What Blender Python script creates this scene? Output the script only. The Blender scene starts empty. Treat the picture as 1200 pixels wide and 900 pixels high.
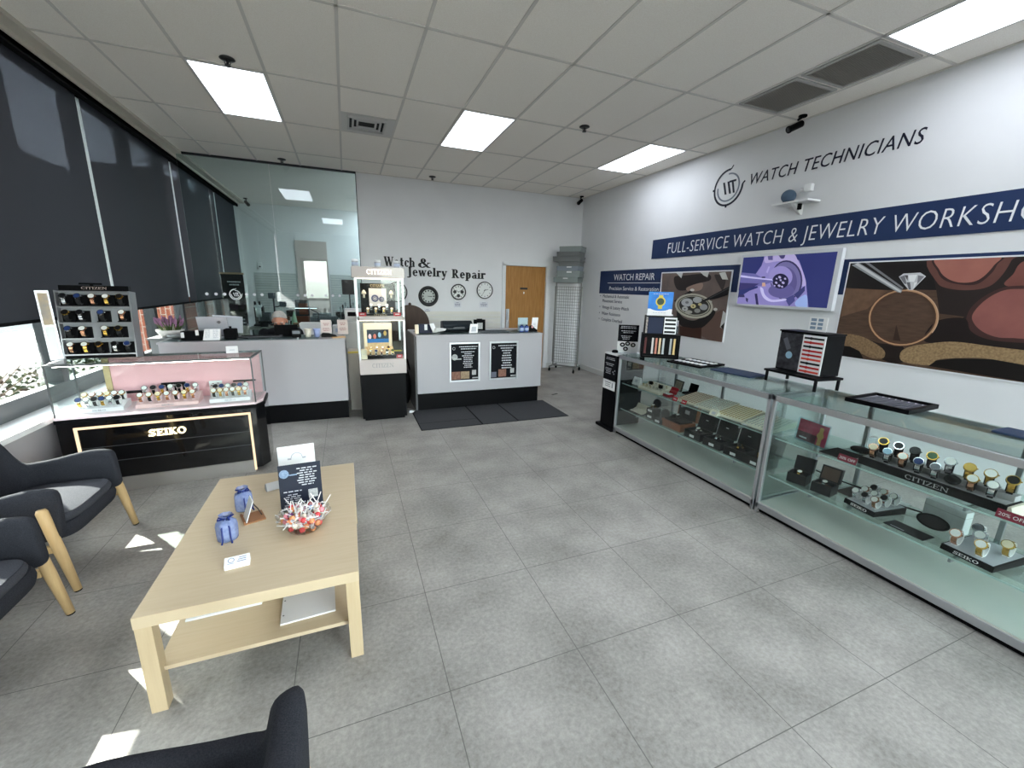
import bpy, math, random
from mathutils import Vector, Matrix, Euler
import mathutils
random.seed(7)
S = bpy.context.scene
COL = S.collection
PI = math.pi
V3 = Vector
# ---------------------------------------------------------------- camera
F0, HCAM = 483.70, 1.69
YAW, PITCH, ROLL = 0.3791993, -0.2294638, 0.0246523
def cam_axes():
    cy, sy, cp, sp = math.cos(YAW), math.sin(YAW), math.cos(PITCH), math.sin(PITCH)
    f = V3((sy*cp, cy*cp, sp)); r = V3((cy, -sy, 0)); u = r.cross(f)
    c, s = math.cos(ROLL), math.sin(ROLL)
    return r*c+u*s, u*c-r*s, f
CR, CU, CF = cam_axes()
def W(x, y, ax, v):
    """world point where the sight line of a photo pixel meets the real plane axis ax = v"""
    d = CR*((x-600)/F0) - CU*((y-450)/F0) + CF
    c = V3((0, 0, HCAM))
    return c + d*((v-c[ax])/d[ax])
cd = bpy.data.cameras.new('camera'); cam = bpy.data.objects.new('camera', cd); COL.objects.link(cam)
m = Matrix((CR, CU, -CF)).transposed().to_4x4(); m.translation = (0, 0, HCAM); cam.matrix_world = m
cd.sensor_width = 36; cd.lens = F0/1200*36; cd.clip_start = .02; cd.clip_end = 300
S.camera = cam
S.view_settings.view_transform = 'Standard'; S.view_settings.look = 'None'
S.view_settings.gamma = 1; S.view_settings.use_curve_mapping = False
S.view_settings.exposure = 0.4
S.cycles.transparent_max_bounces = 40; S.cycles.max_bounces = 8; S.cycles.use_denoising = True
S.cycles.caustics_reflective = False; S.cycles.caustics_refractive = False
S.cycles.sample_clamp_indirect = 6
# ---------------------------------------------------------------- materials
def lin(c):
    c = [x/255 for x in c]
    return tuple((x/12.92 if x <= .04045 else ((x+.055)/1.055)**2.4) for x in c)+(1,)
MATS = {}
def mat(name, rgb, rough=.5, metal=0, noise=None, bump=None, emit=None, spec=.28, rgb2=None, coat=0, trans=0, alpha=1):
    """procedural material; noise=(scale, mix) blends rgb with rgb2; bump=(scale, strength)"""
    if name in MATS: return MATS[name]
    M = bpy.data.materials.new(name); M.use_nodes = True
    nt = M.node_tree; N, L = nt.nodes, nt.links
    b = N['Principled BSDF']
    b.inputs['Base Color'].default_value = lin(rgb); b.inputs['Roughness'].default_value = rough
    b.inputs['Metallic'].default_value = metal; b.inputs['Specular IOR Level'].default_value = spec
    b.inputs['Coat Weight'].default_value = coat
    if trans: b.inputs['Transmission Weight'].default_value = trans
    if alpha < 1: b.inputs['Alpha'].default_value = alpha
    if emit: b.inputs['Emission Color'].default_value = lin(rgb); b.inputs['Emission Strength'].default_value = emit
    tc = N.new('ShaderNodeTexCoord')
    if noise:
        t = N.new('ShaderNodeTexNoise'); t.inputs['Scale'].default_value = noise[0]; t.inputs['Detail'].default_value = 6
        mp = N.new('ShaderNodeMapping'); L.new(tc.outputs['Object'], mp.inputs['Vector']); L.new(mp.outputs[0], t.inputs['Vector'])
        if len(noise) > 2: mp.inputs['Scale'].default_value = noise[2]
        r = N.new('ShaderNodeValToRGB'); r.color_ramp.elements[0].position = .5-noise[1]/2; r.color_ramp.elements[1].position = .5+noise[1]/2
        r.color_ramp.elements[0].color = lin(rgb); r.color_ramp.elements[1].color = lin(rgb2 or [min(255, c+14) for c in rgb])
        L.new(t.outputs['Fac'], r.inputs['Fac']); L.new(r.outputs['Color'], b.inputs['Base Color'])
    if bump:
        t2 = N.new('ShaderNodeTexNoise'); t2.inputs['Scale'].default_value = bump[0]; t2.inputs['Detail'].default_value = 4
        L.new(tc.outputs['Object'], t2.inputs['Vector'])
        bp = N.new('ShaderNodeBump'); bp.inputs['Strength'].default_value = bump[1]; bp.inputs['Distance'].default_value = .01
        L.new(t2.outputs['Fac'], bp.inputs['Height']); L.new(bp.outputs['Normal'], b.inputs['Normal'])
    MATS[name] = M
    return M
def glass(name, tint=(235, 245, 242), refl=.08, rough=.0):
    """thin clear sheet: tinted see-through plus a fresnel-weighted mirror"""
    if name in MATS: return MATS[name]
    M = bpy.data.materials.new(name); M.use_nodes = True
    nt = M.node_tree; N, L = nt.nodes, nt.links
    for n in list(N):
        if n.type == 'BSDF_PRINCIPLED': N.remove(n)
    out = N['Material Output']
    tr = N.new('ShaderNodeBsdfTransparent'); tr.inputs[0].default_value = lin(tint)
    gl = N.new('ShaderNodeBsdfGlossy'); gl.inputs['Roughness'].default_value = rough
    lw = N.new('ShaderNodeLayerWeight'); lw.inputs['Blend'].default_value = .25
    ma = N.new('ShaderNodeMath'); ma.operation = 'MULTIPLY_ADD'; ma.inputs[1].default_value = .32; ma.inputs[2].default_value = refl
    L.new(lw.outputs['Fresnel'], ma.inputs[0])
    # fresnel output starts near .04 at normal incidence; scaled for two faces of a sheet
    mx = N.new('ShaderNodeMixShader'); L.new(ma.outputs[0], mx.inputs[0]); L.new(tr.outputs[0], mx.inputs[1]); L.new(gl.outputs[0], mx.inputs[2])
    L.new(mx.outputs[0], out.inputs[0])
    MATS[name] = M
    return M
def emitter(name, rgb, k):
    if name in MATS: return MATS[name]
    M = bpy.data.materials.new(name); M.use_nodes = True; N = M.node_tree.nodes
    N.remove(N['Principled BSDF']); e = N.new('ShaderNodeEmission'); e.inputs[0].default_value = lin(rgb); e.inputs[1].default_value = k
    M.node_tree.links.new(e.outputs[0], N['Material Output'].inputs[0]); MATS[name] = M
    return M
# ---------------------------------------------------------------- mesh builder
ORG = {}
class B:
    def __init__(s): s.v = []; s.f = []; s.k = []; s.sl = 0; s.m = None
    def add(s, vs, fs):
        o = len(s.v)
        s.v += [tuple(s.m @ V3(p)) if s.m else tuple(p) for p in vs]
        s.f += [[i+o for i in f] for f in fs]; s.k += [s.sl]*len(fs)
        return s
    def box(s, x0, x1, y0, y1, z0, z1):
        vs = [(x, y, z) for z in (z0, z1) for y in (y0, y1) for x in (x0, x1)]
        return s.add(vs, [(0, 2, 3, 1), (4, 5, 7, 6), (0, 1, 5, 4), (2, 6, 7, 3), (0, 4, 6, 2), (1, 3, 7, 5)])
    def hexa(s, b4, t4):
        return s.add(list(b4)+list(t4), [(3, 2, 1, 0), (4, 5, 6, 7), (0, 1, 5, 4), (1, 2, 6, 5), (2, 3, 7, 6), (3, 0, 4, 7)])
    def prism(s, pts, off):
        n = len(pts); off = V3(off); a = [V3(p) for p in pts]
        return s.add(a+[p+off for p in a], [list(range(n))[::-1], list(range(n, 2*n))]+[(i, (i+1) % n, n+(i+1) % n, n+i) for i in range(n)])
    def cyl(s, p0, p1, r0, r1=None, n=16, cap=True):
        p0, p1 = V3(p0), V3(p1); r1 = r0 if r1 is None else r1
        d = (p1-p0).normalized(); a = d.orthogonal().normalized(); b = d.cross(a)
        vs = []
        for p, r in ((p0, r0), (p1, r1)):
            vs += [p+(a*math.cos(2*PI*i/n)+b*math.sin(2*PI*i/n))*r for i in range(n)]
        fs = [(i, (i+1) % n, n+(i+1) % n, n+i) for i in range(n)]
        if cap: fs += [list(range(n))[::-1], list(range(n, 2*n))]
        return s.add(vs, fs)
    def lathe(s, c, prof, n=24, ax='z', sx=1, sy=1, cap=True):
        c = V3(c); vs = []
        for r, h in prof:
            for i in range(n):
                x, y = r*math.cos(2*PI*i/n)*sx, r*math.sin(2*PI*i/n)*sy
                vs.append(c+(V3((x, y, h)) if ax == 'z' else V3((x, -h, y)) if ax == 'y' else V3((-h, y, x))))
        m_ = len(prof)
        fs = [(j*n+i, j*n+(i+1) % n, (j+1)*n+(i+1) % n, (j+1)*n+i) for j in range(m_-1) for i in range(n)]
        if cap and prof[0][0] > 1e-6: fs.append(list(range(n))[::-1])
        if cap and prof[-1][0] > 1e-6: fs.append(list(range((m_-1)*n, m_*n)))
        return s.add(vs, fs)
    def ell(s, c, rx, ry, rz, n=16, m_=10, rot=None):
        c = V3(c); vs = []; fs = []
        for j in range(m_+1):
            t = PI*j/m_
            for i in range(n):
                p = V3((rx*math.sin(t)*math.cos(2*PI*i/n), ry*math.sin(t)*math.sin(2*PI*i/n), -rz*math.cos(t)))
                vs.append(c+(rot @ p if rot else p))
        for j in range(m_):
            for i in range(n): fs.append((j*n+i, j*n+(i+1) % n, (j+1)*n+(i+1) % n, (j+1)*n+i))
        return s.add(vs, fs)
    def tube(s, pts, r, n=8, closed=False):
        pts = [V3(p) for p in pts]; N = len(pts); rr = r if isinstance(r, (list, tuple)) else [r]*N
        vs = []; fs = []; a = None
        for i, p in enumerate(pts):
            q0 = pts[(i-1) % N] if (closed or i > 0) else p; q1 = pts[(i+1) % N] if (closed or i < N-1) else p
            d = (q1-q0).normalized()
            a = d.orthogonal().normalized() if a is None else (a-d*a.dot(d)).normalized()
            b = d.cross(a)
            vs += [p+(a*math.cos(2*PI*k/n)+b*math.sin(2*PI*k/n))*rr[i] for k in range(n)]
        for i in range(N if closed else N-1):
            for k in range(n):
                j = (i+1) % N
                fs.append((i*n+k, i*n+(k+1) % n, j*n+(k+1) % n, j*n+k))
        if not closed: fs += [list(range(n))[::-1], [(N-1)*n+k for k in range(n)]]
        return s.add(vs, fs)
    def ribbon(s, pts, wv, th, closed=False):
        """strip of width vector wv and thickness th along a planar path"""
        pts = [V3(p) for p in pts]; N = len(pts); wv = V3(wv); vs = []; fs = []
        for i, p in enumerate(pts):
            q0 = pts[(i-1) % N] if (closed or i > 0) else p; q1 = pts[(i+1) % N] if (closed or i < N-1) else p
            nn = (q1-q0).cross(wv).normalized()*(th/2)
            vs += [p-wv/2-nn, p+wv/2-nn, p+wv/2+nn, p-wv/2+nn]
        for i in range(N if closed else N-1):
            j = (i+1) % N
            for k in range(4): fs.append((i*4+k, i*4+(k+1) % 4, j*4+(k+1) % 4, j*4+k))
        if not closed: fs += [(3, 2, 1, 0), tuple((N-1)*4+k for k in range(4))]
        return s.add(vs, fs)
    def grid(s, fn, nu, nv):
        vs = [fn(i/nu, j/nv) for j in range(nv+1) for i in range(nu+1)]
        return s.add(vs, [(j*(nu+1)+i, j*(nu+1)+i+1, (j+1)*(nu+1)+i+1, (j+1)*(nu+1)+i) for j in range(nv) for i in range(nu)])
    def text(s, body, o, ux, uy, h, width=None, depth=.002, shear=0, bold=0, center=False, sp=1.0):
        vs, fs, w, ch = text_mesh(body, shear, bold, sp)
        o, ux, uy = V3(o), V3(ux).normalized(), V3(uy).normalized(); k = h/ch; kx = width/w if width else k
        nz = ux.cross(uy); dx = -w*kx/2 if center else 0
        return s.add([o+ux*(x*kx+dx)+uy*(y*k)+nz*(depth if z > 0 else 0) for x, y, z in vs], fs)
    def obj(s, name, mt, parent=None, bev=0, smooth=False, sub=0, kind=None, seg=2):
        me = bpy.data.meshes.new(name)
        g = V3((0, 0, 0)); q = parent
        while q is not None: g = g+V3(ORG.get(q.name, (0, 0, 0))); q = q.parent
        me.from_pydata([tuple(V3(p)-g) for p in s.v], [], s.f)
        for x in (mt if isinstance(mt, (list, tuple)) else [mt]): me.materials.append(x)
        me.polygons.foreach_set('material_index', s.k)
        if smooth: me.polygons.foreach_set('use_smooth', [True]*len(s.f))
        o = bpy.data.objects.new(name, me); COL.objects.link(o)
        if parent is not None: o.parent = parent
        if bev:
            md = o.modifiers.new('bevel', 'BEVEL'); md.width = bev; md.segments = seg; md.limit_method = 'ANGLE'; md.angle_limit = .6
        if sub: md = o.modifiers.new('sub', 'SUBSURF'); md.levels = md.render_levels = sub
        if kind: o['kind'] = kind
        return o
TXT = {}
def text_mesh(body, shear, bold, sp):
    k = (body, shear, bold, sp)
    if k not in TXT:
        c = bpy.data.curves.new('t', 'FONT'); c.body = body; c.extrude = .01; c.shear = shear; c.offset = bold; c.resolution_u = 3; c.space_character = sp
        o = bpy.data.objects.new('t', c); me = o.to_mesh()
        vs = [tuple(v.co) for v in me.vertices]; fs = [list(p.vertices) for p in me.polygons]; o.to_mesh_clear()
        bpy.data.objects.remove(o); bpy.data.curves.remove(c)
        x0 = min(v[0] for v in vs); x1 = max(v[0] for v in vs)
        TXT[k] = ([(x-x0, y, z) for x, y, z in vs], fs, x1-x0, .73)
    return TXT[k]
def tag(o, label, cat, group=None, kind=None):
    o['label'] = label; o['category'] = cat
    if group: o['group'] = group
    if kind: o['kind'] = kind
    return o
def thing(name, label, cat, loc=(0, 0, 0), group=None):
    o = bpy.data.objects.new(name, None); COL.objects.link(o); o.location = loc; o.empty_display_size = .05
    ORG[o.name] = tuple(loc)
    return tag(o, label, cat, group)
def struct(b, name, mt, **k): return b.obj(name, mt, kind='structure', **k)
def copy_thing(root, loc, rz, label, group=None):
    r = root.copy(); COL.objects.link(r); r.location = loc; r.rotation_euler = (0, 0, rz); r['label'] = label
    if group: r['group'] = group
    for ch in list(root.children):
        c = ch.copy(); COL.objects.link(c); c.parent = r
        for g in list(ch.children):
            d = g.copy(); COL.objects.link(d); d.parent = c
    return r
def put(o, loc, rz=0):
    o.location = loc; o.rotation_euler = (0, 0, rz); return o
ORD = ['leftmost', 'second from the left', 'third from the left', 'fourth from the left', 'fifth from the left', 'sixth from the left', 'seventh from the left', 'eighth from the left', 'ninth from the left']
def arcp(c, rx, ry, a0, a1, n=16):
    return [(c[0]+rx*math.cos(math.radians(a0+(a1-a0)*i/n)), c[1]+ry*math.sin(math.radians(a0+(a1-a0)*i/n))) for i in range(n+1)]
# ---------------------------------------------------------------- slab-serif letters built from strokes
def _st(x0, y0, x1, y1, w): # stroke as a quad, w measured across x for steep strokes
    if abs(y1-y0) >= abs(x1-x0)*.45: return [(x0-w/2, y0), (x0+w/2, y0), (x1+w/2, y1), (x1-w/2, y1)]
    return [(x0, y0-w/2), (x1, y1-w/2), (x1, y1+w/2), (x0, y0+w/2)]
def _arc(cx, cy, rx, ry, a0, a1, tk, tn, n=12):
    out = []
    P = []
    for i in range(n+1):
        a = math.radians(a0+(a1-a0)*i/n); t = tn+(tk-tn)*abs(math.cos(a)); c_, s_ = math.cos(a), math.sin(a)
        P.append(((cx+(rx-t)*c_, cy+(ry-min(t, tn*1.2))*s_), (cx+rx*c_, cy+ry*s_)))
    for i in range(n): out.append([P[i][0], P[i][1], P[i+1][1], P[i+1][0]])
    return out
def glyph(ch, T, t):
    """polygons and advance; T thick stroke, t thin stroke; cap height 1"""
    g = []; x = .68
    def stem(cx, y0, y1, sb=1, stp=1):
        g.append(_st(cx, y0, cx, y1, T))
        if sb: g.append(_st(cx-T/2-.09, y0+t/2, cx+T/2+.09, y0+t/2, t))
        if stp: g.append(_st(cx-T/2-.09, y1-t/2, cx+T/2+.09, y1-t/2, t))
    if ch == 'C': g += _arc(.45, .5, .45, .52, 55, 305, T, t*1.2); g.append(_st(.72, .68, .72, .95, t*1.3)); g.append(_st(.70, .08, .70, .22, t)); w = .85
    elif ch == 'I': stem(.09+T/2, 0, 1); w = .18+T
    elif ch == 'T': stem(.40, 0, 1, 1, 0); g += [_st(0, 1-t/2, .80, 1-t/2, t), _st(.02, .74, .02, 1, t), _st(.78, .74, .78, 1, t)]; w = .82
    elif ch == 'Z': g += [_st(.02, 1-t/2, .72, 1-t/2, t), _st(0, t/2, .74, t/2, t), _st(.12, t, .62, 1-t, T), _st(.03, .76, .03, 1, t), _st(.72, 0, .72, .25, t)]; w = .76
    elif ch == 'E': stem(.09+T/2, 0, 1); g += [_st(.1, 1-t/2, .68, 1-t/2, t), _st(.1, t/2, .72, t/2, t), _st(.1, .51, .52, .51, t), _st(.67, .76, .67, 1, t), _st(.71, 0, .71, .25, t), _st(.52, .4, .52, .62, t)]; w = .76
    elif ch == 'N': g += [_st(.14, 0, .14, 1, t*1.1), _st(.80, 0, .80, 1, t*1.1), _st(.14, 1, .80, 0, T), _st(0, t/2, .28, t/2, t), _st(.66, 1-t/2, .94, 1-t/2, t), _st(0, 1-t/2, .2, 1-t/2, t)]; w = .95
    elif ch == 'S':
        g += _arc(.37, .74, .34, .28, 20, 270, T*.9, t*1.3)+_arc(.37, .26, .37, .28, 90, -160, T*.9, t*1.3); g += [_st(.68, .72, .68, 1, t), _st(.03, 0, .03, .28, t), _st(.25, .5, .5, .48, T*.8)]; w = .76
    elif ch == 'K': stem(.09+T/2, 0, 1); g += [_st(.2, .42, .70, 1-t, t*1.2), _st(.36, .55, .74, 0, T), _st(.55, 1-t/2, .85, 1-t/2, t), _st(.6, t/2, .88, t/2, t)]; w = .88
    elif ch == 'O': g += _arc(.48, .5, .48, .52, 0, 360, T, t*1.2, 28); w = .96
    elif ch == 'W': g += [_st(.14, 1, .38, 0, T), _st(.38, 0, .62, .95, t*1.1), _st(.56, 1, .82, 0, T), _st(.82, 0, 1.08, 1, t*1.1), _st(0, 1-t/2, .34, 1-t/2, t), _st(.42, 1-t/2, .72, 1-t/2, t), _st(.94, 1-t/2, 1.2, 1-t/2, t)]; w = 1.2
    elif ch == 'a': g += _arc(.28, .48, .25, .22, 20, 165, T*.6, t*1.2)+_arc(.26, .20, .24, .21, 60, 300, T*.9, t); g += [_st(.44, .05, .44, .5, T), _st(.40, t/2, .62, t/2, t), _st(.2, .38, .44, .38, t)]; w = .62
    elif ch == 't': g += [_st(.2, .12, .2, .92, T), _st(0, x-t/2, .44, x-t/2, t)]; g += _arc(.32, .16, .17, .17, 190, 340, T*.8, t*1.2); w = .47
    elif ch == 'c': g += _arc(.3, .34, .29, .36, 45, 315, T, t*1.2); g.append(_st(.48, .46, .48, .64, T*.7)); w = .55
    elif ch == 'h': stem(.16, 0, 1, 1, 0); g += _arc(.34, .40, .2+T/2, .29, 0, 160, T, t*1.4); g += [_st(.52, 0, .52, .42, T), _st(.40, t/2, .68, t/2, t), _st(0, 1-t/2, .2, 1-t/2, t)]; w = .70
    elif ch == '&': g += _arc(.42, .76, .21, .25, 0, 360, T*.8, t, 20)+_arc(.34, .27, .33, .29, 80, 330, T, t*1.2); g += [_st(.30, .66, .80, .03, T), _st(.62, .18, .82, .52, t), _st(.7, .52, .96, .52, t), _st(.7, t/2, .95, t/2, t)]; w = .98
    elif ch == 'J': g += [_st(.26, -.06, .26, 1, T), _st(.1, 1-t/2, .46, 1-t/2, t)]; g += _arc(.11, -.04, .15+T/2, .17, 0, -150, T, t*1.3); w = .46
    elif ch == 'e': g += _arc(.3, .34, .29, .36, 0, 320, T, t*1.2, 18); g.append(_st(.08, .36, .56, .36, t)); w = .6
    elif ch == 'w': g += [_st(.10, x, .28, 0, T*.9), _st(.28, 0, .44, x, t*1.1), _st(.44, x, .62, 0, T*.9), _st(.62, 0, .80, x, t*1.1), _st(0, x-t/2, .26, x-t/2, t), _st(.34, x-t/2, .56, x-t/2, t), _st(.68, x-t/2, .92, x-t/2, t)]; w = .9
    elif ch == 'l': stem(.16, 0, 1, 1, 0); g.append(_st(0, 1-t/2, .2, 1-t/2, t)); w = .32
    elif ch == 'r': stem(.16, 0, x, 1, 0); g += _arc(.38, .42, .2, .26, 60, 150, T*.7, t*1.5); g += [_st(0, x-t/2, .2, x-t/2, t), _st(.45, .48, .45, .68, T*.8)]; w = .52
    elif ch == 'y': g += [_st(.12, x, .33, .05, T), _st(.56, x, .26, -.28, t*1.2), _st(0, x-t/2, .28, x-t/2, t), _st(.42, x-t/2, .68, x-t/2, t), _st(.04, -.26, .28, -.26, T*.7)]; w = .66
    elif ch == 'R': stem(.09+T/2, 0, 1); g += _arc(.38, .74, .32, .27, -90, 90, T, t*1.2); g += [_st(.2, 1-t/2, .4, 1-t/2, t), _st(.2, .48, .4, .48, t), _st(.40, .5, .70, 0, T), _st(.58, t/2, .86, t/2, t)]; w = .86
    elif ch == 'p': stem(.16, -.28, x, 1, 0); g += _arc(.32, .33, .29, .36, -150, 150, T, t*1.2); g.append(_st(0, x-t/2, .2, x-t/2, t)); w = .64
    elif ch == 'i': stem(.16, 0, x, 1, 0); g.append(_st(0, x-t/2, .2, x-t/2, t)); g += [[(.16+.09*math.cos(k*PI/4), .90+.09*math.sin(k*PI/4)) for k in range(8)]]; w = .32
    else: w = .3
    return g, w
def serif(b, s_, o, ux, uy, h, width=None, T=.17, t=.07, gap=.08, depth=.003, center=False):
    items = []; x = 0
    for ch in s_:
        g, w = glyph(ch, T, t); items.append((x, g)); x += w+gap
    tot = x-gap; kx = width/tot if width else h
    o, ux, uy = V3(o), V3(ux).normalized(), V3(uy).normalized(); nz = ux.cross(uy)*depth
    dx = -tot*kx/2 if center else 0
    for gx, g in items:
        for poly in g: b.prism([o+ux*((gx+px_)*kx+dx)+uy*(py_*h) for px_, py_ in poly], nz)
    return tot*kx
# ================================================================ SETTING
XL, XR, YB, YF, HC = -2.35, 4.69, 8.02, -2.2, 3.52
TX, TY, OX, OY = .6096, 1.2573, -1.7745, 3.5187       # ceiling grid
def tile_mat(name, c1, c2, cm, bw, bh, ox, oy, mort, rough, nscale, rvar=0, bumpk=.15):
    M = mat(name, c1, rough); nt = M.node_tree; N, L = nt.nodes, nt.links; b = N['Principled BSDF']
    tc = N.new('ShaderNodeTexCoord'); mp = N.new('ShaderNodeMapping'); mp.inputs['Location'].default_value = (-ox, -oy, 0)
    br = N.new('ShaderNodeTexBrick'); br.offset = 0; br.squash = 1
    for k, v in (('Scale', 1), ('Mortar Size', mort), ('Mortar Smooth', 0), ('Bias', 0), ('Brick Width', bw), ('Row Height', bh)): br.inputs[k].default_value = v
    L.new(tc.outputs['Object'], mp.inputs[0]); L.new(mp.outputs[0], br.inputs['Vector'])
    n1 = N.new('ShaderNodeTexNoise'); n1.inputs['Scale'].default_value = nscale[0]; n1.inputs['Detail'].default_value = 9; n1.inputs['Roughness'].default_value = .68
    n2 = N.new('ShaderNodeTexNoise'); n2.inputs['Scale'].default_value = nscale[1]; n2.inputs['Detail'].default_value = 4
    for n in (n1, n2): L.new(tc.outputs['Object'], n.inputs['Vector'])
    ad = N.new('ShaderNodeMath'); ad.operation = 'ADD'; L.new(n1.outputs['Fac'], ad.inputs[0]); L.new(n2.outputs['Fac'], ad.inputs[1])
    r = N.new('ShaderNodeValToRGB'); r.color_ramp.elements[0].position = .36; r.color_ramp.elements[1].position = .66
    hm = N.new('ShaderNodeMath'); hm.operation = 'MULTIPLY'; hm.inputs[1].default_value = .5; L.new(ad.outputs[0], hm.inputs[0])
    r.color_ramp.elements[0].color = lin(c1); r.color_ramp.elements[1].color = lin(c2); L.new(hm.outputs[0], r.inputs['Fac'])
    mx = N.new('ShaderNodeMix'); mx.data_type = 'RGBA'; L.new(br.outputs['Fac'], mx.inputs['Factor']); L.new(r.outputs['Color'], mx.inputs['A']); mx.inputs['B'].default_value = lin(cm)
    L.new(mx.outputs['Result'], b.inputs['Base Color'])
    bp = N.new('ShaderNodeBump'); bp.inputs['Strength'].default_value = bumpk; bp.inputs['Distance'].default_value = .002
    L.new(n1.outputs['Fac'], bp.inputs['Height']); L.new(bp.outputs['Normal'], b.inputs['Normal'])
    return M
FLOOR = tile_mat('grey_stone_vinyl', (124, 121, 116), (174, 170, 164), (98, 96, 92), .6222, .6222, .311, .784, .0018, .42, (48, 2.6))
CEIL = mat('ceiling_fissured_tile', (240, 234, 225), .9, noise=(140, .35), rgb2=(250, 246, 239), bump=(220, .25), spec=.1)
TBAR = mat('ceiling_grid_bar', (212, 208, 202), .55)
WALL = mat('white_wall_paint', (222, 223, 225), .75, noise=(3, .6), rgb2=(227, 228, 230), bump=(90, .04), spec=.25)
BLK = mat('black_satin', (12, 12, 14), .4, spec=.08)
BLKM = mat('black_matt', (14, 14, 16), .85, spec=.08)
FRAME = mat('dark_bronze_window_frame', (46, 48, 50), .4, .3)
ALU = mat('brushed_aluminium', (196, 198, 202), .32, .85)
ALUD = mat('dull_aluminium', (150, 153, 156), .4, .7)
STEEL = mat('stainless_steel', (164, 160, 156), .45, .75)
WHITE = mat('white_laminate', (172, 170, 174), .35)
WPLAST = mat('white_plastic', (232, 233, 234), .4)
CHROME = mat('chrome', (215, 216, 220), .14, 1)
GOLD = mat('polished_gold', (214, 172, 84), .22, 1)
ROSE = mat('rose_gold', (205, 150, 120), .25, 1)
PAPER = mat('white_paper', (236, 236, 236), .7)
NAVY = mat('navy_print', (24, 38, 74), .5, noise=(1.2, .7), rgb2=(38, 58, 98))
b = B(); b.box(XL-.2, XR, YF, 12.4, -.1, 0); struct(b, 'floor', FLOOR)
b = B(); b.box(XL-.2, XR+.2, YF-.2, 12.4, HC, HC+.1); struct(b, 'ceiling', CEIL)
b = B(); b.box(XR, XR+.15, YF-.2, YB+.1, 0, HC); struct(b, 'wall_right', WALL)
b = B(); b.box(.27, 2.95, YB, YB+.12, 0, HC); b.box(2.95, 3.95, YB, YB+.12, 2.12, HC); b.box(3.95, XR, YB, YB+.12, 0, HC)
b.box(3.0, 3.95, YB+.08, YB+.12, 0, 2.12)
struct(b, 'wall_back', WALL)
b = B(); b.box(-2.5, 1.6, 12.2, 12.35, 0, HC); struct(b, 'wall_workroom', mat('workroom_wall_paint', (240, 241, 241), .75))
b = B(); b.box(1.6, 1.75, YB+.12, 12.3, 0, HC); struct(b, 'wall_workroom_side', MATS['workroom_wall_paint'])
# front wall with the street entrance (behind the viewer)
b = B(); b.box(XL-.2, -1.55, YF-.15, YF, 0, HC); b.box(-.55, .9, YF-.15, YF, 0, HC); b.box(.9, 4.45, YF-.15, YF, 0, .3); b.box(.9, 4.45, YF-.15, YF, 3.0, HC); b.box(4.45, XR, YF-.15, YF, 0, HC); b.box(-1.55, -.55, YF-.15, YF, 2.6, HC); struct(b, 'wall_front', WALL)
b = B()
for x0, x1, z0, z1 in ((-1.55, -1.45, 0, 2.6), (-.65, -.55, 0, 2.6), (-1.45, -.65, 2.5, 2.6), (-1.45, -.65, 0, .25), (-1.45, -.65, 1.0, 1.1)): b.box(x0, x1, YF-.1, YF-.04, z0, z1)
struct(b, 'door_1', FRAME)
b = B(); b.box(-1.45, -.65, YF-.075, YF-.065, .25, 2.5); struct(b, 'window_1', glass('entrance_glass', (248, 252, 250), .03))
b = B()  # bars and panes of unseen shop windows, added to let in fill daylight
for x in (.9, 2.06, 3.23, 4.40): b.box(x, x+.05, YF-.1, YF-.04, .3, 3.0)
for z in (.3, 2.95): b.box(.95, 4.40, YF-.1, YF-.04, z, z+.05)
struct(b, 'trim_10', FRAME)
for i, (x0, x1) in enumerate(((.95, 2.06), (2.11, 3.23), (3.28, 4.40))): b = B(); b.box(x0, x1, YF-.075, YF-.065, .35, 2.95); struct(b, 'window_%d' % (22+i), MATS['entrance_glass'])
# ceiling grid bars
b = B()
xs = [OX+TX*c for c in range(0, 11)]; ys = [OY+TY*k for k in range(-4, 4)]
for x in xs: b.box(x-.012, x+.012, YF, YB, HC-.006, HC)
for y in ys: b.box(-2.2, XR, y-.012, y+.012, HC-.006, HC)
b.box(XR-.025, XR, YF, YB, HC-.008, HC); b.box(.27, XR, YB-.025, YB, HC-.008, HC)
struct(b, 'trim_1', TBAR)
# soffit trim along the blinds and the dark blind cassette
b = B(); b.box(-2.25, -2.13, YF, 12.2, HC-.035, HC); b.box(-2.25, -2.232, YF, 12.2, HC-.07, HC-.035); struct(b, 'trim_2', mat('soffit_trim', (196, 190, 178), .5))
# window wall: knee wall, ledge, sill rail
b = B(); b.box(XL-.12, XL+.12, YF, 12.2, 0, .60); struct(b, 'wall_left', mat('knee_wall_paint', (188, 184, 186), .7))
b = B(); b.box(XL-.14, XL+.2, YF, 12.2, .60, .64); struct(b, 'trim_3', mat('white_sill', (235, 235, 234), .4))
b = B(); b.box(XL-.10, XL-.02, YF, 12.2, .64, .78); b.box(XL-.10, XL-.02, YF, 12.2, HC-.12, HC)
struct(b, 'trim_4', mat('grey_window_rail', (88, 92, 94), .4, .4))
MY = [-.45+1.05*k for k in range(-1, 13)]
b = B()
for y in MY: b.box(XL-.14, XL-.02, y-.045, y+.045, .78, HC-.12)
struct(b, 'trim_5', FRAME)
WG = glass('window_glass', (248, 253, 251), .02)
for k in range(len(MY)-1):
    b = B(); b.box(XL-.075, XL-.068, MY[k]+.045, MY[k+1]-.045, .78, HC-.12); struct(b, 'window_%d' % (k+2), WG)
b = B(); b.box(XL-.25, XL-.05, 12.21, 12.4, 0, HC); struct(b, 'wall_corner', WALL)
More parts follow.
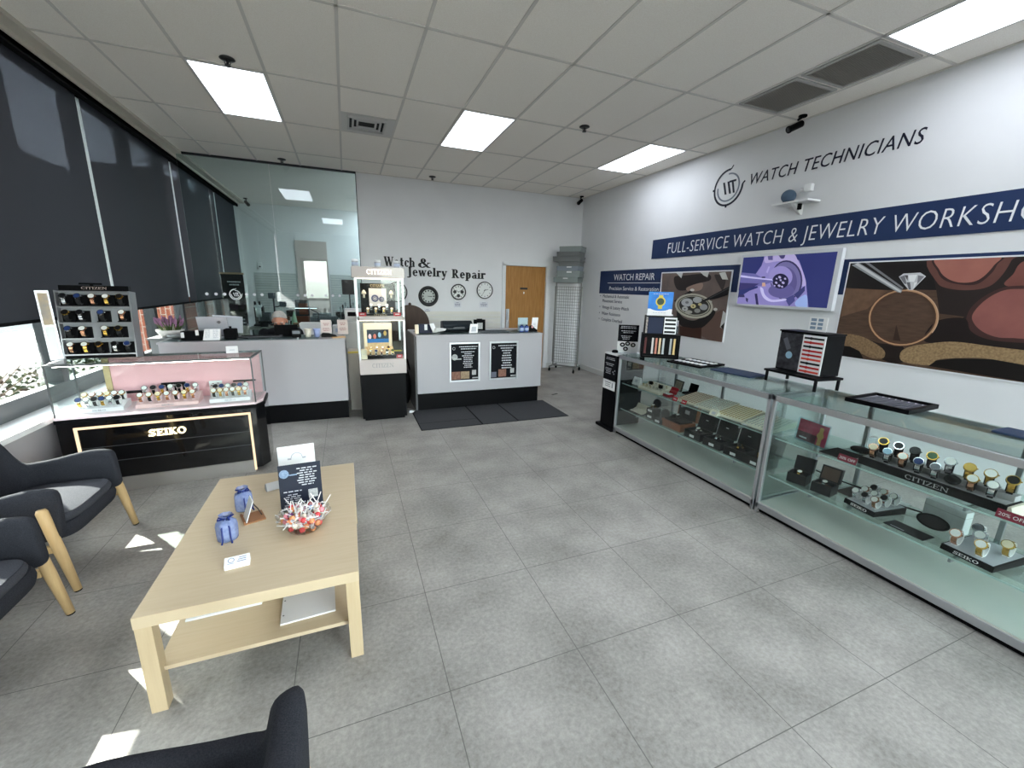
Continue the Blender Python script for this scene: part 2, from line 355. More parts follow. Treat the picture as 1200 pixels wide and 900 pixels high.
# glass partition to the workroom
PG = glass('partition_glass', (228, 238, 237), .055)
b = B(); b.box(-2.2, -1.015, YB-.006, YB+.006, .04, HC-.02); struct(b, 'window_20', PG)
b = B(); b.box(-1.010, .27, YB-.006, YB+.006, .04, HC-.02); struct(b, 'window_21', PG)
b = B(); b.box(-2.22, .27, YB-.02, YB+.02, HC-.03, HC); b.box(-2.22, .27, YB-.02, YB+.02, 0, .04); b.box(.262, .272, YB-.02, YB, 0, HC); struct(b, 'trim_6', FRAME)
# baseboards
b = B(); b.box(.29, 2.93, YB-.012, YB, 0, .1); b.box(3.97, XR, YB-.012, YB, 0, .1); struct(b, 'baseboard_back', mat('pale_baseboard', (205, 206, 205), .5))
b = B(); b.box(XR-.012, XR, YF, YB-.012, 0, .1); struct(b, 'baseboard_right', MATS['pale_baseboard'])
# back-wall slatwall strip (grooved white boards, low on the wall)
b = B()
for i in range(12): b.box(1.38, 2.9, YB-.016, YB, .32+.075*i, .385+.075*i)
struct(b, 'trim_7', mat('cream_slatwall', (224, 222, 214), .5))
# wooden door with white frame
b = B()
for x0, x1, z0, z1 in ((2.925, 3.0, 0, 2.15), (3.9, 3.975, 0, 2.15), (2.925, 3.975, 2.12, 2.19)): b.box(x0, x1, YB-.02, YB+.08, z0, z1)
struct(b, 'trim_8', mat('white_door_frame', (222, 224, 226), .5), bev=.003)
OAK = mat('oak_veneer', (150, 104, 52), .45, noise=(6, .5, (9, 9, .7)), rgb2=(178, 130, 72))
b = B(); b.box(3.002, 3.898, YB+.03, YB+.075, .005, 2.118); dr = struct(b, 'door_2', OAK)
b = B(); b.box(3.03, 3.10, YB+.018, YB+.03, .87, 1.26); b.cyl((3.065, YB+.02, 1.02), (3.065, YB-.04, 1.02), .012); b.cyl((3.065, YB-.035, 1.02), (3.065, YB-.035, 1.20), .011); b.obj('pull_plate', ALU, dr)
b = B(); b.box(3.335, 3.50, YB+.026, YB+.03, 1.655, 1.695); b.obj('door_plate', mat('dark_door_plate', (52, 48, 44), .4), dr)
b = B(); b.box(3.408, 3.432, YB+.026, YB+.03, 1.57, 1.61); b.obj('door_sticker', PAPER, dr)
# pale door in the workroom
b = B(); b.box(-1.13, -.40, 12.16, 12.2, .0, 2.72); struct(b, 'door_3', mat('pale_beige_door', (206, 194, 186), .5))
b = B()
for i in range(26): b.box(-2.1, -1.16, 12.185, 12.2, .35+.06*i, .404+.06*i)
for i in range(26): b.box(-.37, 1.4, 12.185, 12.2, .35+.06*i, .404+.06*i)
struct(b, 'trim_9', mat('grey_slatwall', (196, 200, 196), .5))
# ---------------------------------------------------------------- ceiling things
LAMP = emitter('led_panel_glow', (238, 245, 255), 6.6)
spots = [(1, 1, 'square bright ceiling light panel at the left, near the dark window blinds'),
         (5, 1, 'bright ceiling light panel above the white repair counter posters'),
         (9, 1, 'bright ceiling light panel beside the wall logo, left of the ceiling grilles'),
         (9, -2, 'long bright ceiling light panel at the top right of the ceiling'),
         (2, -2, 'ceiling light panel over the seating area, seen mirrored in the glass partition'),
         (5, -2, None), (9, -4, None), (5, -4, None)]
lp = None
for c, k, lab in spots:
    x, y = OX+TX*c, OY+TY*k
    if lab is None: lab = 'ceiling light panel out of view towards the street entrance'
    if lp is None:
        lp = thing('ceiling_light', lab, 'ceiling light', (0, 0, 0), 'ceiling light panels')
        b = B()
        for x0, x1, y0, y1 in ((.012, .022, .012, TY-.012), (TX-.022, TX-.012, .012, TY-.012), (.022, TX-.022, .012, .022), (.022, TX-.022, TY-.022, TY-.012)): b.box(x0, x1, y0, y1, -.012, -.001)
        b.obj('frame', WPLAST, lp)
        b = B(); b.box(.022, TX-.022, .022, TY-.022, -.009, -.002); b.obj('diffuser', LAMP, lp)
        put(lp, (x, y, HC))
    else: copy_thing(lp, (x, y, HC), 0, lab)
# unseen panels added out of sight to the right to brighten the workroom
for y in (8.5, 9.9, 11.1):
    for x in (.62, 1.05)[:2]: copy_thing(lp, (x-.15, y-.1, HC), 0, 'unseen light panel added to brighten the workroom beyond the glass partition')
# return air grilles
for y0, lab in ((2.905, 'slatted return air grille nearer the wall logo camera'), (2.29, 'slatted return air grille touching the long top right light panel')):
    T = thing('ceiling_grille', lab, 'vent', (3.73, y0, HC), 'return air grilles')
    b = B(); w, h = .54, .58
    for x0, x1, a, c in ((0, .03, 0, h), (w-.03, w, 0, h), (.03, w-.03, 0, .03), (.03, w-.03, h-.03, h)): b.box(3.73+x0, 3.73+x1, y0+a, y0+c, HC-.014, HC-.001)
    b.obj('frame', mat('grille_grey', (170, 168, 164), .5), T)
    b = B(); b.box(3.76, 3.73+w-.03, y0+.03, y0+h-.03, HC-.003, HC-.001); b.obj('backing', mat('grille_dark', (160, 157, 152), .8), T)
    b = B(); n = 22
    for i in range(n):
        x = 3.765+i*(w-.07)/(n-1)
        b.hexa([(x-.008, y0+.03, HC-.012), (x-.004, y0+.03, HC-.012), (x-.004, y0+h-.03, HC-.012), (x-.008, y0+h-.03, HC-.012)], [(x+.004, y0+.03, HC-.003), (x+.008, y0+.03, HC-.003), (x+.008, y0+h-.03, HC-.003), (x+.004, y0+h-.03, HC-.003)])
    b.obj('louvre', mat('grille_louvre', (196, 192, 186), .55), T)
T = thing('air_diffuser', 'small square air diffuser with stepped louvres between two ceiling lights', 'vent', (.35, 5.68, HC))
b = B(); b.box(.055, .665, 5.41, 6.02, HC-.004, HC-.001); b.obj('panel', mat('diffuser_white', (205, 204, 200), .5), T)
b = B()
for i, r in enumerate((.20, .15, .10)):
    t = .018
    z0, z1 = HC-.03+.006*i, HC-.004
    for sx, sy in ((1, 0), (-1, 0), (0, 1), (0, -1)):
        if sx: b.box(.35+sx*r-t, .35+sx*r+t*.2, 5.68-r, 5.68+r, z0, z1)
        else: b.box(.35-r, .35+r, 5.68+sy*r-t, 5.68+sy*r+t*.2, z0, z1)
b.obj('louvre', mat('diffuser_louvre', (190, 190, 188), .5), T)
b = B(); b.box(.15, .55, 5.48, 5.88, HC-.006, HC-.0045); b.obj('throat', mat('diffuser_dark', (40, 40, 40), .8), T)
sp = None
for x, y, lab in ((-.815, 4.64, 'black ceiling sprinkler just above the left light panel'), (2.676, 4.654, 'small dark ceiling sprinkler left of the light panel by the logo'),
                  (-.792, 7.75, 'tiny ceiling sprinkler in front of the glass partition'), (1.505, 7.72, 'tiny ceiling sprinkler over the wall clocks')):
    if sp is None:
        sp = thing('ceiling_sprinkler', lab, 'sprinkler', (0, 0, 0), 'ceiling sprinklers')
        b = B(); b.lathe((0, 0, 0), [(0, -.001), (.055, -.001), (.06, -.008), (.05, -.014), (.02, -.016), (0, -.016)], 20); b.obj('escutcheon', mat('sprinkler_grey', (58, 58, 58), .4, .5), sp, smooth=True)
        b = B(); b.cyl((0, 0, -.016), (0, 0, -.05), .01); b.tube([(-.02, 0, -.016), (-.022, 0, -.04), (0, 0, -.055), (.022, 0, -.04), (.02, 0, -.016)], .004, 6); b.cyl((0, 0, -.055), (0, 0, -.058), .024)
        b.obj('head', MATS['sprinkler_grey'], sp)
        put(sp, (x, y, HC))
    else: copy_thing(sp, (x, y, HC), 0, lab)
# ---------------------------------------------------------------- blinds
def screen_mat():
    M = bpy.data.materials.new('charcoal_solar_screen'); M.use_nodes = True; nt = M.node_tree; N, L = nt.nodes, nt.links
    p = N['Principled BSDF']; p.inputs['Base Color'].default_value = lin((44, 46, 54)); p.inputs['Roughness'].default_value = .75
    tr = N.new('ShaderNodeBsdfTransparent'); tr.inputs[0].default_value = (.85, .9, 1, 1)
    mx = N.new('ShaderNodeMixShader'); mx.inputs[0].default_value = .06
    L.new(p.outputs[0], mx.inputs[1]); L.new(tr.outputs[0], mx.inputs[2]); L.new(mx.outputs[0], N['Material Output'].inputs[0])
    return M
SCREEN = screen_mat()
CHAN = mat('white_side_channel', (225, 232, 232), .4, trans=.0)
gaps = [-2.2, -1.15, 1.2, 3.5, 5.85, 8.2, 10.5, 12.15]
labs = {3: 'dark roller blind nearest the camera, over the seating window', 4: 'dark roller blind between the two white strips, left of the plant window',
        5: 'dark roller blind behind the glass partition, next to it', 6: 'dark roller blind at the far end of the workroom'}
for k in range(len(gaps)-1):
    y0, y1 = gaps[k]+.03, gaps[k+1]-.03
    T = thing('roller_blind', labs.get(k, 'dark roller blind out of view beside the camera'), 'blind', (XL, y0, 1.32), 'charcoal roller blinds')
    b = B(); b.box(XL-.001, XL+.001, y0, y1, 1.345, 3.44); b.obj('screen', SCREEN, T)
    b = B(); b.box(XL-.008, XL+.008, y0, y1, 1.32, 1.347); b.obj('hem_bar', BLKM, T, bev=.003)
    b = B(); b.box(XL-.04, XL+.09, y0-.026, y1+.026, 3.42, 3.449); b.box(XL+.06, XL+.09, y0-.026, y1+.026, 3.40, 3.51); b.obj('cassette', BLKM, T)
    b = B(); b.box(XL-.004, XL+.004, y1+.004, y1+.054, 1.42, 3.40); b.obj('side_channel', CHAN, T)
# ---------------------------------------------------------------- outside
b = B(); b.box(-60, 40, -40, 60, -.25, -.15); struct(b, 'ground_outside', mat('sunlit_asphalt', (84, 84, 82), .9, noise=(4, .6), rgb2=(98, 97, 95)))
b = B()
for i in range(10): b.box(-10.5, -5.5, -9+2.9*i, -8.88+2.9*i, -.15, -.145)
tag(b.obj('parking_lines', mat('white_road_paint', (120, 120, 118), .8)), 'white parking bay lines painted on the lot outside', 'road marking', kind='stuff')
T = thing('building', 'long pale building with horizontal siding across the parking lot', 'building', (-24, 8, -.15))
b = B(); b.box(-30, -24, -40, 70, -.15, 11.2); b.obj('wall', mat('pale_siding', (84, 86, 83), .8), T)
b = B()
for i in range(30): b.hexa([(-24, -40, .1+.36*i), (-23.95, -40, .1+.36*i), (-23.95, 70, .1+.36*i), (-24, 70, .1+.36*i)], [(-24, -40, .44+.36*i), (-23.99, -40, .44+.36*i), (-23.99, 70, .44+.36*i), (-24, 70, .44+.36*i)])
b.obj('siding', MATS['pale_siding'], T)
b = B(); b.box(-30.3, -23.6, -40.3, 70.3, 11.2, 11.5); b.obj('roof', mat('dark_roof', (84, 82, 84), .8), T)
b = B(); b.box(-3.6, -2.70, 8.75, 12.6, -.15, 3.4); tag(b.obj('brick_pier', tile_mat('red_brick', (128, 70, 52), (158, 92, 68), (170, 160, 148), .2, .07, 0, 0, .006, .9, (30, 8))), 'red brick pier outside the workroom window', 'brick pier')
br = MATS['red_brick'].node_tree.nodes
for n in br:
    if n.type == 'MAPPING': n.inputs['Rotation'].default_value = (PI/2, 0, PI/2)
    if n.type == 'TEX_BRICK': n.offset = .5
def bush(name, lab, x, y, r, h, n, cols):
    T = thing(name, lab, 'bush', (x, y, -.15), 'bushes outside')
    b = B(); rnd = random.Random(int(x*100+y*10))
    for i in range(9):
        a = rnd.uniform(0, 2*PI); b.tube([(x, y, -.15), (x+.3*r*math.cos(a), y+.3*r*math.sin(a), h*.4), (x+.8*r*math.cos(a), y+.8*r*math.sin(a), h*rnd.uniform(.6, .95))], [.012, .009, .004], 5)
    b.obj('stem', mat('bush_bark', (84, 66, 48), .9), T)
    b = B(); b.sl = 0
    for i in range(n):
        a = rnd.uniform(0, 2*PI); q = rnd.random()**.5*r; z = rnd.uniform(.02, 1)*h; q *= math.sqrt(max(.05, 1-(z/h)**3))
        c = V3((x+q*math.cos(a), y+q*math.sin(a), z-.1)); d = V3((rnd.gauss(0, 1), rnd.gauss(0, 1), rnd.gauss(.4, 1))).normalized(); e = d.orthogonal().normalized()*.022; d = d*.05
        b.sl = rnd.randrange(len(cols)); b.add([c, c+d*.5+e, c+d, c+d*.5-e], [(0, 1, 2, 3)])
    b.obj('foliage', cols, T)
LF = [mat('leaf_green', (30, 44, 16), .8, spec=.05), mat('leaf_pale', (54, 60, 26), .8, spec=.05), mat('leaf_red', (52, 32, 22), .8, spec=.05)]
bush('bush', 'leafy bush outside the window nearest the camera, beside the display case', -3.35, 4.75, .85, 1.05, 1900, LF)
bush('bush', 'low bush outside the window, left of the potted heather', -3.3, 7.0, .75, .8, 1100, LF[:2])
# ---------------------------------------------------------------- light
w = bpy.data.worlds.new('world'); S.world = w; w.use_nodes = True
N, L = w.node_tree.nodes, w.node_tree.links; bg = N['Background']
sk = N.new('ShaderNodeTexSky'); sk.sky_type = 'NISHITA'; sk.sun_disc = False; sk.sun_elevation = math.radians(30); sk.sun_rotation = math.radians(-42)
hs = N.new('ShaderNodeHueSaturation'); hs.inputs['Saturation'].default_value = .3; L.new(sk.outputs[0], hs.inputs['Color']); L.new(hs.outputs[0], bg.inputs[0]); bg.inputs[1].default_value = 2.9
sd = V3((.9, -1.0, -.79)).normalized()
ld = bpy.data.lights.new('sun', 'SUN'); ld.energy = 40; ld.angle = .009; ld.color = (1, .95, .88)
so = bpy.data.objects.new('sun', ld); COL.objects.link(so); so.rotation_euler = sd.to_track_quat('-Z', 'Y').to_euler(); so.location = (-10, 12, 10)
# ================================================================ FURNITURE
BIRCH = mat('birch_veneer', (198, 178, 146), .42, noise=(5, .7, (1, 14, 1)), rgb2=(208, 190, 160))
BIRCH2 = mat('birch_leg_veneer', (192, 170, 136), .42, noise=(5, .7, (14, 14, 1)), rgb2=(204, 184, 150))
LEGW = mat('pale_oak_leg', (196, 164, 116), .45, noise=(8, .6, (12, 12, 1)), rgb2=(212, 182, 134))
CLOTH = mat('charcoal_wool', (38, 39, 44), .95, noise=(260, .5), rgb2=(58, 59, 65), bump=(420, .5), spec=.15)
CLOTH2 = mat('grey_seat_wool', (56, 57, 63), .95, noise=(260, .5), rgb2=(80, 81, 87), bump=(420, .5), spec=.15)
# ---- coffee table
T = thing('coffee_table', 'low rectangular birch coffee table with a lower shelf in the seating area', 'table', (-.425, 2.33, 0))
x0, x1, y0, y1 = -.826, -.024, 1.72, 2.945
b = B(); b.box(x0, x1, y0, y1, .40, .45); b.obj('tabletop', BIRCH, T, bev=.002)
for lx in (x0+.002, x1-.057):
    for ly in (y0+.002, y1-.057): b = B(); b.box(lx, lx+.055, ly, ly+.055, 0, .40); b.obj('leg', BIRCH2, T, bev=.0015)
b = B(); b.box(x0+.03, x1-.03, y0+.03, y1-.03, .165, .183); b.obj('shelf', BIRCH, T)
# ---- armchairs (local: faces +x)
def smooth(a, b_, t): t = max(0, min(1, (t-a)/(b_-a))); return t*t*(3-2*t)
def make_chair(lab):
    T = thing('armchair', lab, 'armchair', (0, 0, 0), 'upholstered armchairs')
    P = []
    n1, n2 = 10, 12
    for i in range(n1): P.append((.240-.32*i/n1, -.292))
    for i in range(n2+1):
        a = -PI/2-PI/2*i/n2; P.append((-.08+.12*math.cos(a), -.172+.12*math.sin(a)))
    m_ = len(P)
    for k in range(1, 6): P.append((-.20, -.172+.344*k/6))
    P += [(x, -y) for x, y in reversed(P[:m_])]
    nP = len(P); b = B(); sec = 12; vs = []; fs = []
    for i, (x, y) in enumerate(P):
        q0 = V3((*P[max(0, i-1)], 0)); q1 = V3((*P[min(nP-1, i+1)], 0)); d = (q1-q0).normalized(); nn = V3((-d.y, d.x, 0))
        back = smooth(.0, -.20, x)
        zt = .545+.055*smooth(-.15, .2, x)+.205*smooth(-.122, -.202, x)
        front = smooth(.12, .285, x)
        zt -= .015*front**3; zb = .285+.03*smooth(.05, .28, x)
        lean = back*.05; th = .030+.012*smooth(-.11, -.20, x)
        prof = []
        for k in range(sec):
            a = 2*PI*k/sec; u = math.cos(a); v = math.sin(a)
            zz = (zb+zt)/2+(zt-zb)/2*math.copysign(abs(v)**.22, v); ww = th*math.copysign(abs(u)**.5, u)
            f = (zz-zb)/(zt-zb)
            prof.append(V3((x, y, zz))+nn*ww+V3((-lean*f*1.0, 0, 0))+nn*(-.028*(1-f)**2 if True else 0)*-1)
        vs += prof
    for i in range(nP-1):
        for k in range(sec): fs.append((i*sec+k, i*sec+(k+1) % sec, (i+1)*sec+(k+1) % sec, (i+1)*sec+k))
    # rounded ends: shrinking extra sections past each arm front
    def cap_end(base, dirx, flip):
        c = sum((V3(p) for p in base), V3((0, 0, 0)))/sec; prev = None; out = []
        for g, sh in ((.022, .93), (.034, .72)): out.append([c+(V3(p)-c)*sh+V3((g, 0, 0)) for p in base])
        return out
    e0 = cap_end(vs[:sec], 1, False); e1 = cap_end(vs[-sec:], 1, True)
    nb = len(vs)
    for ring in e0+e1: vs += ring
    def join(a0, b0):
        for k in range(sec): fs.append((a0+k, b0+k, b0+(k+1) % sec, a0+(k+1) % sec))
    join(0, nb); join(nb, nb+sec); fs.append([nb+sec+k for k in range(sec)][::-1])
    def join2(a0, b0):
        for k in range(sec): fs.append((a0+k, a0+(k+1) % sec, b0+(k+1) % sec, b0+k))
    join2((nP-1)*sec, nb+2*sec); join2(nb+2*sec, nb+3*sec); fs.append([nb+3*sec+k for k in range(sec)])
    b.add(vs, fs); b.obj('shell', CLOTH, T, smooth=True, sub=1)
    def slab(z0, z1, crown, inx, iny, e, x0=.05):
        def fn(u, v, top):
            a = 2*PI*u; r = v
            cx, sy = math.cos(a), math.sin(a)
            x = x0+inx*math.copysign(abs(cx)**e, cx)*r; y = iny*math.copysign(abs(sy)**e, sy)*r
            return (x, y, (z1+crown*(1-r**3)) if top else z0)
        b = B()
        b.grid(lambda u, v: fn(u, v*.96, True), 40, 8)
        b.grid(lambda u, v: (fn(u, .96+.04*math.sin(PI*v/1), True)[0], fn(u, .96+.04*math.sin(PI*v), True)[1], z1+(z0-z1)*v), 40, 4)
        b.grid(lambda u, v: fn(u, (1-v)*.96, False), 40, 3)
        return b
    slab(.285, .365, 0, .235, .285, .35).obj('seat_pan', CLOTH, T, smooth=True)
    slab(.362, .412, .022, .222, .255, .4, .06).obj('cushion', CLOTH2, T, smooth=True)
    for sx in (1, -1):
        for sy in (1, -1):
            top = V3((.21 if sx > 0 else -.20, sy*.338, .50 if sx > 0 else .42)); bot = V3((.285 if sx > 0 else -.285, sy*.348, 0))
            b = B(); d = (bot-top)
            b.tube([top+d*t for t in (0, .03, .5, .985)], [.018, .025, .025, .018], 14)
            lg = b.obj('leg', LEGW, T, smooth=True)
            b = B(); b.cyl(bot, bot-d*.014, .0165, n=14); b.obj('foot_pad', BLKM, lg)
    for sy in (1, -1):
        b = B(); b.hexa([(-.235, sy*.335-.011, .245), (.225, sy*.335-.011, .245), (.225, sy*.335+.011, .245), (-.235, sy*.335+.011, .245)], [(-.235, sy*.335-.011, .285), (.225, sy*.335-.011, .285), (.225, sy*.335+.011, .285), (-.235, sy*.335+.011, .285)]); b.obj('side_rail', LEGW, T, bev=.002)
    return T
c0 = make_chair('charcoal upholstered armchair with a sunlit seat, nearer the lit display case')
put(c0, (-1.765, 3.04, 0), 0)
copy_thing(c0, (-1.705, 2.145, 0), 0, 'charcoal upholstered armchair cut by the left picture edge, next to the sunlit chair')
copy_thing(c0, (-.43, .715, 0), PI, 'grey upholstered armchair in the foreground, only its back and arm showing')
# ---- reception counter
T = thing('reception_counter', 'long white reception counter with black plinth before the glass partition', 'counter', (-.98, 5.8, 0))
b = B(); b.box(-1.92, -.052, 5.50, 6.02, .235, 1.0); b.obj('body', WHITE, T, bev=.003)
b = B(); b.box(-1.90, -.062, 5.53, 6.0, 0, .235); b.obj('plinth', BLK, T)
b = B(); b.box(-1.93, -.045, 5.49, 6.06, 1.0, 1.022); b.obj('worktop', WHITE, T, bev=.002)
b = B(); b.box(-1.3, -.3, 6.021, 6.29, .70, .72); b.box(-1.3, -1.27, 6.021, 6.29, 0, .70); b.box(-.33, -.3, 6.021, 6.29, 0, .70); b.obj('low_desk', WHITE, T)
b = B(); b.box(-1.9, -.35, 5.56, 5.95, 1.022, 1.028); b.obj('glass_top', glass('counter_glass', (214, 226, 224), .06), T)
for x in (-1.75, -1.2, -.86, -.58): b = B(); b.cyl((x, 5.60, 1.028), (x, 5.60, 1.04), .014); b.obj('glass_stud', CHROME, T)
# ---- repair counter
T = thing('repair_counter', 'white repair counter with two framed black posters on its front', 'counter', (1.74, 5.8, 0))
b = B(); b.box(.825, 2.665, 5.52, 6.10, .245, 1.03); b.obj('body', WHITE, T, bev=.003)
b = B(); b.box(.82, 2.64, 5.56, 6.08, 0, .245); b.obj('plinth', BLK, T)
b = B(); b.box(.815, 2.67, 5.51, 6.30, 1.03, 1.046); b.obj('worktop', WHITE, T, bev=.002)
b = B(); b.box(.86, 2.62, 5.56, 6.02, 1.046, 1.052); b.obj('glass_top', MATS['counter_glass'], T)
for x in (1.0, 1.72, 2.2, 2.55): b = B(); b.cyl((x, 5.60, 1.052), (x, 5.60, 1.062), .013); b.obj('glass_stud', CHROME, T)
b = B(); b.box(.80, .825, 5.54, 6.30, .0, 1.03); b.obj('side_panel', mat('grey_side_panel', (92, 92, 94), .6), T)
# posters on its front: framed sheets
PBLK = mat('poster_black', (13, 14, 20), .5, spec=.08)
PTXT = mat('poster_pale_text', (190, 192, 198), .6); PTAN = mat('poster_photo_tan', (170, 152, 122), .6, noise=(40, .6), rgb2=(120, 96, 78)); PBRN = mat('poster_photo_brown', (96, 62, 52), .6, noise=(40, .6), rgb2=(150, 110, 92))
PGRY = mat('poster_photo_grey', (206, 206, 204), .6, noise=(60, .6), rgb2=(130, 132, 136)); PDIM = mat('poster_dim_text', (96, 98, 112), .6)
def textlines(b, x, z, rows, y, h, axis='x', rnd=None):
    """rows of tiny unreadable print as short bars, centred on x"""
    rnd = rnd or random.Random(3)
    for i, w in enumerate(rows):
        q = -w/2
        while q < w/2-.004:
            l = min(rnd.uniform(.012, .034), w/2-q); zz = z-i*h
            b.box(x+q, x+q+l, y-.0006, y, zz, zz+h*.42); q += l+.006
def counter_poster(xa, xb, lab, var):
    T = thing('framed_poster', lab, 'poster', ((xa+xb)/2, 5.518, .40), 'framed posters on the repair counter')
    z0, z1, y = .385, .94, 5.519
    b = B()
    for a, c, d, e in ((xa, xa+.024, z0, z1), (xb-.024, xb, z0, z1), (xa+.024, xb-.024, z0, z0+.024), (xa+.024, xb-.024, z1-.024, z1)): b.box(a, c, y-.016, y, d, e)
    b.obj('frame', ALU, T, bev=.003)
    b = B(); b.box(xa+.022, xb-.022, y-.006, y-.003, z0+.022, z1-.022); sh = b.obj('sheet', PBLK, T)
    b = B(); xc = (xa+xb)/2+.045; yy = y-.0062
    b.lathe((xa+.065, yy, .855), [(.016, .0005), (.020, .0005)], 16, 'y', cap=False)
    textlines(b, xc+.01, .872, [.27, .22] if var else [.28], yy, .030)
    textlines(b, xc-.0, .80 if var else .835, [.19, .1, .17, .13, .12, .13, .14, .10, .12] if var else [.19, .15, .11, .14, .15, .15, .12, .16, .15], yy, .027 if var else .036)
    b.obj('print', PTXT, sh)
    b = B()
    if var:
        b.lathe((xa+.075, yy, .735), [(0, 0), (.042, 0), (.042, .0006), (0, .0006)], 20, 'y'); b.box(xa+.10, xa+.17, yy-.0005, yy, .70, .715)
    b.box(xb-.115, xb-.055, yy-.0005, yy, .475, .545); b.box(xb-.11, xb-.025, yy-.0005, yy, .425, .442)
    b.obj('pale_blocks', PGRY, sh)
    b = B(); b.box(xa+.03, xa+.155 if var else xa+.11, yy-.0005, yy, .42, .53 if var else .50); b.obj('photo', PBRN if var else PDIM, sh)
    b = B(); b.box(xa+.16 if var else xa+.14, xa+.285 if var else xa+.26, yy-.0005, yy, .425, .535 if not var else .53); b.obj('photo', PTAN if var else PBRN, sh)
counter_poster(1.262, 1.70, 'framed black poster on the counter front with a pale gear picture, nearer the lit tower', 1)
counter_poster(1.84, 2.28, 'framed black poster on the counter front nearer the wooden door', 0)
# ---- floor mat
T = thing('floor_mat', 'dark grey ribbed floor mat in sections before the repair counter', 'mat', (1.73, 5.1, 0))
RIB = mat('mat_ribbing', (62, 63, 66), .9, bump=(160, .6))
for xa, xb in ((.745, 1.49), (1.512, 1.975), (1.995, 2.72)):
    b = B(); b.box(xa, xb, 4.73, 5.55, .001, .009); b.obj('mat_section', RIB, T)
b = B(); b.box(.735, 2.73, 4.722, 5.56, .0005, .004); b.box(.745, 1.49, 4.965, 4.972, .009, .0095); b.obj('backing', BLKM, T)
# ---- lit brand tower
TW = mat('tower_white_gloss', (196, 186, 182), .25, coat=.3)
LETG = emitter('lit_sign_letters', (255, 246, 232), 1.6)
LETS = mat('silver_letters', (150, 148, 146), .35, .6)
T = thing('display_tower', 'tall glass watch display tower with lit lettering on a black base', 'display tower', (.38, 5.5, 0))
b = B(); b.box(.105, .645, 5.29, 5.78, .03, .60); b.box(.13, .62, 5.31, 5.76, 0, .03); b.obj('base', BLK, T, bev=.003)
b = B(); b.box(.098, .656, 5.275, 5.79, .60, .785); p = b.obj('plinth_box', TW, T, bev=.004)
b = B(); serif(b, 'CITIZEN', (.245, 5.2745, .685), (1, 0, 0), (0, 0, 1), .052, .255, depth=.002); b.obj('lettering', LETS, p)
b = B(); b.box(.07, .668, 5.27, 5.80, 1.762, 1.888); p = b.obj('header', TW, T, bev=.004)
b = B(); serif(b, 'CITIZEN', (.235, 5.2695, 1.803), (1, 0, 0), (0, 0, 1), .056, .285, T=.2, t=.1, depth=.006); b.obj('lettering', LETG, p)
b = B(); b.box(.11, .63, 5.30, 5.77, 1.752, 1.762); b.obj('lamp_strip', emitter('tower_lamp', (255, 236, 214), 3), T)
b = B(); b.box(.10, .655, 5.275, 5.79, 1.265, 1.312); b.obj('shelf', TW, T, bev=.003)
b = B(); b.box(.12, .64, 5.30, 5.77, 1.257, 1.265); b.obj('lamp_strip', MATS['tower_lamp'], T)
for x in (.10, .632):
    for y in (5.275, 5.768): b = B(); b.box(x, x+.022, y, y+.022, .785, 1.762); b.obj('post', ALU, T)
TG = glass('case_glass', (250, 254, 253), .015)
for x in (.108, .645): b = B(); b.box(x, x+.004, 5.30, 5.77, .79, 1.75); b.obj('side_glass', TG, T)
b = B(); b.box(.125, .63, 5.281, 5.285, .79, 1.75); b.obj('front_glass', TG, T)
# ---- glass counter showcases on the right
DECK = mat('case_deck_laminate', (190, 194, 188), .25, noise=(2.2, .8), rgb2=(214, 212, 200))
EDGE = mat('glass_edge', (176, 198, 192), .2)
CX0, CX1 = 2.93, 3.55
def showcase(y0, y1, lab, posts):
    T = thing('glass_showcase', lab, 'display case', (3.24, (y0+y1)/2, 0), 'aluminium framed glass showcases')
    b = B(); b.box(CX0+.03, CX1-.02, y0+.01, y1-.01, 0, .05); b.obj('kick_base', BLKM, T)
    b = B(); b.box(CX0, CX1, y0, y1, .035, .085); b.obj('base_frame', ALU, T, bev=.004)
    b = B(); b.box(CX0+.004, CX1-.01, y0+.025, y1-.025, .085, .092); b.obj('deck', DECK, T)
    for x, xe in ((CX0, CX0+.026), (CX1-.026, CX1)):
        for y in (y0, y1-.026): b = B(); b.box(x, xe, y, y+.026, .0, .955); b.obj('post', ALU, T, bev=.003)
    b = B()
    b.box(CX0, CX0+.03, y0, y1, .912, .955); b.box(CX1-.115, CX1, y0, y1, .93, .955)
    for y in (y0, y1-.026): b.box(CX0+.03, CX1-.115, y, y+.026, .925, .955)
    b.obj('top_frame', ALU, T, bev=.003)
    b = B(); b.box(CX0+.004, CX1-.004, y0+.004, y1-.004, .956, .962); b.obj('top_glass', glass('case_top_glass', (240, 248, 246), .05), T)
    b = B(); b.box(CX0+.008, CX0+.013, y0+.026, y1-.026, .092, .912); b.obj('front_glass', TG, T)
    for y in (y0+.010, y1-.015): b = B(); b.box(CX0+.026, CX1-.026, y, y+.005, .092, .925); b.obj('end_glass', TG, T)
    b = B(); b.box(CX1-.02, CX1-.015, y0+.026, y1-.026, .092, .93); b.obj('back_glass', TG, T)
    for z in (.31, .62):
        b = B(); b.box(CX0+.06, CX1-.06, y0+.03, y1-.03, z-.007, z); s_ = b.obj('shelf', glass('shelf_glass', (240, 249, 246), .03), T)
        b = B(); b.box(CX0+.055, CX0+.06, y0+.03, y1-.03, z-.008, z+.001); b.obj('shelf_edge', EDGE, s_)
    for y in posts:
        b = B(); b.box(CX1-.05, CX1-.03, y-.012, y+.012, .092, .93); b.obj('shelf_standard', ALUD, T)
        b = B()
        for z in (.31, .62): b.box(CX0+.058, CX1-.05, y-.006, y+.006, z-.03, z-.008)
        b.obj('shelf_bracket', ALUD, T)
showcase(2.075, 3.985, 'glass showcase farther down the right wall, with bracelet pads and watch boxes', (2.35, 3.0, 3.66))
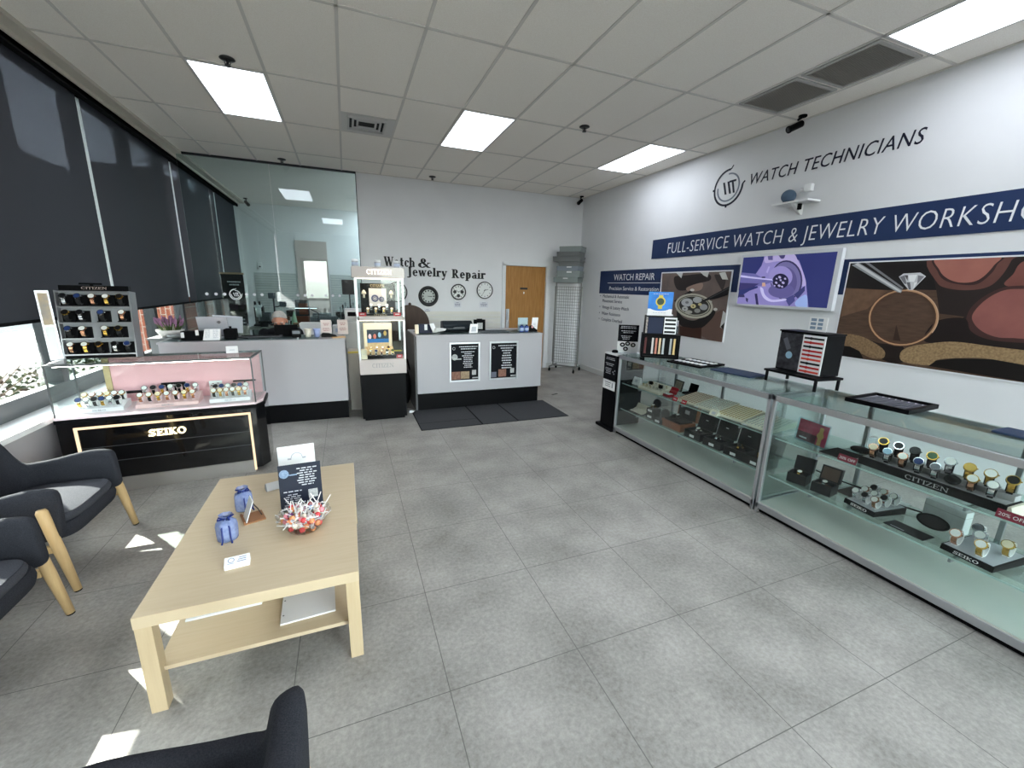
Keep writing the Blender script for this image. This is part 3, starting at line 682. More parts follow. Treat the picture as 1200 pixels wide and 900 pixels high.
showcase(.26, 2.06, 'glass showcase nearest on the right, holding the long tray of watches', (1.72, .96))
# ---- standing display with black poster at the far end
T = thing('poster_stand', 'narrow black floor display stand with a poster at the far showcase end', 'display stand', (3.1, 4.16, 0))
b = B(); b.box(2.90, 3.36, 3.99, 4.33, 0, .035); b.obj('foot', BLK, T, bev=.003)
b = B(); b.box(2.935, 3.33, 4.02, 4.28, .035, .93); b.obj('body', BLK, T, bev=.003)
b = B(); b.box(2.93, 3.335, 4.015, 4.285, .93, .945); b.obj('top', PAPER, T)
b = B(); b.box(2.931, 2.935, 4.025, 4.275, .62, .925); s_ = b.obj('poster', PBLK, T)
b = B(); b.m = Matrix.Translation((2.9312, 0, 0)) @ Matrix.Rotation(-PI/2, 4, 'Z')
textlines(b, -4.15, .885, [.17, .18], 0, .018); textlines(b, -4.16, .815, [.17, .13], 0, .02); textlines(b, -4.18, .755, [.12, .12, .09, .1], 0, .02)
for i, q in enumerate((-4.07, -4.09, -4.055)): b.box(q, q+.014, -.0006, 0, .70+.02*i, .715+.02*i)
b.obj('print', PTXT, s_)
b = B(); b.box(2.931, 2.935, 4.025, 4.275, .50, .615); s_ = b.obj('white_card', PAPER, T)
b = B(); b.m = Matrix.Translation((2.9312, 0, 0)) @ Matrix.Rotation(-PI/2, 4, 'Z'); textlines(b, -4.17, .58, [.12, .1, .11], 0, .022); b.box(-4.085, -4.07, -.0006, 0, .53, .59); b.obj('print', mat('ink_grey', (96, 98, 104), .6), s_)
# ---- lit brand case with pink interior on a black base (local frame: u along the front, v to the back)
SO, SA = V3((-2.10, 4.0, 0)), math.radians(4.2)
def SL(u, v, z=0): return SO+V3((u*math.cos(SA)-v*math.sin(SA), u*math.sin(SA)+v*math.cos(SA), z))
PINK = mat('pink_backdrop', (240, 184, 190), .6); WARM = emitter('warm_led_strip', (255, 224, 184), 1.1)
T = thing('lit_display_case', 'wide glass watch case with pink backdrop on a black lit base', 'display case', (0, 0, 0))
Lw, Dw = 1.295, .42
out = [(0, 0), (Lw-.0, 0), (Lw+.06, .10), (Lw+.06, Dw), (0, Dw)]
b = B(); b.prism([(u, v, .04) for u, v in out], (0, 0, .56)); b.obj('base', mat('black_gloss', (9, 9, 11), .12, coat=.5), T)
b = B(); b.prism([(-.006, -.006, .60), (Lw+.006, -.006, .60), (Lw+.066, .10, .60), (Lw+.066, Dw, .60), (-.006, Dw, .60)], (0, 0, .03)); b.obj('top_slab', BLK, T)
b = B(); b.prism([(0, 0, .63), (Lw, 0, .63), (Lw+.05, .10, .63), (Lw+.05, Dw, .63), (0, Dw, .63)], (0, 0, .02)); b.obj('white_deck', mat('pale_pink_deck', (236, 212, 216), .4), T)
b = B(); b.box(.10, Lw-.06, -.012, .0, 0, .115); b.obj('kick_plate', STEEL, T)
b = B()
for a, c, d, e in ((.095, Lw-.045, .545, .562), (.095, .112, .12, .545), (Lw-.062, Lw-.045, .02, .545)): b.box(a, c, -.012, 0, d, e)
b.obj('light_frame', WARM, T)
b = B()
for z in (.26, .385): b.box(.115, Lw-.065, -.004, 0, z, z+.004)
b.obj('panel_seam', mat('seam_grey', (88, 88, 92), .3, .5), T)
b = B(); serif(b, 'SEIKO', (.535, -.002, .437), (1, 0, 0), (0, 0, 1), .056, .245, T=.22, t=.12, depth=.014); b.obj('lit_lettering', emitter('lit_brand_letters', (255, 238, 190), 2.2), T)
b = B()
for u, v in ((0, 0), (Lw, 0), (Lw+.044, Dw-.012), (0, Dw-.012)): b.box(u, u+.010, v, v+.010, .65, 1.045)
for a, c, d, e in ((0, Lw+.01, 0, .012), (0, Lw+.05, Dw-.014, Dw)): b.box(a, c, d, e, 1.038, 1.052)
b.box(0, .012, .012, Dw-.014, 1.038, 1.052); b.prism([(Lw-.002, .0, 1.038), (Lw+.012, .0, 1.038), (Lw+.054, Dw, 1.038), (Lw+.04, Dw, 1.038)], (0, 0, .014))
b.obj('edge_frame', mat('dark_steel', (92, 94, 96), .3, .8), T)
b = B(); b.box(.01, Lw, .003, .007, .652, 1.038); b.obj('front_glass', TG, T)
b = B(); b.box(.003, .007, .01, Dw-.02, .652, 1.038); b.obj('side_glass', TG, T)
b = B(); b.prism([(Lw+.003, .012, .652), (Lw+.007, .012, .652), (Lw+.05, Dw-.02, .652), (Lw+.046, Dw-.02, .652)], (0, 0, .386)); b.obj('side_glass', TG, T)
b = B(); b.prism([(.012, .012, 1.044), (Lw-.002, .012, 1.044), (Lw+.04, Dw-.014, 1.044), (.012, Dw-.014, 1.044)], (0, 0, .005)); b.obj('top_glass', MATS['case_top_glass'], T)
b = B(); b.box(.24, Lw+.03, Dw-.035, Dw-.025, .652, 1.036); b.obj('backdrop', PINK, T)
b = B(); b.box(.2, .24, Dw-.05, Dw-.02, .652, 1.036); b.obj('backdrop_edge', mat('brass_edge', (190, 170, 130), .4, .4), T)
b = B(); b.box(.05, Lw-.01, .0085, .0125, 1.0345, 1.0375); b.obj('lamp_strip', emitter('added_case_glow', (255, 238, 232), 20), T)  # added glow strip tucked under the frame to keep the interior bright
put(T, SO, SA)
# ================================================================ WALL GRAPHICS
DKBLUE = mat('dark_navy_vinyl', (22, 24, 44), .5); GREYV = mat('grey_vinyl', (120, 128, 140), .5); LWHITE = mat('white_vinyl', (232, 234, 238), .5)
RY = (0, -1, 0); UZ = (0, 0, 1)
# navy service banner
T = thing('service_banner', 'long navy banner with white capitals high on the right wall', 'banner', (XR-.01, 3.2, 2.2))
b = B(); b.box(XR-.008, XR-.001, .55, 5.73, 2.198, 2.492); b.obj('panel', NAVY, T)
b = B(); b.text('FULL-SERVICE WATCH & JEWELRY WORKSHOP', (XR-.0085, 5.37, 2.262), RY, UZ, .165, 3.93, .002, shear=.1, sp=1.08, bold=-.012); b.obj('lettering', LWHITE, T)
# emblem + company lettering
def emblem(b, put_, R, wd):
    """watch-shaped ring emblem as strokes; put_(u, v) -> world point; returns nothing"""
    def rib(r, a0, a1, w):
        n = 40; P = [(math.radians(a0+(a1-a0)*i/n)) for i in range(n+1)]
        for i in range(n):
            q = [(r-w/2, P[i]), (r+w/2, P[i]), (r+w/2, P[i+1]), (r-w/2, P[i+1])]
            put_(b, [(rr*math.cos(a), rr*math.sin(a)) for rr, a in q])
    b.sl = 0
    rib(R, 88, 360, wd)
    for a in (180, 270):
        c, s = math.cos(math.radians(a)), math.sin(math.radians(a))
        put_(b, [(c*R-s*wd*.5, s*R+c*wd*.5), (c*R*1.14-s*wd*.5, s*R*1.14+c*wd*.5), (c*R*1.14+s*wd*.5, s*R*1.14-c*wd*.5), (c*R+s*wd*.5, s*R-c*wd*.5)])
    put_(b, [(R*.0, R*.97), (R*.04, R*1.03), (R*.17, R*1.2), (R*.23, R*1.18), (R*.1, R*1.0)]); put_(b, [(R*.96, R*.0), (R*1.03, -R*.02), (R*1.17, R*.12), (R*1.12, R*.18), (R*1.0, R*.08)])
    for x0 in (-.42, -.1):
        put_(b, [(R*(x0), R*.33), (R*(x0+.13), R*.33), (R*(x0+.36), -R*.38), (R*(x0+.23), -R*.38)])
    put_(b, [(R*.2, R*.33), (R*.32, R*.33), (R*.52, -R*.38), (R*.4, -R*.38)]); put_(b, [(R*.05, R*.36), (R*.52, R*.36), (R*.52, R*.25), (R*.05, R*.25)])
    b.sl = 1
    rib(R*.76, 95, -185, wd*.75)
def on_wall(b, poly): b.prism([(XR+.0005, 4.375-u, 3.02+v) for u, v in poly][::-1], (-.0045, 0, 0))
b = B(); emblem(b, on_wall, .215, .024)
tag(b.obj('company_emblem', [DKBLUE, GREYV]), 'dark ring emblem left of the company lettering on the right wall', 'emblem')
b = B(); b.text('WATCH TECHNICIANS', (XR+.0005, 4.055, 2.985), RY, UZ, .132, 1.69, .004, shear=.22, sp=1.08)
tag(b.obj('company_lettering', DKBLUE), 'thin dark slanted company lettering near the top of the right wall', 'lettering')
# repair services board: continuous navy band, its lettering and list
T = thing('services_band', 'navy header band along the right wall behind the photo prints and screen', 'wall graphic', (XR-.006, 4, 1.6))
b = B()
for a, c, e, f in ((.4, 1.155, 1.70, 2.045), (1.155, 2.76, 2.018, 2.045), (2.76, 4.112, 1.70, 2.045), (4.112, 5.45, 1.983, 2.045), (5.45, 7.2, 1.62, 2.045)): b.box(XR-.0017, XR-.0002, a, c, e, f)
b.obj('band', NAVY, T)
b = B(); b.text('WATCH REPAIR', (XR-.0014, 6.74, 1.868), RY, UZ, .115, 1.13, .0015); b.box(XR-.003, XR-.001, 5.47, 6.93, 1.815, 1.825)
b.text('Precision Service & Restoration', (XR-.0014, 6.86, 1.69), RY, UZ, .070, 1.37, .0015); b.obj('header_lettering', LWHITE, T)
b = B()
for i, t in enumerate(('Mechanical & Automatic', 'Movement Service', 'Vintage & Luxury Watch', 'Water Resistance', 'Complete Overhaul')):
    z = (1.545, 1.455, 1.335, 1.215, 1.10)[i]
    b.text(t, (XR+.0005, 7.06, z), RY, UZ, .062, None, .0035)
    if i != 1: b.box(XR-.003, XR+.0005, 7.13, 7.15, z+.02, z+.04)
tag(b.obj('service_list', mat('grey_list_vinyl', (92, 96, 108), .5)), 'grey list of repair services under the navy header', 'lettering')
# ---- printed photographs, traced on their own planes
def zp(o, s): return lambda pts: [(o[0]+x/s, o[1]+y/s) for x, y in pts]
def ellz(cx, cy, rx, ry, rot=0, n=28, a0=0, a1=360):
    r = math.radians(rot)
    return [(cx+rx*math.cos(a)*math.cos(r)-ry*math.sin(a)*math.sin(r), cy+rx*math.cos(a)*math.sin(r)+ry*math.sin(a)*math.cos(r)) for a in (math.radians(a0+(a1-a0)*i/n) for i in range(n + (0 if a1-a0 == 360 else 1)))]
ROUND = {(112, 74, 66), (58, 40, 38), (176, 116, 102), (134, 84, 76), (70, 46, 44), (160, 100, 92), (34, 27, 26), (152, 124, 92), (170, 142, 106), (36, 28, 26), (44, 38, 38), (150, 126, 114), (24, 22, 22), (60, 52, 52), (176, 164, 208), (152, 172, 222), (196, 190, 230), (100, 78, 70), (70, 66, 112)}
class Print:
    def __init__(s, o, sc, X, pre, ylim): s.f = zp(o, sc); s.X = X; s.n = 0; s.b = B(); s.mats = []; s.pre = pre; s.yl = ylim
    def shape(s, rgb, pts, noise=None, rgb2=None, rough=.45):
        if tuple(rgb) in ROUND and len(pts) < 24:
            q = []; n = len(pts)
            for i in range(n):
                p0, p1, p2, p3 = (V3((*pts[(i+k) % n], 0)) for k in (-1, 0, 1, 2))
                for j in range(5):
                    t = j/5; q.append(tuple(.5*((2*p1)+(p2-p0)*t+(2*p0-5*p1+4*p2-p3)*t*t+(3*p1-p0-3*p2+p3)*t**3))[:2])
            pts = q
        nm = s.pre+'_ink_%02d_%02d_%02d' % tuple(rgb)
        m_ = mat(nm, rgb, rough, noise=noise, rgb2=rgb2)
        if m_ not in s.mats: s.mats.append(m_)
        s.b.sl = s.mats.index(m_); s.n += 1
        x = s.X-.00022*s.n; P = []
        for q in s.f(pts):
            p = W(q[0], q[1], 0, s.X); p.y = max(s.yl[0], min(s.yl[1], p.y)); p.z = max(s.yl[2], min(s.yl[3], p.z)); p.x = x; P.append(p)
        # triangulate as a fan-safe face
        n = len(P); o = len(s.b.v); s.b.v += [tuple(p) for p in P]; s.b.f.append(list(range(o, o+n))); s.b.k.append(s.b.sl)
    def ring(s, rgb, cx, cy, rx, ry, w, rot=0, n=36, a0=0, a1=360):
        A = ellz(cx, cy, rx, ry, rot, n, a0, a1); C = ellz(cx, cy, rx-w, ry-w*ry/rx, rot, n, a0, a1)
        for i in range(n if a1-a0 == 360 else n):
            j = (i+1) % len(A)
            s.shape(rgb, [A[i], A[j], C[j], C[i]]); s.n -= 1
        s.n += 1
# ring photograph
YL = (1.17, 2.745, 1.09, 2.005)
T = thing('photo_print', 'large photo print of a diamond ring held in tweezers on the right wall', 'photo', (XR-.01, 2, 1.09), 'photo prints on the right wall')
b = B(); b.box(XR-.010, XR-.0002, YL[0]-.012, YL[1]+.012, YL[2]-.012, YL[3]+.012); b.obj('white_border', LWHITE, T)
p = Print((980, 285), 5.4545, XR-.0103, 'ring', YL)
q = [(60, 130), (1400, 90), (1400, 960), (-20, 705)]
p.shape((98, 76, 62), [(92, 100), (1500, 60), (1500, 1000), (-60, 800)], (9, .7, (1, 1, 6)), (70, 52, 43))
p.shape((30, 26, 26), [(60, 100), (660, 90), (650, 300), (480, 296), (330, 300), (60, 285)])
p.shape((122, 94, 74), [(60, 290), (330, 300), (200, 420), (30, 470)], (14, .6), (96, 72, 56))
p.shape((44, 36, 34), [(600, 90), (1500, 60), (1500, 660), (1200, 660), (900, 645), (640, 600), (820, 470), (660, 450), (640, 300)])
p.shape((112, 74, 66), [(608, 90), (1120, 80), (1120, 110), (1060, 205), (980, 275), (860, 300), (720, 290), (640, 245)], (8, .8), (90, 58, 54))
p.shape((58, 40, 38), [(640, 90), (1050, 80), (1030, 135), (990, 195), (900, 262), (780, 262), (690, 235), (648, 180)])
p.shape((176, 116, 102), [(652, 90), (1035, 80), (1010, 140), (940, 215), (870, 248), (780, 250), (705, 222), (660, 170)], (6, .9), (150, 92, 84))
p.shape((134, 84, 76), [(1075, 265), (1130, 200), (1210, 110), (1500, 60), (1500, 300), (1200, 285)], (6, .9), (110, 66, 60))
p.shape((70, 46, 44), [(830, 520), (850, 430), (930, 350), (1060, 285), (1200, 270), (1500, 260), (1500, 640), (1120, 632), (960, 612), (870, 575)])
p.shape((160, 100, 92), [(868, 480), (900, 415), (980, 345), (1080, 300), (1200, 292), (1500, 290), (1500, 600), (1130, 606), (1010, 596), (915, 550)], (5, .9), (120, 74, 72))
p.shape((34, 27, 26), [(560, 620), (640, 500), (820, 480), (860, 560), (960, 612), (1120, 634), (1500, 650), (1500, 730), (1200, 700), (900, 670), (700, 645)])
p.shape((36, 28, 26), [(120, 590), (280, 640), (420, 650), (430, 760), (300, 745)])
p.shape((152, 124, 92), [(20, 580), (150, 592), (250, 640), (310, 690), (300, 735), (230, 735), (160, 705), (30, 645)], (60, .5), (104, 82, 60))
p.shape((22, 18, 17), [(0, 650), (90, 660), (150, 690), (175, 740), (0, 740)])
p.shape((170, 142, 106), [(412, 700), (470, 662), (600, 640), (760, 630), (1000, 660), (1500, 730), (1500, 830), (1000, 742), (760, 735), (640, 748), (600, 780), (430, 758)], (60, .5), (122, 98, 70))
p.shape((24, 20, 19), [(590, 785), (640, 750), (760, 736), (1000, 742), (1500, 830), (1500, 1000)])
p.shape((60, 44, 36), [(365, 620), (385, 520), (412, 625)])
p.ring((92, 66, 52), 430, 476, 228, 184, 28, -6); p.ring((190, 146, 110), 430, 476, 222, 178, 11, -6); p.ring((206, 170, 140), 432, 476, 226, 182, 7, -6, 20, -80, 40)
p.shape((150, 152, 156), [(100, 140), (150, 120), (425, 300), (415, 318), (390, 312)]); p.shape((206, 206, 208), [(120, 135), (140, 125), (418, 306), (408, 314)])
p.shape((128, 128, 132), [(185, 120), (210, 120), (432, 284), (424, 294)])
p.shape((206, 206, 210), [(403, 215), (432, 194), (540, 188), (576, 212), (520, 268), (490, 300), (466, 300), (435, 262)])
for rgb, pts in (((120, 120, 126), [(408, 216), (440, 205), (452, 262), (436, 258)]), ((240, 240, 242), [(462, 205), (520, 202), (500, 248), (470, 245)]), ((104, 104, 110), [(452, 250), (474, 250), (480, 296), (466, 296)]),
                 ((132, 132, 138), [(525, 205), (566, 212), (520, 262)]), ((236, 236, 238), [(500, 252), (520, 250), (496, 290)]), ((86, 82, 84), [(440, 205), (462, 205), (458, 240)])): p.shape(rgb, pts)
p.b.obj('print', p.mats, T)
# watch-movement photograph
YL = (4.13, 5.43, 1.04, 1.965)
T = thing('photo_print', 'photo print of an opened watch movement behind the blue promo card', 'photo', (XR-.01, 4.7, 1.0), 'photo prints on the right wall')
b = B(); b.box(XR-.010, XR-.0002, YL[0]-.016, YL[1]+.016, YL[2]-.0, YL[3]+.016); b.obj('white_border', LWHITE, T)
p = Print((770, 305), 9.474, XR-.0103, 'movement', YL)
p.shape((124, 108, 102), [(0, 60), (900, 60), (900, 960), (0, 960)], (5, .8), (84, 74, 72))
for rgb, pts in (((44, 38, 38), [(190, 190), (300, 170), (560, 150), (590, 220), (450, 260), (330, 330), (220, 320)]), ((206, 206, 206), [(215, 130), (290, 120), (270, 200)]), ((150, 126, 114), [(335, 300), (500, 250), (485, 330), (350, 345)]),
                 ((196, 196, 194), [(480, 125), (580, 115), (560, 190), (520, 170)]), ((60, 52, 52), [(640, 160), (760, 200), (730, 330), (690, 280)]), ((206, 206, 202), [(690, 140), (760, 130), (790, 215), (725, 212)]),
                 ((100, 78, 70), [(490, 700), (600, 620), (760, 560), (750, 900), (500, 840)]), ((196, 196, 194), [(735, 560), (775, 590), (752, 765), (700, 745)]), ((26, 24, 24), [(705, 740), (760, 690), (755, 770)]),
                 ((24, 22, 22), [(225, 560), (300, 640), (430, 665), (590, 560), (650, 570), (600, 660), (470, 760), (290, 740), (230, 660)]), ((62, 38, 30), [(250, 730), (400, 755), (495, 745), (490, 880), (250, 840)]),
                 ((20, 20, 22), [(190, 450), (370, 335), (405, 348), (215, 470)])): p.shape(rgb, pts)
p.shape((186, 182, 166), ellz(412, 508, 212, 138, 6)); p.shape((70, 68, 62), ellz(412, 506, 188, 116, 6)); p.shape((176, 174, 158), ellz(412, 506, 178, 108, 6)); p.shape((52, 50, 48), ellz(412, 504, 166, 100, 6))
for c, r, rgb in (((335, 468), (64, 46), (186, 188, 192)), ((335, 468), (20, 14), (120, 122, 126)), ((450, 440), (50, 34), (176, 178, 180)), ((312, 538), (34, 26), (190, 190, 190)), ((404, 510), (30, 24), (216, 204, 150)), ((520, 520), (44, 34), (160, 162, 166)),
                  ((355, 575), (40, 20), (170, 168, 160)), ((450, 560), (34, 24), (150, 150, 146)), ((480, 490), (22, 16), (200, 190, 140)), ((404, 510), (10, 8), (90, 80, 50)), ((312, 538), (10, 8), (90, 90, 90))): p.shape(rgb, ellz(c[0], c[1], r[0], r[1], 0, 18))
p.shape((216, 214, 206), ellz(394, 330, 24, 15)); p.shape((206, 204, 196), ellz(652, 545, 22, 17)); p.shape((190, 188, 180), ellz(598, 462, 16, 12))
p.shape((16, 16, 18), [(840, 290), (840, 385), (680, 420), (560, 445), (478, 472), (560, 420)]); p.shape((60, 60, 64), [(840, 300), (840, 312), (600, 420), (560, 430)])
p.b.obj('print', p.mats, T)
# ---- wall screen
T = thing('wall_screen', 'white framed screen on the right wall showing a violet watch movement', 'screen', (XR-.05, 3.37, 1.53))
y0, y1, z0, z1 = 2.80, 3.955, 1.533, 2.155
b = B(); b.box(XR-.075, XR-.02, y0, y1, z0, z1); b.obj('frame', mat('pale_screen_frame', (206, 208, 214), .4), T, bev=.003)
b = B(); b.box(XR-.02, XR-.001, y0+.3, y1-.3, z0+.1, z1-.1); b.obj('bracket', BLKM, T)
def glowmat(nm, rgb): return mat(nm, rgb, .25, emit=.32)
p = Print((855, 280), 8.5714, XR-.0756, 'screen', (y0+.045, y1-.028, z0+.028, z1-.035))
_old = mat
def mat(name, rgb, rough=.5, **k):
    if name.startswith('screen_ink'): k['emit'] = .32; rough = .25
    return _old(name, rgb, rough, **k)
p.shape((46, 50, 104), [(0, 0), (1300, 0), (1300, 900), (0, 900)], (1.5, .9), (58, 66, 118))
p.shape((150, 140, 200), [(355, 120), (630, 100), (700, 220), (745, 350), (770, 460), (778, 760), (580, 760), (240, 740), (0, 740), (0, 590), (200, 520), (285, 490), (250, 370), (320, 270), (345, 200)], (4, .8), (122, 114, 178))
for rgb, pts in (((176, 164, 208), [(610, 120), (690, 225), (745, 350), (768, 455), (728, 472), (705, 370), (650, 262), (590, 228), (470, 226), (360, 240), (378, 165)]),
                 ((70, 66, 112), [(490, 140), (555, 140), (550, 190), (515, 195)]), ((92, 86, 140), [(385, 165), (435, 165), (435, 212), (390, 212)])): p.shape(rgb, pts)
p.shape((58, 54, 92), ellz(572, 416, 160, 202)); p.shape((112, 106, 156), ellz(568, 420, 148, 190)); p.shape((92, 86, 136), ellz(560, 430, 118, 150)); p.shape((148, 138, 196), ellz(515, 380, 118, 108)); p.shape((98, 92, 146), ellz(520, 520, 130, 72))
p.shape((40, 38, 66), ellz(512, 424, 82, 76))
for c, r in (((470, 440), 14), ((505, 385), 16), ((515, 415), 12), ((540, 440), 16), ((500, 470), 15), ((560, 400), 12), ((475, 400), 10), ((530, 480), 12), ((455, 470), 9)): p.shape((176, 166, 206), ellz(c[0], c[1], r, r*.8, 30, 10))
for rgb, pts in (((108, 104, 164), [(0, 340), (260, 350), (330, 390), (440, 410), (440, 432), (320, 470), (240, 480), (0, 510)]), ((64, 60, 110), [(0, 440), (300, 450), (240, 485), (0, 515)]), ((196, 190, 232), [(0, 365), (215, 378), (430, 405), (436, 418), (215, 396), (0, 386)]),
                 ((170, 160, 210), [(370, 335), (395, 275), (408, 280), (385, 345)]), ((58, 54, 96), [(325, 380), (360, 378), (362, 392), (326, 394)]), ((200, 160, 140), [(330, 440), (360, 438), (366, 475), (330, 478)]), ((52, 48, 90), [(255, 550), (280, 550), (290, 690), (265, 690)]),
                 ((60, 56, 98), [(90, 560), (150, 558), (155, 585), (105, 585)]), ((60, 56, 98), [(165, 590), (190, 600), (185, 640), (168, 620)]), ((74, 74, 128), [(560, 600), (650, 560), (660, 620), (600, 680)]), ((60, 62, 110), [(650, 560), (760, 470), (760, 520), (690, 600)]),
                 ((152, 172, 222), [(660, 640), (775, 560), (778, 720), (720, 720)]), ((196, 190, 230), [(310, 490), (340, 500), (360, 560), (430, 610), (560, 600), (560, 620), (420, 632), (340, 585)])): p.shape(rgb, pts)
p.b.obj('picture', p.mats, T)
mat = _old
# ---- small wall shelf with two gadgets
T = thing('wall_shelf', 'tiny white wall shelf carrying two small gadgets above the banner', 'shelf', (XR-.1, 3.36, 2.6))
b = B(); b.box(XR-.20, XR-.001, 3.16, 3.56, 2.645, 2.665); b.obj('board', WPLAST, T, bev=.002)
b = B(); b.hexa([(XR-.03, 3.33, 2.54), (XR-.001, 3.33, 2.54), (XR-.001, 3.36, 2.54), (XR-.03, 3.36, 2.54)], [(XR-.17, 3.33, 2.645), (XR-.001, 3.33, 2.645), (XR-.001, 3.36, 2.645), (XR-.17, 3.36, 2.645)]); b.obj('bracket', WPLAST, T)
b = B(); b.box(XR-.10, XR-.07, 3.30, 3.33, 2.585, 2.644); b.obj('cable_clip', BLKM, T)
b = B(); b.ell((XR-.11, 3.44, 2.735), .072, .072, .068, 20, 12); b.lathe((XR-.11, 3.44, 2.6655), [(0, 0), (.05, 0), (.052, .012), (0, .012)], 20)
tag(b.obj('smart_speaker', mat('slate_blue_fabric', (74, 92, 112), .8, bump=(300, .3)), smooth=True), 'round slate blue speaker on the tiny wall shelf', 'speaker')
T = thing('motion_sensor', 'small white sensor box on a wall mount just above the round speaker', 'sensor', (XR-.03, 3.28, 2.78))
b = B(); b.box(XR-.075, XR-.02, 3.235, 3.31, 2.76, 2.835); b.obj('housing', WPLAST, T, bev=.008); b = B(); b.cyl((XR-.02, 3.30, 2.80), (XR-.001, 3.32, 2.80), .02); b.cyl((XR-.02, 3.32, 2.79), (XR-.06, 3.36, 2.79), .018); b.obj('mount', WPLAST, T)
# ---- security cameras
def cam_obj(lab, x, y, z, rz, tilt):
    T = thing('security_camera', lab, 'security camera', (0, 0, 0), 'black security cameras')
    R_ = Matrix.Rotation(tilt, 4, 'Y')
    b = B(); b.m = R_; b.cyl((.02, 0, -.045), (.17, 0, -.045), .033, n=18); b.cyl((.17, 0, -.045), (.19, 0, -.045), .036, n=18); b.obj('body', BLK, T, bev=.003)
    b = B(); b.cyl((0, 0, .012), (0, 0, .028), .04); b.cyl((.05, 0, -.02), (0, 0, .015), .012); b.obj('mount', BLKM, T)
    b = B(); b.m = R_; b.cyl((.1895, 0, -.045), (.191, 0, -.045), .024, n=18); b.obj('lens', mat('lens_black', (4, 4, 8), .05, coat=1), T)
    put(T, (x, y, z), rz); return T
cam_obj('black security camera under the ceiling above the company lettering', 4.57, 3.42, 3.492, math.radians(170), .45)
cam_obj('tiny black security camera in the far corner by the grey boxes', 4.55, 7.86, 3.492, math.radians(215), .5)
cam_obj('black security camera in the workroom, near the end of the blinds', -2.0, 11.6, 3.492, math.radians(-60), .5)
# ================================================================ BACK WALL
INK = mat('black_cut_letters', (20, 20, 24), .5)
T = thing('repair_lettering', 'two lines of bold black serif lettering above the wall clocks', 'lettering', (1.6, YB, 1.8))
b = B(); serif(b, 'Watch', (.665, YB-.001, 2.015), (1, 0, 0), UZ, .165, .545, T=.25, t=.085, depth=.006); serif(b, '&', (1.265, YB-.001, 2.01), (1, 0, 0), UZ, .165, .235, T=.24, t=.085, depth=.006); b.obj('upper_line', INK, T)
b = B(); serif(b, 'Jewelry', (1.075, YB-.001, 1.855), (1, 0, 0), UZ, .16, .735, T=.25, t=.085, depth=.006); serif(b, 'Repair', (1.90, YB-.001, 1.84), (1, 0, 0), UZ, .165, .67, T=.25, t=.085, depth=.006); b.obj('lower_line', INK, T)
CFACE = mat('clock_face_white', (226, 228, 226), .5); CGREY = mat('clock_face_grey', (190, 196, 192), .5); CBLK = mat('clock_black', (18, 18, 20), .35)
def clock(lab, x, z, r, bez, face, kind, t=(10, 8)):
    T = thing('wall_clock', lab, 'clock', (x, YB-.001, z), 'wall clocks')
    y = YB-.001
    b = B(); b.lathe((x, y, z), [(r*.98, 0), (r, .012), (r*.97, .034), (r-bez*.5, .04), (r-bez, .030), (r-bez, .012)], 40, 'y', cap=False); b.obj('bezel', CBLK, T, smooth=True)
    b = B(); b.lathe((x, y, z), [(0, .0), (r*.985, .0), (r*.985, .012), (0, .012)], 40, 'y'); b.sl = 0; f = b.obj('face', face, T)
    b = B(); ri = r-bez; yy = y-.0135
    for h in range(12):
        a = h*PI/6; c, s = math.sin(a), math.cos(a)
        if kind == 'sub' and h in (3, 6, 9): continue
        w = .011 if kind != 'thin' else .007
        if kind == 'num' or kind == 'thin':
            b.box(x+c*ri*.80-w, x+c*ri*.80+w, yy-.0006, yy, z+s*ri*.80-w*1.3, z+s*ri*.80+w*1.3)
        else: b.prism([(x+c*ri*.66-s*.006, yy, z+s*ri*.66+c*.006), (x+c*ri*.90-s*.006, yy, z+s*ri*.90+c*.006), (x+c*ri*.90+s*.006, yy, z+s*ri*.90-c*.006), (x+c*ri*.66+s*.006, yy, z+s*ri*.66-c*.006)], (0, -.0006, 0))
    if kind == 'num': b.lathe((x, yy, z), [(ri*.96, .0005), (ri*.985, .0005)], 36, 'y', cap=False)
    b.obj('hour_markers', INK, f)
    if kind == 'sub':
        for c, s in ((-.55, .0), (.55, .0), (0, -.56)): b = B(); b.lathe((x+c*ri, yy, z+s*ri), [(0, 0), (ri*.26, 0), (ri*.26, .002), (0, .002)], 24, 'y'); b.obj('subdial', CBLK, f)
    for hand, (ang, l, w) in (('hour_hand', (t[0]*30+t[1]*2.5, .5, .010)), ('minute_hand', (t[1]*30, .74, .007))):
        a = math.radians(ang); c, s = math.sin(a)*ri, math.cos(a)*ri; n_ = V3((math.cos(a), 0, -math.sin(a)))*w*.5; q = V3((x, yy-.006, z))
        b = B(); b.prism([q-V3((c, 0, s))*.12-n_, q+V3((c, 0, s))*l-n_*.5, q+V3((c, 0, s))*l+n_*.5, q-V3((c, 0, s))*.12+n_], (0, -.002, 0)); b.obj(hand, INK if kind != 'num' else CBLK, f)
    return T
clock('black rimmed wall clock with wide dark ring and grey face, above the arched panel', 1.446, 1.492, .19, .062, CGREY, 'num', (3, 3))
clock('small wall clock with three black subdials, middle of the row', 2.026, 1.583, .152, .022, CFACE, 'sub', (10, 2))
clock('wall clock with plain white face and thin black rim, nearest the door', 2.56, 1.625, .168, .018, CFACE, 'thin', (2, 7))
clock('wall clock half hidden behind the lit display tower', .875, 1.56, .185, .02, CGREY, 'thin', (9, 4))
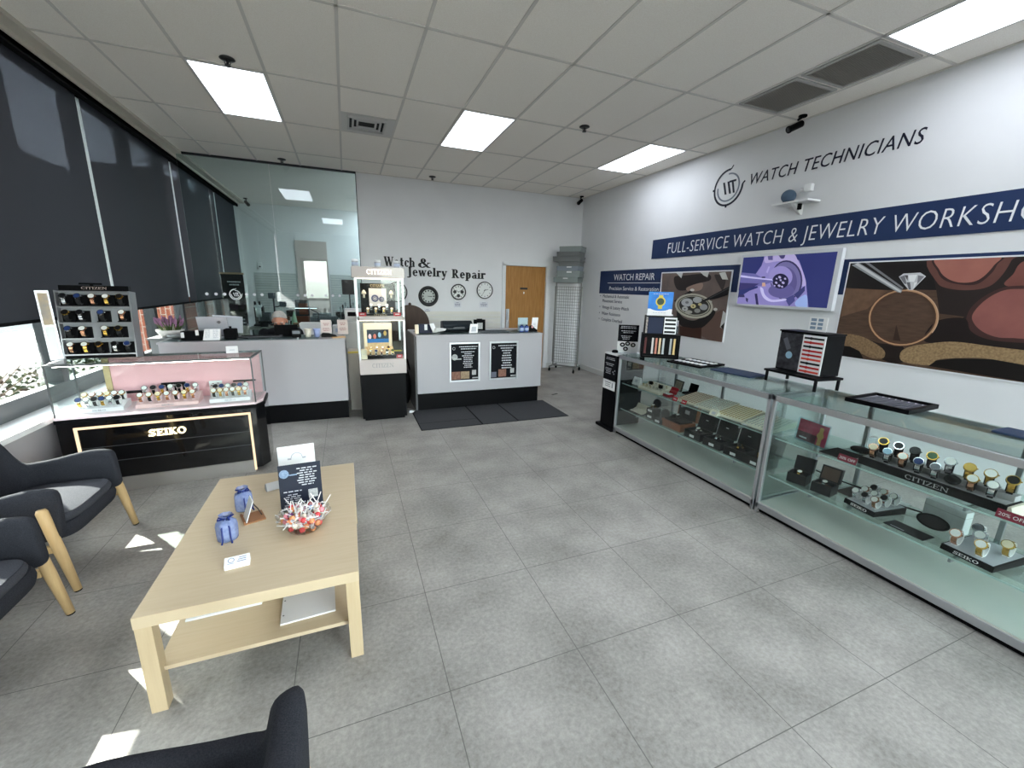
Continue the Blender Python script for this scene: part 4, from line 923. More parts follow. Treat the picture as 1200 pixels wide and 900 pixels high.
for x, z, w, lab in ((1.42, 1.20, .10, 'faint printed note under the wide black rimmed clock'), (2.01, 1.335, .12, 'small printed note under the clock with three subdials'), (2.545, 1.335, .15, 'small printed note in dark blue under the plain white clock')):
    T = thing('wall_note', lab, 'note', (x, YB, z), 'notes under the wall clocks')
    b = B(); b.box(x-w*.6, x+w*.6, YB-.003, YB-.001, z-.05, z+.065); c = b.obj('card', mat('note_card', (214, 216, 222), .6), T)
    b = B(); textlines(b, x, z+.04, [w*.5], YB-.003, .02); textlines(b, x, z+.01, [w*.9, w*.8], YB-.003, .028); b.obj('print', mat('note_ink', (72, 74, 110), .6), c)
# arched dark wooden panel leaning behind the repair counter
WALN = mat('dark_walnut', (58, 44, 38), .55, noise=(4, .7, (14, 14, 1)), rgb2=(82, 64, 54))
T = thing('arched_panel', 'dark brown arched wooden panel standing behind the lit tower', 'panel', (1.08, 7.86, 0))
b = B(); P = [(.72, 0), (1.43, 0), (1.43, .98)]+[(1.075+.355*math.cos(math.radians(a)), .98+.355*math.sin(math.radians(a))) for a in range(10, 171, 10)]+[(.72, .98)]
b.prism([(x, 7.90, z) for x, z in P][::-1], (0, -.03, 0)); b.obj('board', WALN, T, bev=.004)
b = B(); b.box(1.045, 1.105, 7.855, 7.87, 0, 1.335); b.obj('stile', WALN, T)
b = B(); b.lathe((1.075, 7.87, 1.33), [(.02, 0), (.03, .02), (.02, .04), (0, .05)], 14); b.obj('finial', WALN, T, smooth=True)
# ---- wire grid rack on castors, diagonal in the corner
RK = mat('rack_grey_steel', (122, 122, 120), .45, .5)
A0, A1 = V3((4.02, 7.80, 0)), V3((4.40, 7.38, 0)); dv = (A1-A0); ln = dv.length; du = dv/ln; dn = V3((-du.y, du.x, 0))*-1
def RP(u, n_, z): return A0+du*u+dn*n_+V3((0, 0, z))
T = thing('wire_grid_rack', 'tall grey wire grid rack on castors in the far corner', 'rack', tuple((A0+A1)/2))
b = B()
for i in range(13): u = ln*i/12; b.cyl(RP(u, 0, .17), RP(u, 0, 1.74 if i in (0, 12) or i % 3 == 0 else 1.74), .0035 if 0 < i < 12 else .009, n=6)
for i in range(27): b.cyl(RP(0, .004, .17+.06*i), RP(ln, .004, .17+.06*i), .0035, n=6)
b.obj('grid', RK, T)
for u in (.02, ln-.02):
    b = B(); b.tube([RP(u, -.22, .10), RP(u, .22, .10)], .016, 8); b.obj('foot', RK, T)
    b = B(); b.cyl(RP(u, 0, .10), RP(u, 0, 1.80), .014, n=10); b.obj('upright', RK, T)
    for n_ in (-.2, .2):
        b = B(); b.cyl(RP(u-.012, n_, .036), RP(u+.012, n_, .036), .035, n=16); b.cyl(RP(u, n_, .05), RP(u, n_, .10), .008); b.obj('castor', BLKM, T)
b = B(); b.tube([RP(.02, 0, .10), RP(ln-.02, 0, .10)], .016, 8); b.obj('base_rail', RK, T)
b = B(); b.box(-.22, .22, -.17, .17, 1.80, 1.815); b.v = [tuple(RP(ln/2+p_[0], p_[1], p_[2])) for p_ in b.v]; b.obj('top_tray', RK, T)
GB = [mat('grey_box_card', (128, 136, 134), .7), mat('grey_box_card_dark', (104, 106, 106), .7), mat('grey_box_card_blue', (126, 134, 142), .7)]
for i, (z, h, w, d, ou, on, rz, g) in enumerate(((1.816, .10, .50, .34, -.02, .0, 0, 0), (1.917, .125, .46, .36, .03, .02, .06, 0), (2.043, .085, .44, .33, .02, .02, -.05, 2), (2.129, .085, .43, .33, .03, .0, .03, 1), (2.215, .10, .56, .37, -.02, .0, .04, 1), (2.316, .085, .46, .35, .02, .02, -.04, 1), (2.402, .10, .44, .34, .05, .01, .02, 0))):
    names = ['bottom of the stack on the wire rack', 'second from the bottom of the corner stack', 'third from the bottom of the corner stack', 'fourth from the bottom of the corner stack', 'widest, third from the top of the corner stack', 'second from the top of the corner stack', 'topmost of the stack on the wire rack']
    T = thing('storage_box', 'grey flat storage box, '+names[i], 'box', (0, 0, 0), 'grey storage boxes stacked on the rack')
    b = B(); b.box(-w/2, w/2, -d/2, d/2, 0, h*.62); b.obj('tray', GB[g], T, bev=.003)
    b = B(); b.box(-w/2-.004, w/2+.004, -d/2-.004, d/2+.004, h*.62, h-.001); b.obj('lid', GB[g], T, bev=.003)
    if i in (0, 1, 2): b = B(); b.box(-.05+.02*i, .05+.02*i, -d/2-.006, -d/2-.004, h*.66, h*.9); b.obj('sticker', PAPER, T)
    q = RP(ln/2+ou, on, z); put(T, q, math.atan2(du.y, du.x)+rz)
# ---- white dots and emblem on the glass partition
T = thing('glass_decal', 'row of white dots and a ring emblem stuck on the glass partition', 'decal', (-1.0, YB-.008, 1.47))
for x in (-2.06, -1.937, -1.821, -1.516, -1.407, -1.297, -.766, -.655, -.545, -.328, -.219, -.109):
    b = B(); b.lathe((x, YB-.0065, 1.476), [(0, 0), (.023, 0), (.023, .001), (0, .001)], 20, 'y'); b.obj('dot', LWHITE, T)
b = B(); emblem(b, lambda b_, P_: b_.prism([(-1.669+u, YB-.0065, 1.474+v) for u, v in P_], (0, -.001, 0)), .082, .014); b.obj('emblem', [LWHITE, LWHITE], T)
# ================================================================ THINGS ON THE COFFEE TABLE (top z = .45)
TZ = .45
ORGZ = glass('organza_haze', (190, 200, 226), .05)
BAGB = mat('blue_organza', (150, 164, 204), .6, alpha=.66, noise=(60, .6), rgb2=(112, 128, 178)); RIBB = mat('dark_blue_ribbon', (28, 44, 110), .4); BOXW = mat('pale_gift_box', (196, 204, 222), .6)
bg = None
for x, y, rz, lab in ((-.615, 2.185, .2, 'blue organza gift bag standing nearer the picture front'), (-.60, 2.475, .7, 'blue organza gift bag farther back, behind the tilted white card')):
    if bg is None:
        bg = thing('gift_bag', lab, 'gift bag', (0, 0, 0), 'blue organza gift bags')
        b = B(); rnd = random.Random(2); n = 28
        prof = [(.030, 0), (.043, .004), (.045, .03), (.044, .075), (.040, .095), (.022, .108), (.010, .114), (.018, .124), (.028, .132)]
        vs = []
        for j, (r, h) in enumerate(prof):
            for i in range(n): a = 2*PI*i/n; rr = r*(1+.07*math.sin(6*a+j*.4)*(1 if j > 2 else .3)); vs.append((rr*math.cos(a), rr*math.sin(a), h+.0006))
        fs = [(j*n+i, j*n+(i+1) % n, (j+1)*n+(i+1) % n, (j+1)*n+i) for j in range(len(prof)-1) for i in range(n)]+[list(range(n))[::-1]]
        b.add(vs, fs); b.obj('pouch', BAGB, bg, smooth=True)
        b = B(); b.lathe((0, 0, .006), [(0, 0), (.036, 0), (.036, .082), (.033, .086), (0, .086)], 20); b.obj('gift_box', BOXW, bg)
        b = B(); b.lathe((0, 0, .113), [(.011, -.006), (.015, 0), (.011, .006)], 16, cap=False)
        for a in (.4, 2.2, 3.6, 5.2):
            c, s_ = math.cos(a), math.sin(a); b.tube([(c*.012, s_*.012, .113), (c*.03, s_*.03, .128), (c*.036, s_*.036, .116), (c*.014, s_*.014, .112)], .0045, 6)
        for a in (4.3, 5.0): b.tube([(math.cos(a)*.014, math.sin(a)*.014, .112), (math.cos(a)*.046, math.sin(a)*.046, .08), (math.cos(a)*.05, math.sin(a)*.05, .02), (math.cos(a)*.062, math.sin(a)*.062, .004)], .004, 6)
        b.obj('ribbon', RIBB, bg, smooth=True)
        put(bg, (x, y, TZ), rz)
    else: copy_thing(bg, (x, y, TZ), rz, lab)
# card on a little brown wooden easel
T = thing('card_easel', 'small white card leaning on a brown wooden easel stand', 'card stand', (0, 0, 0))
WB = mat('brown_leather_wood', (150, 104, 68), .5)
b = B(); b.box(-.045, .055, -.06, .05, 0, .008); b.box(-.047, -.037, -.06, .05, .008, .016); b.obj('base', WB, T, bev=.001)
b = B(); b.hexa([(-.035, -.055, .008), (-.031, -.055, .008), (-.031, .03, .008), (-.035, .03, .008)], [(.004, -.055, .118), (.008, -.055, .118), (.008, .03, .118), (.004, .03, .118)]); b.obj('card', PAPER, T)
b = B(); b.tube([(.008, -.01, .09), (.03, -.01, .05), (.045, -.01, .008)], .003, 6); b.obj('prop', mat('dark_prop', (60, 52, 48), .5), T)
put(T, (-.545, 2.36, TZ), .35)
# grey tent card
T = thing('card_holder', 'grey slanted business card holder near the back edge of the table', 'card holder', (0, 0, 0))
b = B(); b.prism([(-.055, -.028, 0), (-.055, .028, 0), (-.055, .0, .042)], (.11, 0, 0)); b.obj('holder', mat('grey_holder', (168, 172, 174), .4), T, bev=.002)
b = B(); b.hexa([(-.05, -.0305, .002), (.05, -.0305, .002), (.05, -.028, .002), (-.05, -.028, .002)], [(-.05, -.004, .044), (.05, -.004, .044), (.05, -.0015, .044), (-.05, -.0015, .044)]); b.obj('card', PAPER, T)
put(T, (-.48, 2.70, TZ), .35)
# service poster in a clear stand and the white sheet behind
def standee(name, lab, w, h, lean, faces):
    T = thing(name, lab, 'sign', (0, 0, 0))
    b = B(); b.m = Matrix.Rotation(-lean, 4, 'X'); b.box(-w/2, w/2, 0, .004, .004, h); sh = b.obj('sheet', faces, T)
    b = B(); b.box(-w/2, w/2, -.02, .08, 0, .004); b.m = Matrix.Rotation(-lean, 4, 'X'); b.box(-w/2, w/2, .0045, .0075, .004, h*.8); b.obj('clear_stand', glass('acrylic', (244, 250, 252), .04), T)
    return T, sh
T, sh = standee('service_sign', 'dark blue service list sign standing behind the lollipop bowl', .212, .262, .16, mat('deep_navy_print', (26, 32, 48), .4))
b = B(); b.m = Matrix.Rotation(-.16, 4, 'X')
textlines(b, .035, .232, [.10, .07, .10, .075, .085, .10, .09, .06], -.0002, .0135); textlines(b, -.042, .108, [.09], -.0002, .012); textlines(b, -.042, .09, [.05, .075, .07, .08, .07, .09, .1], -.0002, .0115)
b.obj('print', PTXT, sh)
b = B(); b.m = Matrix.Rotation(-.16, 4, 'X'); b.lathe((-.078, -.0003, .213), [(.0, .0006), (.024, .0006)], 18, 'y', cap=False); b.box(-.055, -.015, -.0009, -.0003, .2, .207); b.obj('watch_picture', mat('picture_steel', (150, 172, 196), .4, noise=(90, .6), rgb2=(90, 110, 140)), sh)
b = B(); b.m = Matrix.Rotation(-.16, 4, 'X'); b.box(.035, .082, -.0009, -.0003, .062, .109); b.obj('pale_square', PGRY, sh)
put(T, (-.30, 2.37, TZ), .06)
T, sh = standee('paper_sign', 'plain white sheet in a clear stand behind the dark service sign', .20, .275, .12, PAPER)
b = B(); b.m = Matrix.Rotation(-.12, 4, 'X'); b.tube([(.03*math.cos(a), -.001, .2+.03*math.sin(a)) for a in [PI*i/10 for i in range(11)]], .002, 5); b.box(-.05, -.03, -.001, 0, .19, .2); b.box(.03, .05, -.001, 0, .19, .2); b.obj('print', mat('pale_grey_ink', (176, 180, 188), .6), sh)
put(T, (-.34, 2.64, TZ), .12)
# lollipop bowl
T = thing('candy_bowl', 'clear plastic fluted bowl heaped with wrapped lollipops', 'bowl', (-.272, 2.165, TZ))
b = B(); n = 48; vs = []; pr_ = [(.062, .0), (.075, .004), (.100, .045), (.118, .078), (.128, .086)]
for r, h in pr_: vs += [(-.272+r*(1+.03*math.cos(12*2*PI*i/n)*(h/.086))*math.cos(2*PI*i/n), 2.165+r*(1+.03*math.cos(12*2*PI*i/n)*(h/.086))*math.sin(2*PI*i/n), TZ+.001+h) for i in range(n)]
b.add(vs, [(j*n+i, j*n+(i+1) % n, (j+1)*n+(i+1) % n, (j+1)*n+i) for j in range(len(pr_)-1) for i in range(n)]+[list(range(n))[::-1]])
b.obj('bowl_shell', glass('clear_plastic', (248, 250, 250), .07), T, smooth=True)
STK = mat('lolly_stick', (236, 232, 228), .5)
LC = [('red', (214, 70, 74)), ('pink', (238, 150, 160)), ('purple', (112, 60, 110)), ('orange', (240, 160, 110)), ('pale blue', (160, 186, 220)), ('cream', (240, 226, 206))]
protos = []
for nm, c in LC:
    b = B(); b.sl = 0; b.cyl((0, 0, .012), (0, 0, .082), .0024, n=6); b.sl = 1; b.ell((0, 0, 0), .0145, .0145, .0135, 10, 7); b.sl = 2
    b.lathe((0, 0, .011), [(.004, .001), (.003, .004), (.010, .014)], 8, cap=False)
    o = b.obj('lollipop', [STK, mat('candy_'+nm.replace(' ', '_'), c, .25, coat=.4), mat('wrapper_white', (236, 232, 234), .3)], None, smooth=True)
    tag(o, '%s wrapped lollipop heaped in the clear bowl on the coffee table' % nm, 'lollipop', '%s lollipops in the bowl' % nm); protos.append((o, [False]))
rnd = random.Random(11)
for i in range(96):
    o, used = protos[rnd.choice((0, 0, 0, 1, 1, 1, 2, 3, 3, 4, 5, 5))]
    if used[0]: o = o.copy(); COL.objects.link(o)
    used[0] = True
    lay = i/96; a = rnd.uniform(0, 2*PI); z = .016+.085*lay; R_ = (.055+.04*min(1, z/.06)) if z < .075 else .098*math.sqrt(max(.05, 1-((z-.075)/.045)**2))
    q = R_*math.sqrt(rnd.random())
    o.location = (-.272+q*math.cos(a), 2.165+q*math.sin(a), TZ+z)
    d = V3((rnd.gauss(-.3*math.cos(a)*q/.1, .8), rnd.gauss(-.3*math.sin(a)*q/.1, .8), rnd.uniform(.15, .8) if z < .09 else rnd.uniform(.0, .5)))
    o.rotation_euler = d.to_track_quat('Z', 'Y').to_euler()
for o, u in protos:
    if not u[0]: o.location = (-.272, 2.165, TZ+.05)
T = thing('card_box', 'small printed white card box lying at the front of the table', 'card box', (0, 0, 0))
b = B(); b.hexa([(-.048, -.025, 0), (.048, -.025, 0), (.048, .028, 0), (-.048, .028, 0)], [(-.048, -.022, .020), (.048, -.022, .020), (.048, .018, .036), (-.048, .018, .036)]); b.obj('box', PAPER, T, bev=.001)
b = B(); nrm = Matrix.Translation((0, -.002, .0284)) @ Matrix.Rotation(.38, 4, 'X'); b.m = nrm; b.lathe((-.022, .002, .0005), [(.010, 0), (.0125, 0)], 16, cap=False)
for i in range(3): b.box(.0+.004*i, .035, -.012+.01*i, -.009+.01*i, .0003, .0008)
b.box(-.036, -.01, -.016, -.0145, .0003, .0008); b.obj('print', mat('blue_grey_ink', (110, 124, 160), .6), T)
put(T, (-.527, 1.945, TZ), .12)
T = thing('magazine_stack', 'thin stack of white booklets on the left of the lower table shelf', 'booklets', (0, 0, 0))
for i in range(2): b = B(); b.m = Matrix.Rotation(.02*i, 4, 'Z'); b.box(-.15, .15, -.10, .10, .001+.006*i, .006+.006*i); b.obj('booklet', PAPER, T)
put(T, (-.62, 2.09, .183), .03)
T = thing('binder_pages', 'white punched binder pages on the right of the lower table shelf', 'papers', (0, 0, 0))
b = B(); b.box(-.115, .115, -.15, .15, .0006, .009); b.obj('pages', PAPER, T)
b = B()
for q in (-.10, .0, .10): b.lathe((-.105, q, .0092), [(0, 0), (.004, 0)], 10, cap=False)
b.obj('punch_hole', mat('hole_shadow_grey', (120, 120, 122), .8), T)
put(T, (-.26, 1.975, .183), .05)
# ================================================================ ON THE REPAIR COUNTER (top z = 1.052)
CZ = 1.053
T = thing('navy_box', 'navy box with a white tab at the left end of the repair counter', 'box', (0, 0, 0))
b = B(); b.box(-.09, .09, -.06, .06, 0, .115); b.obj('box', mat('navy_card', (22, 28, 54), .5), T, bev=.003); b = B(); b.box(-.02, .02, -.0625, -.0605, .04, .118); b.obj('tab', PAPER, T); put(T, (.985, 5.78, CZ), .05)
T = thing('white_block', 'cream upright block at the very left end of the repair counter', 'block', (0, 0, 0))
b = B(); b.box(-.022, .022, -.03, .03, 0, .12); b.obj('block', mat('cream_plastic', (236, 222, 200), .4), T, bev=.003); put(T, (.855, 5.66, CZ))
T = thing('papers', 'loose white papers slumped beside the navy box', 'papers', (0, 0, 0))
for i in range(4): b = B(); b.m = Matrix.Rotation(.12*i-.2, 4, 'Z') @ Matrix.Rotation(-.15+.06*i, 4, 'Y'); b.box(-.075, .075, -.06, .06, .018+.010*i, .024+.010*i); b.obj('sheet', PAPER, T)
b = B(); b.m = Matrix.Rotation(.5, 4, 'Z'); b.hexa([(-.10, .02, .0), (-.02, .02, .0), (-.02, .024, .0), (-.10, .024, .0)], [(-.13, .06, .12), (-.05, .06, .12), (-.05, .064, .12), (-.13, .064, .12)]); b.obj('leaning_sheet', PAPER, T)
put(T, (1.165, 5.67, CZ+.012), .1)
T = thing('desk_printer', 'black curved desktop printer on the repair counter', 'printer', (0, 0, 0))
b = B(); b.prism([(-.22, -.10, 0), (-.22, -.13, .04), (-.22, -.10, .10), (-.22, .0, .15), (-.22, .12, .14), (-.22, .14, 0)], (.44, 0, 0)); b.obj('body', mat('teal_black_plastic', (20, 30, 36), .3), T, bev=.012)
b = B(); b.box(-.14, .14, -.19, -.125, .012, .022); b.obj('paper_tray', BLK, T); b = B(); b.box(-.08, .08, -.127, -.12, .05, .07); b.obj('output_slot', mat('slot_grey', (70, 74, 78), .4), T)
put(T, (1.475, 5.92, CZ), 0)
T = thing('brochure', 'white printed leaflet leaning in front of the black printer', 'leaflet', (0, 0, 0))
b = B(); b.hexa([(-.06, -.03, 0), (.06, -.03, 0), (.06, -.027, 0), (-.06, -.027, 0)], [(-.03, .04, .12), (.08, .04, .12), (.08, .043, .12), (-.03, .043, .12)]); b.obj('sheet', PAPER, T); b = B(); b.hexa([(-.03, -.0285, .02), (.04, -.0285, .02), (.04, -.0275, .02), (-.03, -.0275, .02)], [(-.01, .02, .085), (.05, .02, .085), (.05, .021, .085), (-.01, .021, .085)]); b.obj('print', PTXT, T); put(T, (1.64, 5.66, CZ), -.1)
T = thing('framed_card', 'black square frame with a pale square centre on the repair counter', 'display frame', (0, 0, 0))
b = B(); b.box(-.085, .085, -.02, .02, 0, .17); b.box(-.04, .04, -.015, .015, .17, .182); b.obj('frame', BLKM, T, bev=.003); b = B(); b.box(-.042, .042, -.022, -.0205, .035, .125); b.obj('card', PGRY, T); put(T, (1.79, 5.84, CZ))
T = thing('counter_tray', 'flat grey tray lying on the glass top of the repair counter', 'tray', (0, 0, 0))
b = B(); b.box(-.26, .26, -.09, .09, 0, .014); b.obj('tray', mat('slate_tray', (84, 88, 92), .5), T, bev=.003); b = B(); b.box(-.24, .24, -.07, .07, .0142, .0155); b.obj('liner', mat('slate_liner', (66, 70, 74), .8), T); put(T, (1.93, 5.73, CZ))
def bottle(name, lab, x, y, z, body, cap, r=.033, h=.105, group='blue cleaner bottles', cat='bottle'):
    T = thing(name, lab, cat, (x, y, z), group)
    b = B(); b.lathe((x, y, z), [(r*.9, 0), (r, .004), (r, h*.72), (r*.8, h*.8), (r*.5, h*.84), (r*.5, h*.88)], 20); b.obj('body', body, T, smooth=False)
    b = B(); b.lathe((x, y, z+h*.86), [(r*.58, 0), (r*.58, h*.14), (0, h*.14)], 18); b.obj('cap', cap, T)
    b = B(); b.lathe((x, y, z+h*.18), [(r*1.015, 0), (r*1.015, h*.4)], 20, cap=False); b.obj('label', mat('bottle_label', (170, 188, 220), .5), T)
BLUB = mat('blue_bottle', (62, 84, 150), .25); NCAP = mat('navy_cap', (20, 28, 66), .35)
bottle('cleaner_bottle', 'left blue jewelry cleaner bottle at the door end of the counter', 2.395, 5.68, CZ, BLUB, NCAP)
bottle('cleaner_bottle', 'right blue jewelry cleaner bottle at the door end of the counter', 2.475, 5.68, CZ, BLUB, NCAP)
T = thing('acrylic_sign', 'white card in a clear holder behind the two blue bottles', 'sign', (0, 0, 0)); b = B(); b.box(-.08, .08, -.002, .002, .004, .20); b.obj('card', PAPER, T); b = B(); b.box(-.085, .085, -.03, .03, 0, .004); b.box(-.085, .085, -.006, -.003, .004, .205); b.obj('holder', glass('acrylic', (244, 250, 252), .04), T); put(T, (2.45, 5.77, CZ))
T = thing('leaning_card', 'white card leaning behind a dark small item at the counter end', 'card', (0, 0, 0)); b = B(); b.hexa([(-.05, 0, .0), (.05, 0, .0), (.05, .003, .0), (-.05, .003, .0)], [(-.01, .05, .20), (.09, .05, .20), (.09, .053, .20), (-.01, .053, .20)]); b.obj('card', PAPER, T); b = B(); textlines(b, .0, .11, [.05, .06, .05], -.0, .02); b.m = Matrix.Translation((0, .02, 0)); b.obj('print', PTXT, T); put(T, (2.625, 5.74, CZ))
T = thing('tape_dispenser', 'small dark rounded gadget at the door end of the repair counter', 'gadget', (0, 0, 0)); b = B(); b.prism([(-.06, -.03, 0), (.06, -.03, 0), (.055, -.03, .03), (.01, -.03, .06), (-.03, -.03, .10), (-.05, -.03, .09)], (0, .06, 0)); b.obj('body', BLK, T, bev=.006); b = B(); b.cyl((-.03, -.034, .075), (-.03, .034, .075), .018, n=14); b.obj('roll', mat('pink_roll', (200, 150, 150), .5), T); put(T, (2.575, 5.66, CZ))
# ================================================================ ON THE RECEPTION COUNTER (top z = 1.028)
RZ = 1.029
T = thing('potted_heather', 'pale bowl planted with purple heather by the window', 'potted plant', (-2.03, 6.24, 1.0))
HX, HY = -2.03, 6.24
b = B(); b.lathe((HX, HY, 1.005), [(.06, 0), (.10, .01), (.135, .06), (.14, .085), (.128, .085), (.12, .06), (0, .055)], 28); b.obj('pot', mat('pale_glazed_pot', (206, 202, 198), .35), T, smooth=True)
b = B(); rnd = random.Random(5)
for i in range(46):
    a = rnd.uniform(0, 2*PI); q = rnd.random()**.5*.11; l = rnd.uniform(.10, .17); ox = math.cos(a)*q; oy = math.sin(a)*q
    b.sl = 0; b.tube([(HX+ox*.7, HY+oy*.7, 1.06), (HX+ox*1.1, HY+oy*1.1, 1.06+l*.6), (HX+ox*1.5, HY+oy*1.5, 1.06+l)], [.003, .007, .003], 5)
b.obj('foliage', mat('heather_green', (74, 92, 52), .7), T)
b = B()
for i in range(60):
    a = rnd.uniform(0, 2*PI); q = rnd.random()**.5*.12; l = rnd.uniform(.09, .15); ox = math.cos(a)*q*1.15; oy = math.sin(a)*q*1.15
    b.tube([(HX+ox, HY+oy, 1.06+l*.7), (HX+ox*1.15, HY+oy*1.15, 1.06+l), (HX+ox*1.25, HY+oy*1.25, 1.08+l*1.2)], [.006, .012, .004], 6)
b.obj('blossom', mat('heather_purple', (128, 88, 120), .8, noise=(60, .6), rgb2=(160, 120, 150)), T)
T = thing('plant_stand', 'grey cabinet by the window carrying the potted heather and tray', 'cabinet', (-1.99, 6.25, 0))
b = B(); b.box(-2.20, -1.94, 6.10, 6.5, 0, .98); b.obj('body', mat('grey_cabinet', (120, 122, 122), .5), T, bev=.003); b = B(); b.box(-2.22, -1.86, 6.08, 6.52, .98, 1.004); b.obj('top', mat('grey_cabinet_top', (104, 106, 106), .45), T, bev=.004)
T = thing('grey_tray', 'oval grey tray in front of the potted heather', 'tray', (0, 0, 0)); b = B(); b.lathe((0, 0, 0), [(.13, 0), (.16, .012), (.165, .035), (.155, .035), (.14, .014), (0, .012)], 28, sx=1, sy=.6); b.obj('tray', mat('grey_tray_plastic', (140, 142, 142), .5), T, smooth=True); b = B(); b.box(-.07, .05, -.04, .04, .013, .02); b.obj('cards', PAPER, T); put(T, (-1.80, 5.90, RZ))
T = thing('leaflet_box', 'black box with two white tabs at the left of the reception counter', 'box', (0, 0, 0)); b = B(); b.box(-.105, .105, -.05, .05, 0, .10); b.obj('box', BLKM, T, bev=.002)
for q, h in ((-.09, .09), (.045, .115)): b = B(); b.box(q-.013, q+.017, -.053, -.0505, h-.06, h); b.obj('tab', PAPER, T)
put(T, (-1.63, 5.64, RZ), .03)
T = thing('monitor', 'silver desktop monitor seen from the back on the reception counter', 'monitor', (0, 0, 0)); SIL = mat('silver_plastic', (188, 188, 196), .4, .2)
b = B(); b.m = Matrix.Translation((0, 0, .12)) @ Matrix.Rotation(.22, 4, 'X'); b.box(-.155, .155, -.012, .012, -.09, .13); b.obj('back_panel', SIL, T, bev=.005); b = B(); b.m = Matrix.Translation((0, 0, .12)) @ Matrix.Rotation(.22, 4, 'X'); b.box(-.15, .15, .0125, .0135, -.085, .125); b.obj('screen', BLK, T)
b = B(); b.m = Matrix.Translation((0, 0, .12)) @ Matrix.Rotation(.22, 4, 'X'); b.lathe((.07, -.0125, .07), [(0, 0), (.018, 0), (.018, .001), (0, .001)], 16, 'y'); b.obj('emblem', CHROME, T)
b = B(); b.box(-.03, .03, .0, .03, .01, .15); b.box(-.10, .10, -.07, .09, 0, .01); b.obj('stand', SIL, T, bev=.002); put(T, (-1.47, 5.80, RZ), -.12)
T = thing('keypad_stand', 'white slanted card rack with rows of small print before the monitor', 'card rack', (0, 0, 0)); b = B(); b.hexa([(-.08, -.05, 0), (.08, -.05, 0), (.08, .05, 0), (-.08, .05, 0)], [(-.065, .01, .12), (.085, .01, .12), (.085, .03, .12), (-.065, .03, .12)]); b.obj('rack', PAPER, T); b = B(); b.m = Matrix.Rotation(-.463, 4, 'X') @ Matrix.Translation((0, -.0455, -.022)); textlines(b, -.035, .115, [.045]*5, 0, .02); textlines(b, .04, .115, [.05]*6, 0, .018); b.obj('print', PTXT, T); put(T, (-1.45, 5.61, RZ), .05)
T = thing('monitor', 'second tilted pale screen behind the silver monitor', 'monitor', (0, 0, 0)); b = B(); b.m = Matrix.Translation((0, 0, .14)) @ Matrix.Rotation(.5, 4, 'X') @ Matrix.Rotation(.1, 4, 'Y'); b.box(-.15, .15, -.012, .012, -.11, .12); b.obj('back_panel', mat('pale_silver', (206, 208, 216), .4), T, bev=.004); b = B(); b.box(-.03, .03, -.01, .03, .01, .12); b.box(-.10, .10, -.06, .09, 0, .01); b.obj('stand', BLK, T); put(T, (-1.36, 5.965, RZ), .1)
T = thing('cable_box', 'black box of cables beside the monitor on the reception counter', 'box', (0, 0, 0)); b = B(); b.box(-.06, .06, -.06, .06, 0, .12); b.obj('box', BLKM, T, bev=.01); b = B(); b.tube([(.06, -.05, .02), (.10, -.08, .03), (.13, -.05, .014), (.18, -.09, .012)], .005, 6); b.obj('cable', BLK, T, smooth=True); put(T, (-1.275, 5.66, RZ))
T = thing('desk_blotter', 'long flat dark tray lying on the reception counter before the man', 'tray', (0, 0, 0)); b = B(); b.box(-.23, .23, -.07, .07, 0, .02); b.obj('tray', mat('graphite_tray', (66, 68, 72), .4), T, bev=.004); b = B(); b.box(-.20, .20, -.045, .045, .0202, .022); b.obj('liner', BLKM, T); put(T, (-1.0, 5.78, RZ))
T = thing('laptop', 'black laptop open in front of the man, seen from behind', 'laptop', (0, 0, 0)); b = B(); b.m = Matrix.Rotation(.12, 4, 'X'); b.box(-.13, .13, -.008, .0, .004, .145); b.obj('lid', BLK, T, bev=.003); b = B(); b.box(-.13, .13, 0, .19, 0, .012); b.obj('keyboard_base', BLKM, T, bev=.002); put(T, (-.725, 5.86, RZ), 0)
T = thing('card_terminal', 'small dark device with a grey top standing beside the laptop', 'card terminal', (0, 0, 0)); b = B(); b.box(-.05, .05, -.025, .025, 0, .09); b.obj('body', BLK, T, bev=.006); b = B(); b.box(-.042, .042, -.027, -.0255, .045, .083); b.obj('screen', mat('terminal_grey', (130, 136, 142), .3), T); put(T, (-.60, 5.70, RZ))
def cup(lab, x, y, z, c, nm):
    T = thing('cup', lab, 'cup', (x, y, z), 'small cups on the reception counter'); b = B(); b.lathe((x, y, z), [(.027, 0), (.031, .005), (.040, .095), (.038, .095), (.030, .012), (0, .010)], 22); b.obj('cup_body', mat(nm, c, .35), T, smooth=True); b = B(); b.lathe((x, y, z+.090), [(.0405, 0), (.0425, .002), (.0425, .010), (.0405, .012)], 22, cap=False); b.obj('rim', mat(nm+'_rim', [min(255, v+16) for v in c], .35), T)
cup('cream white cup beside the laptop on the reception counter', -.472, 5.72, RZ, (220, 214, 200), 'cream_cup')
cup('pale blue cup right of the cream cup on the reception counter', -.372, 5.72, RZ, (150, 164, 206), 'blue_cup')
for x, y, lab in ((-.27, 5.92, 'pinkish printed card in a clear holder behind the blue cup'), (-.07, 5.95, 'pale printed card in a clear holder at the right end of the reception counter')):
    T = thing('card_display', lab, 'card', (0, 0, 0)); b = B(); b.box(-.065, .065, -.002, .002, .006, .20); c = b.obj('card', mat('pinkish_card', (218, 196, 192), .6, noise=(22, .7), rgb2=(226, 218, 214)), T); b = B(); textlines(b, 0, .15, [.07, .05], -.0022, .02); textlines(b, 0, .09, [.08, .09, .07], -.0022, .016); b.obj('print', mat('card_red_ink', (170, 110, 110), .6), c); b = B(); b.box(-.07, .07, -.03, .03, 0, .006); b.obj('foot', MATS['acrylic'], T); put(T, (x, y, RZ-.006), -.1)
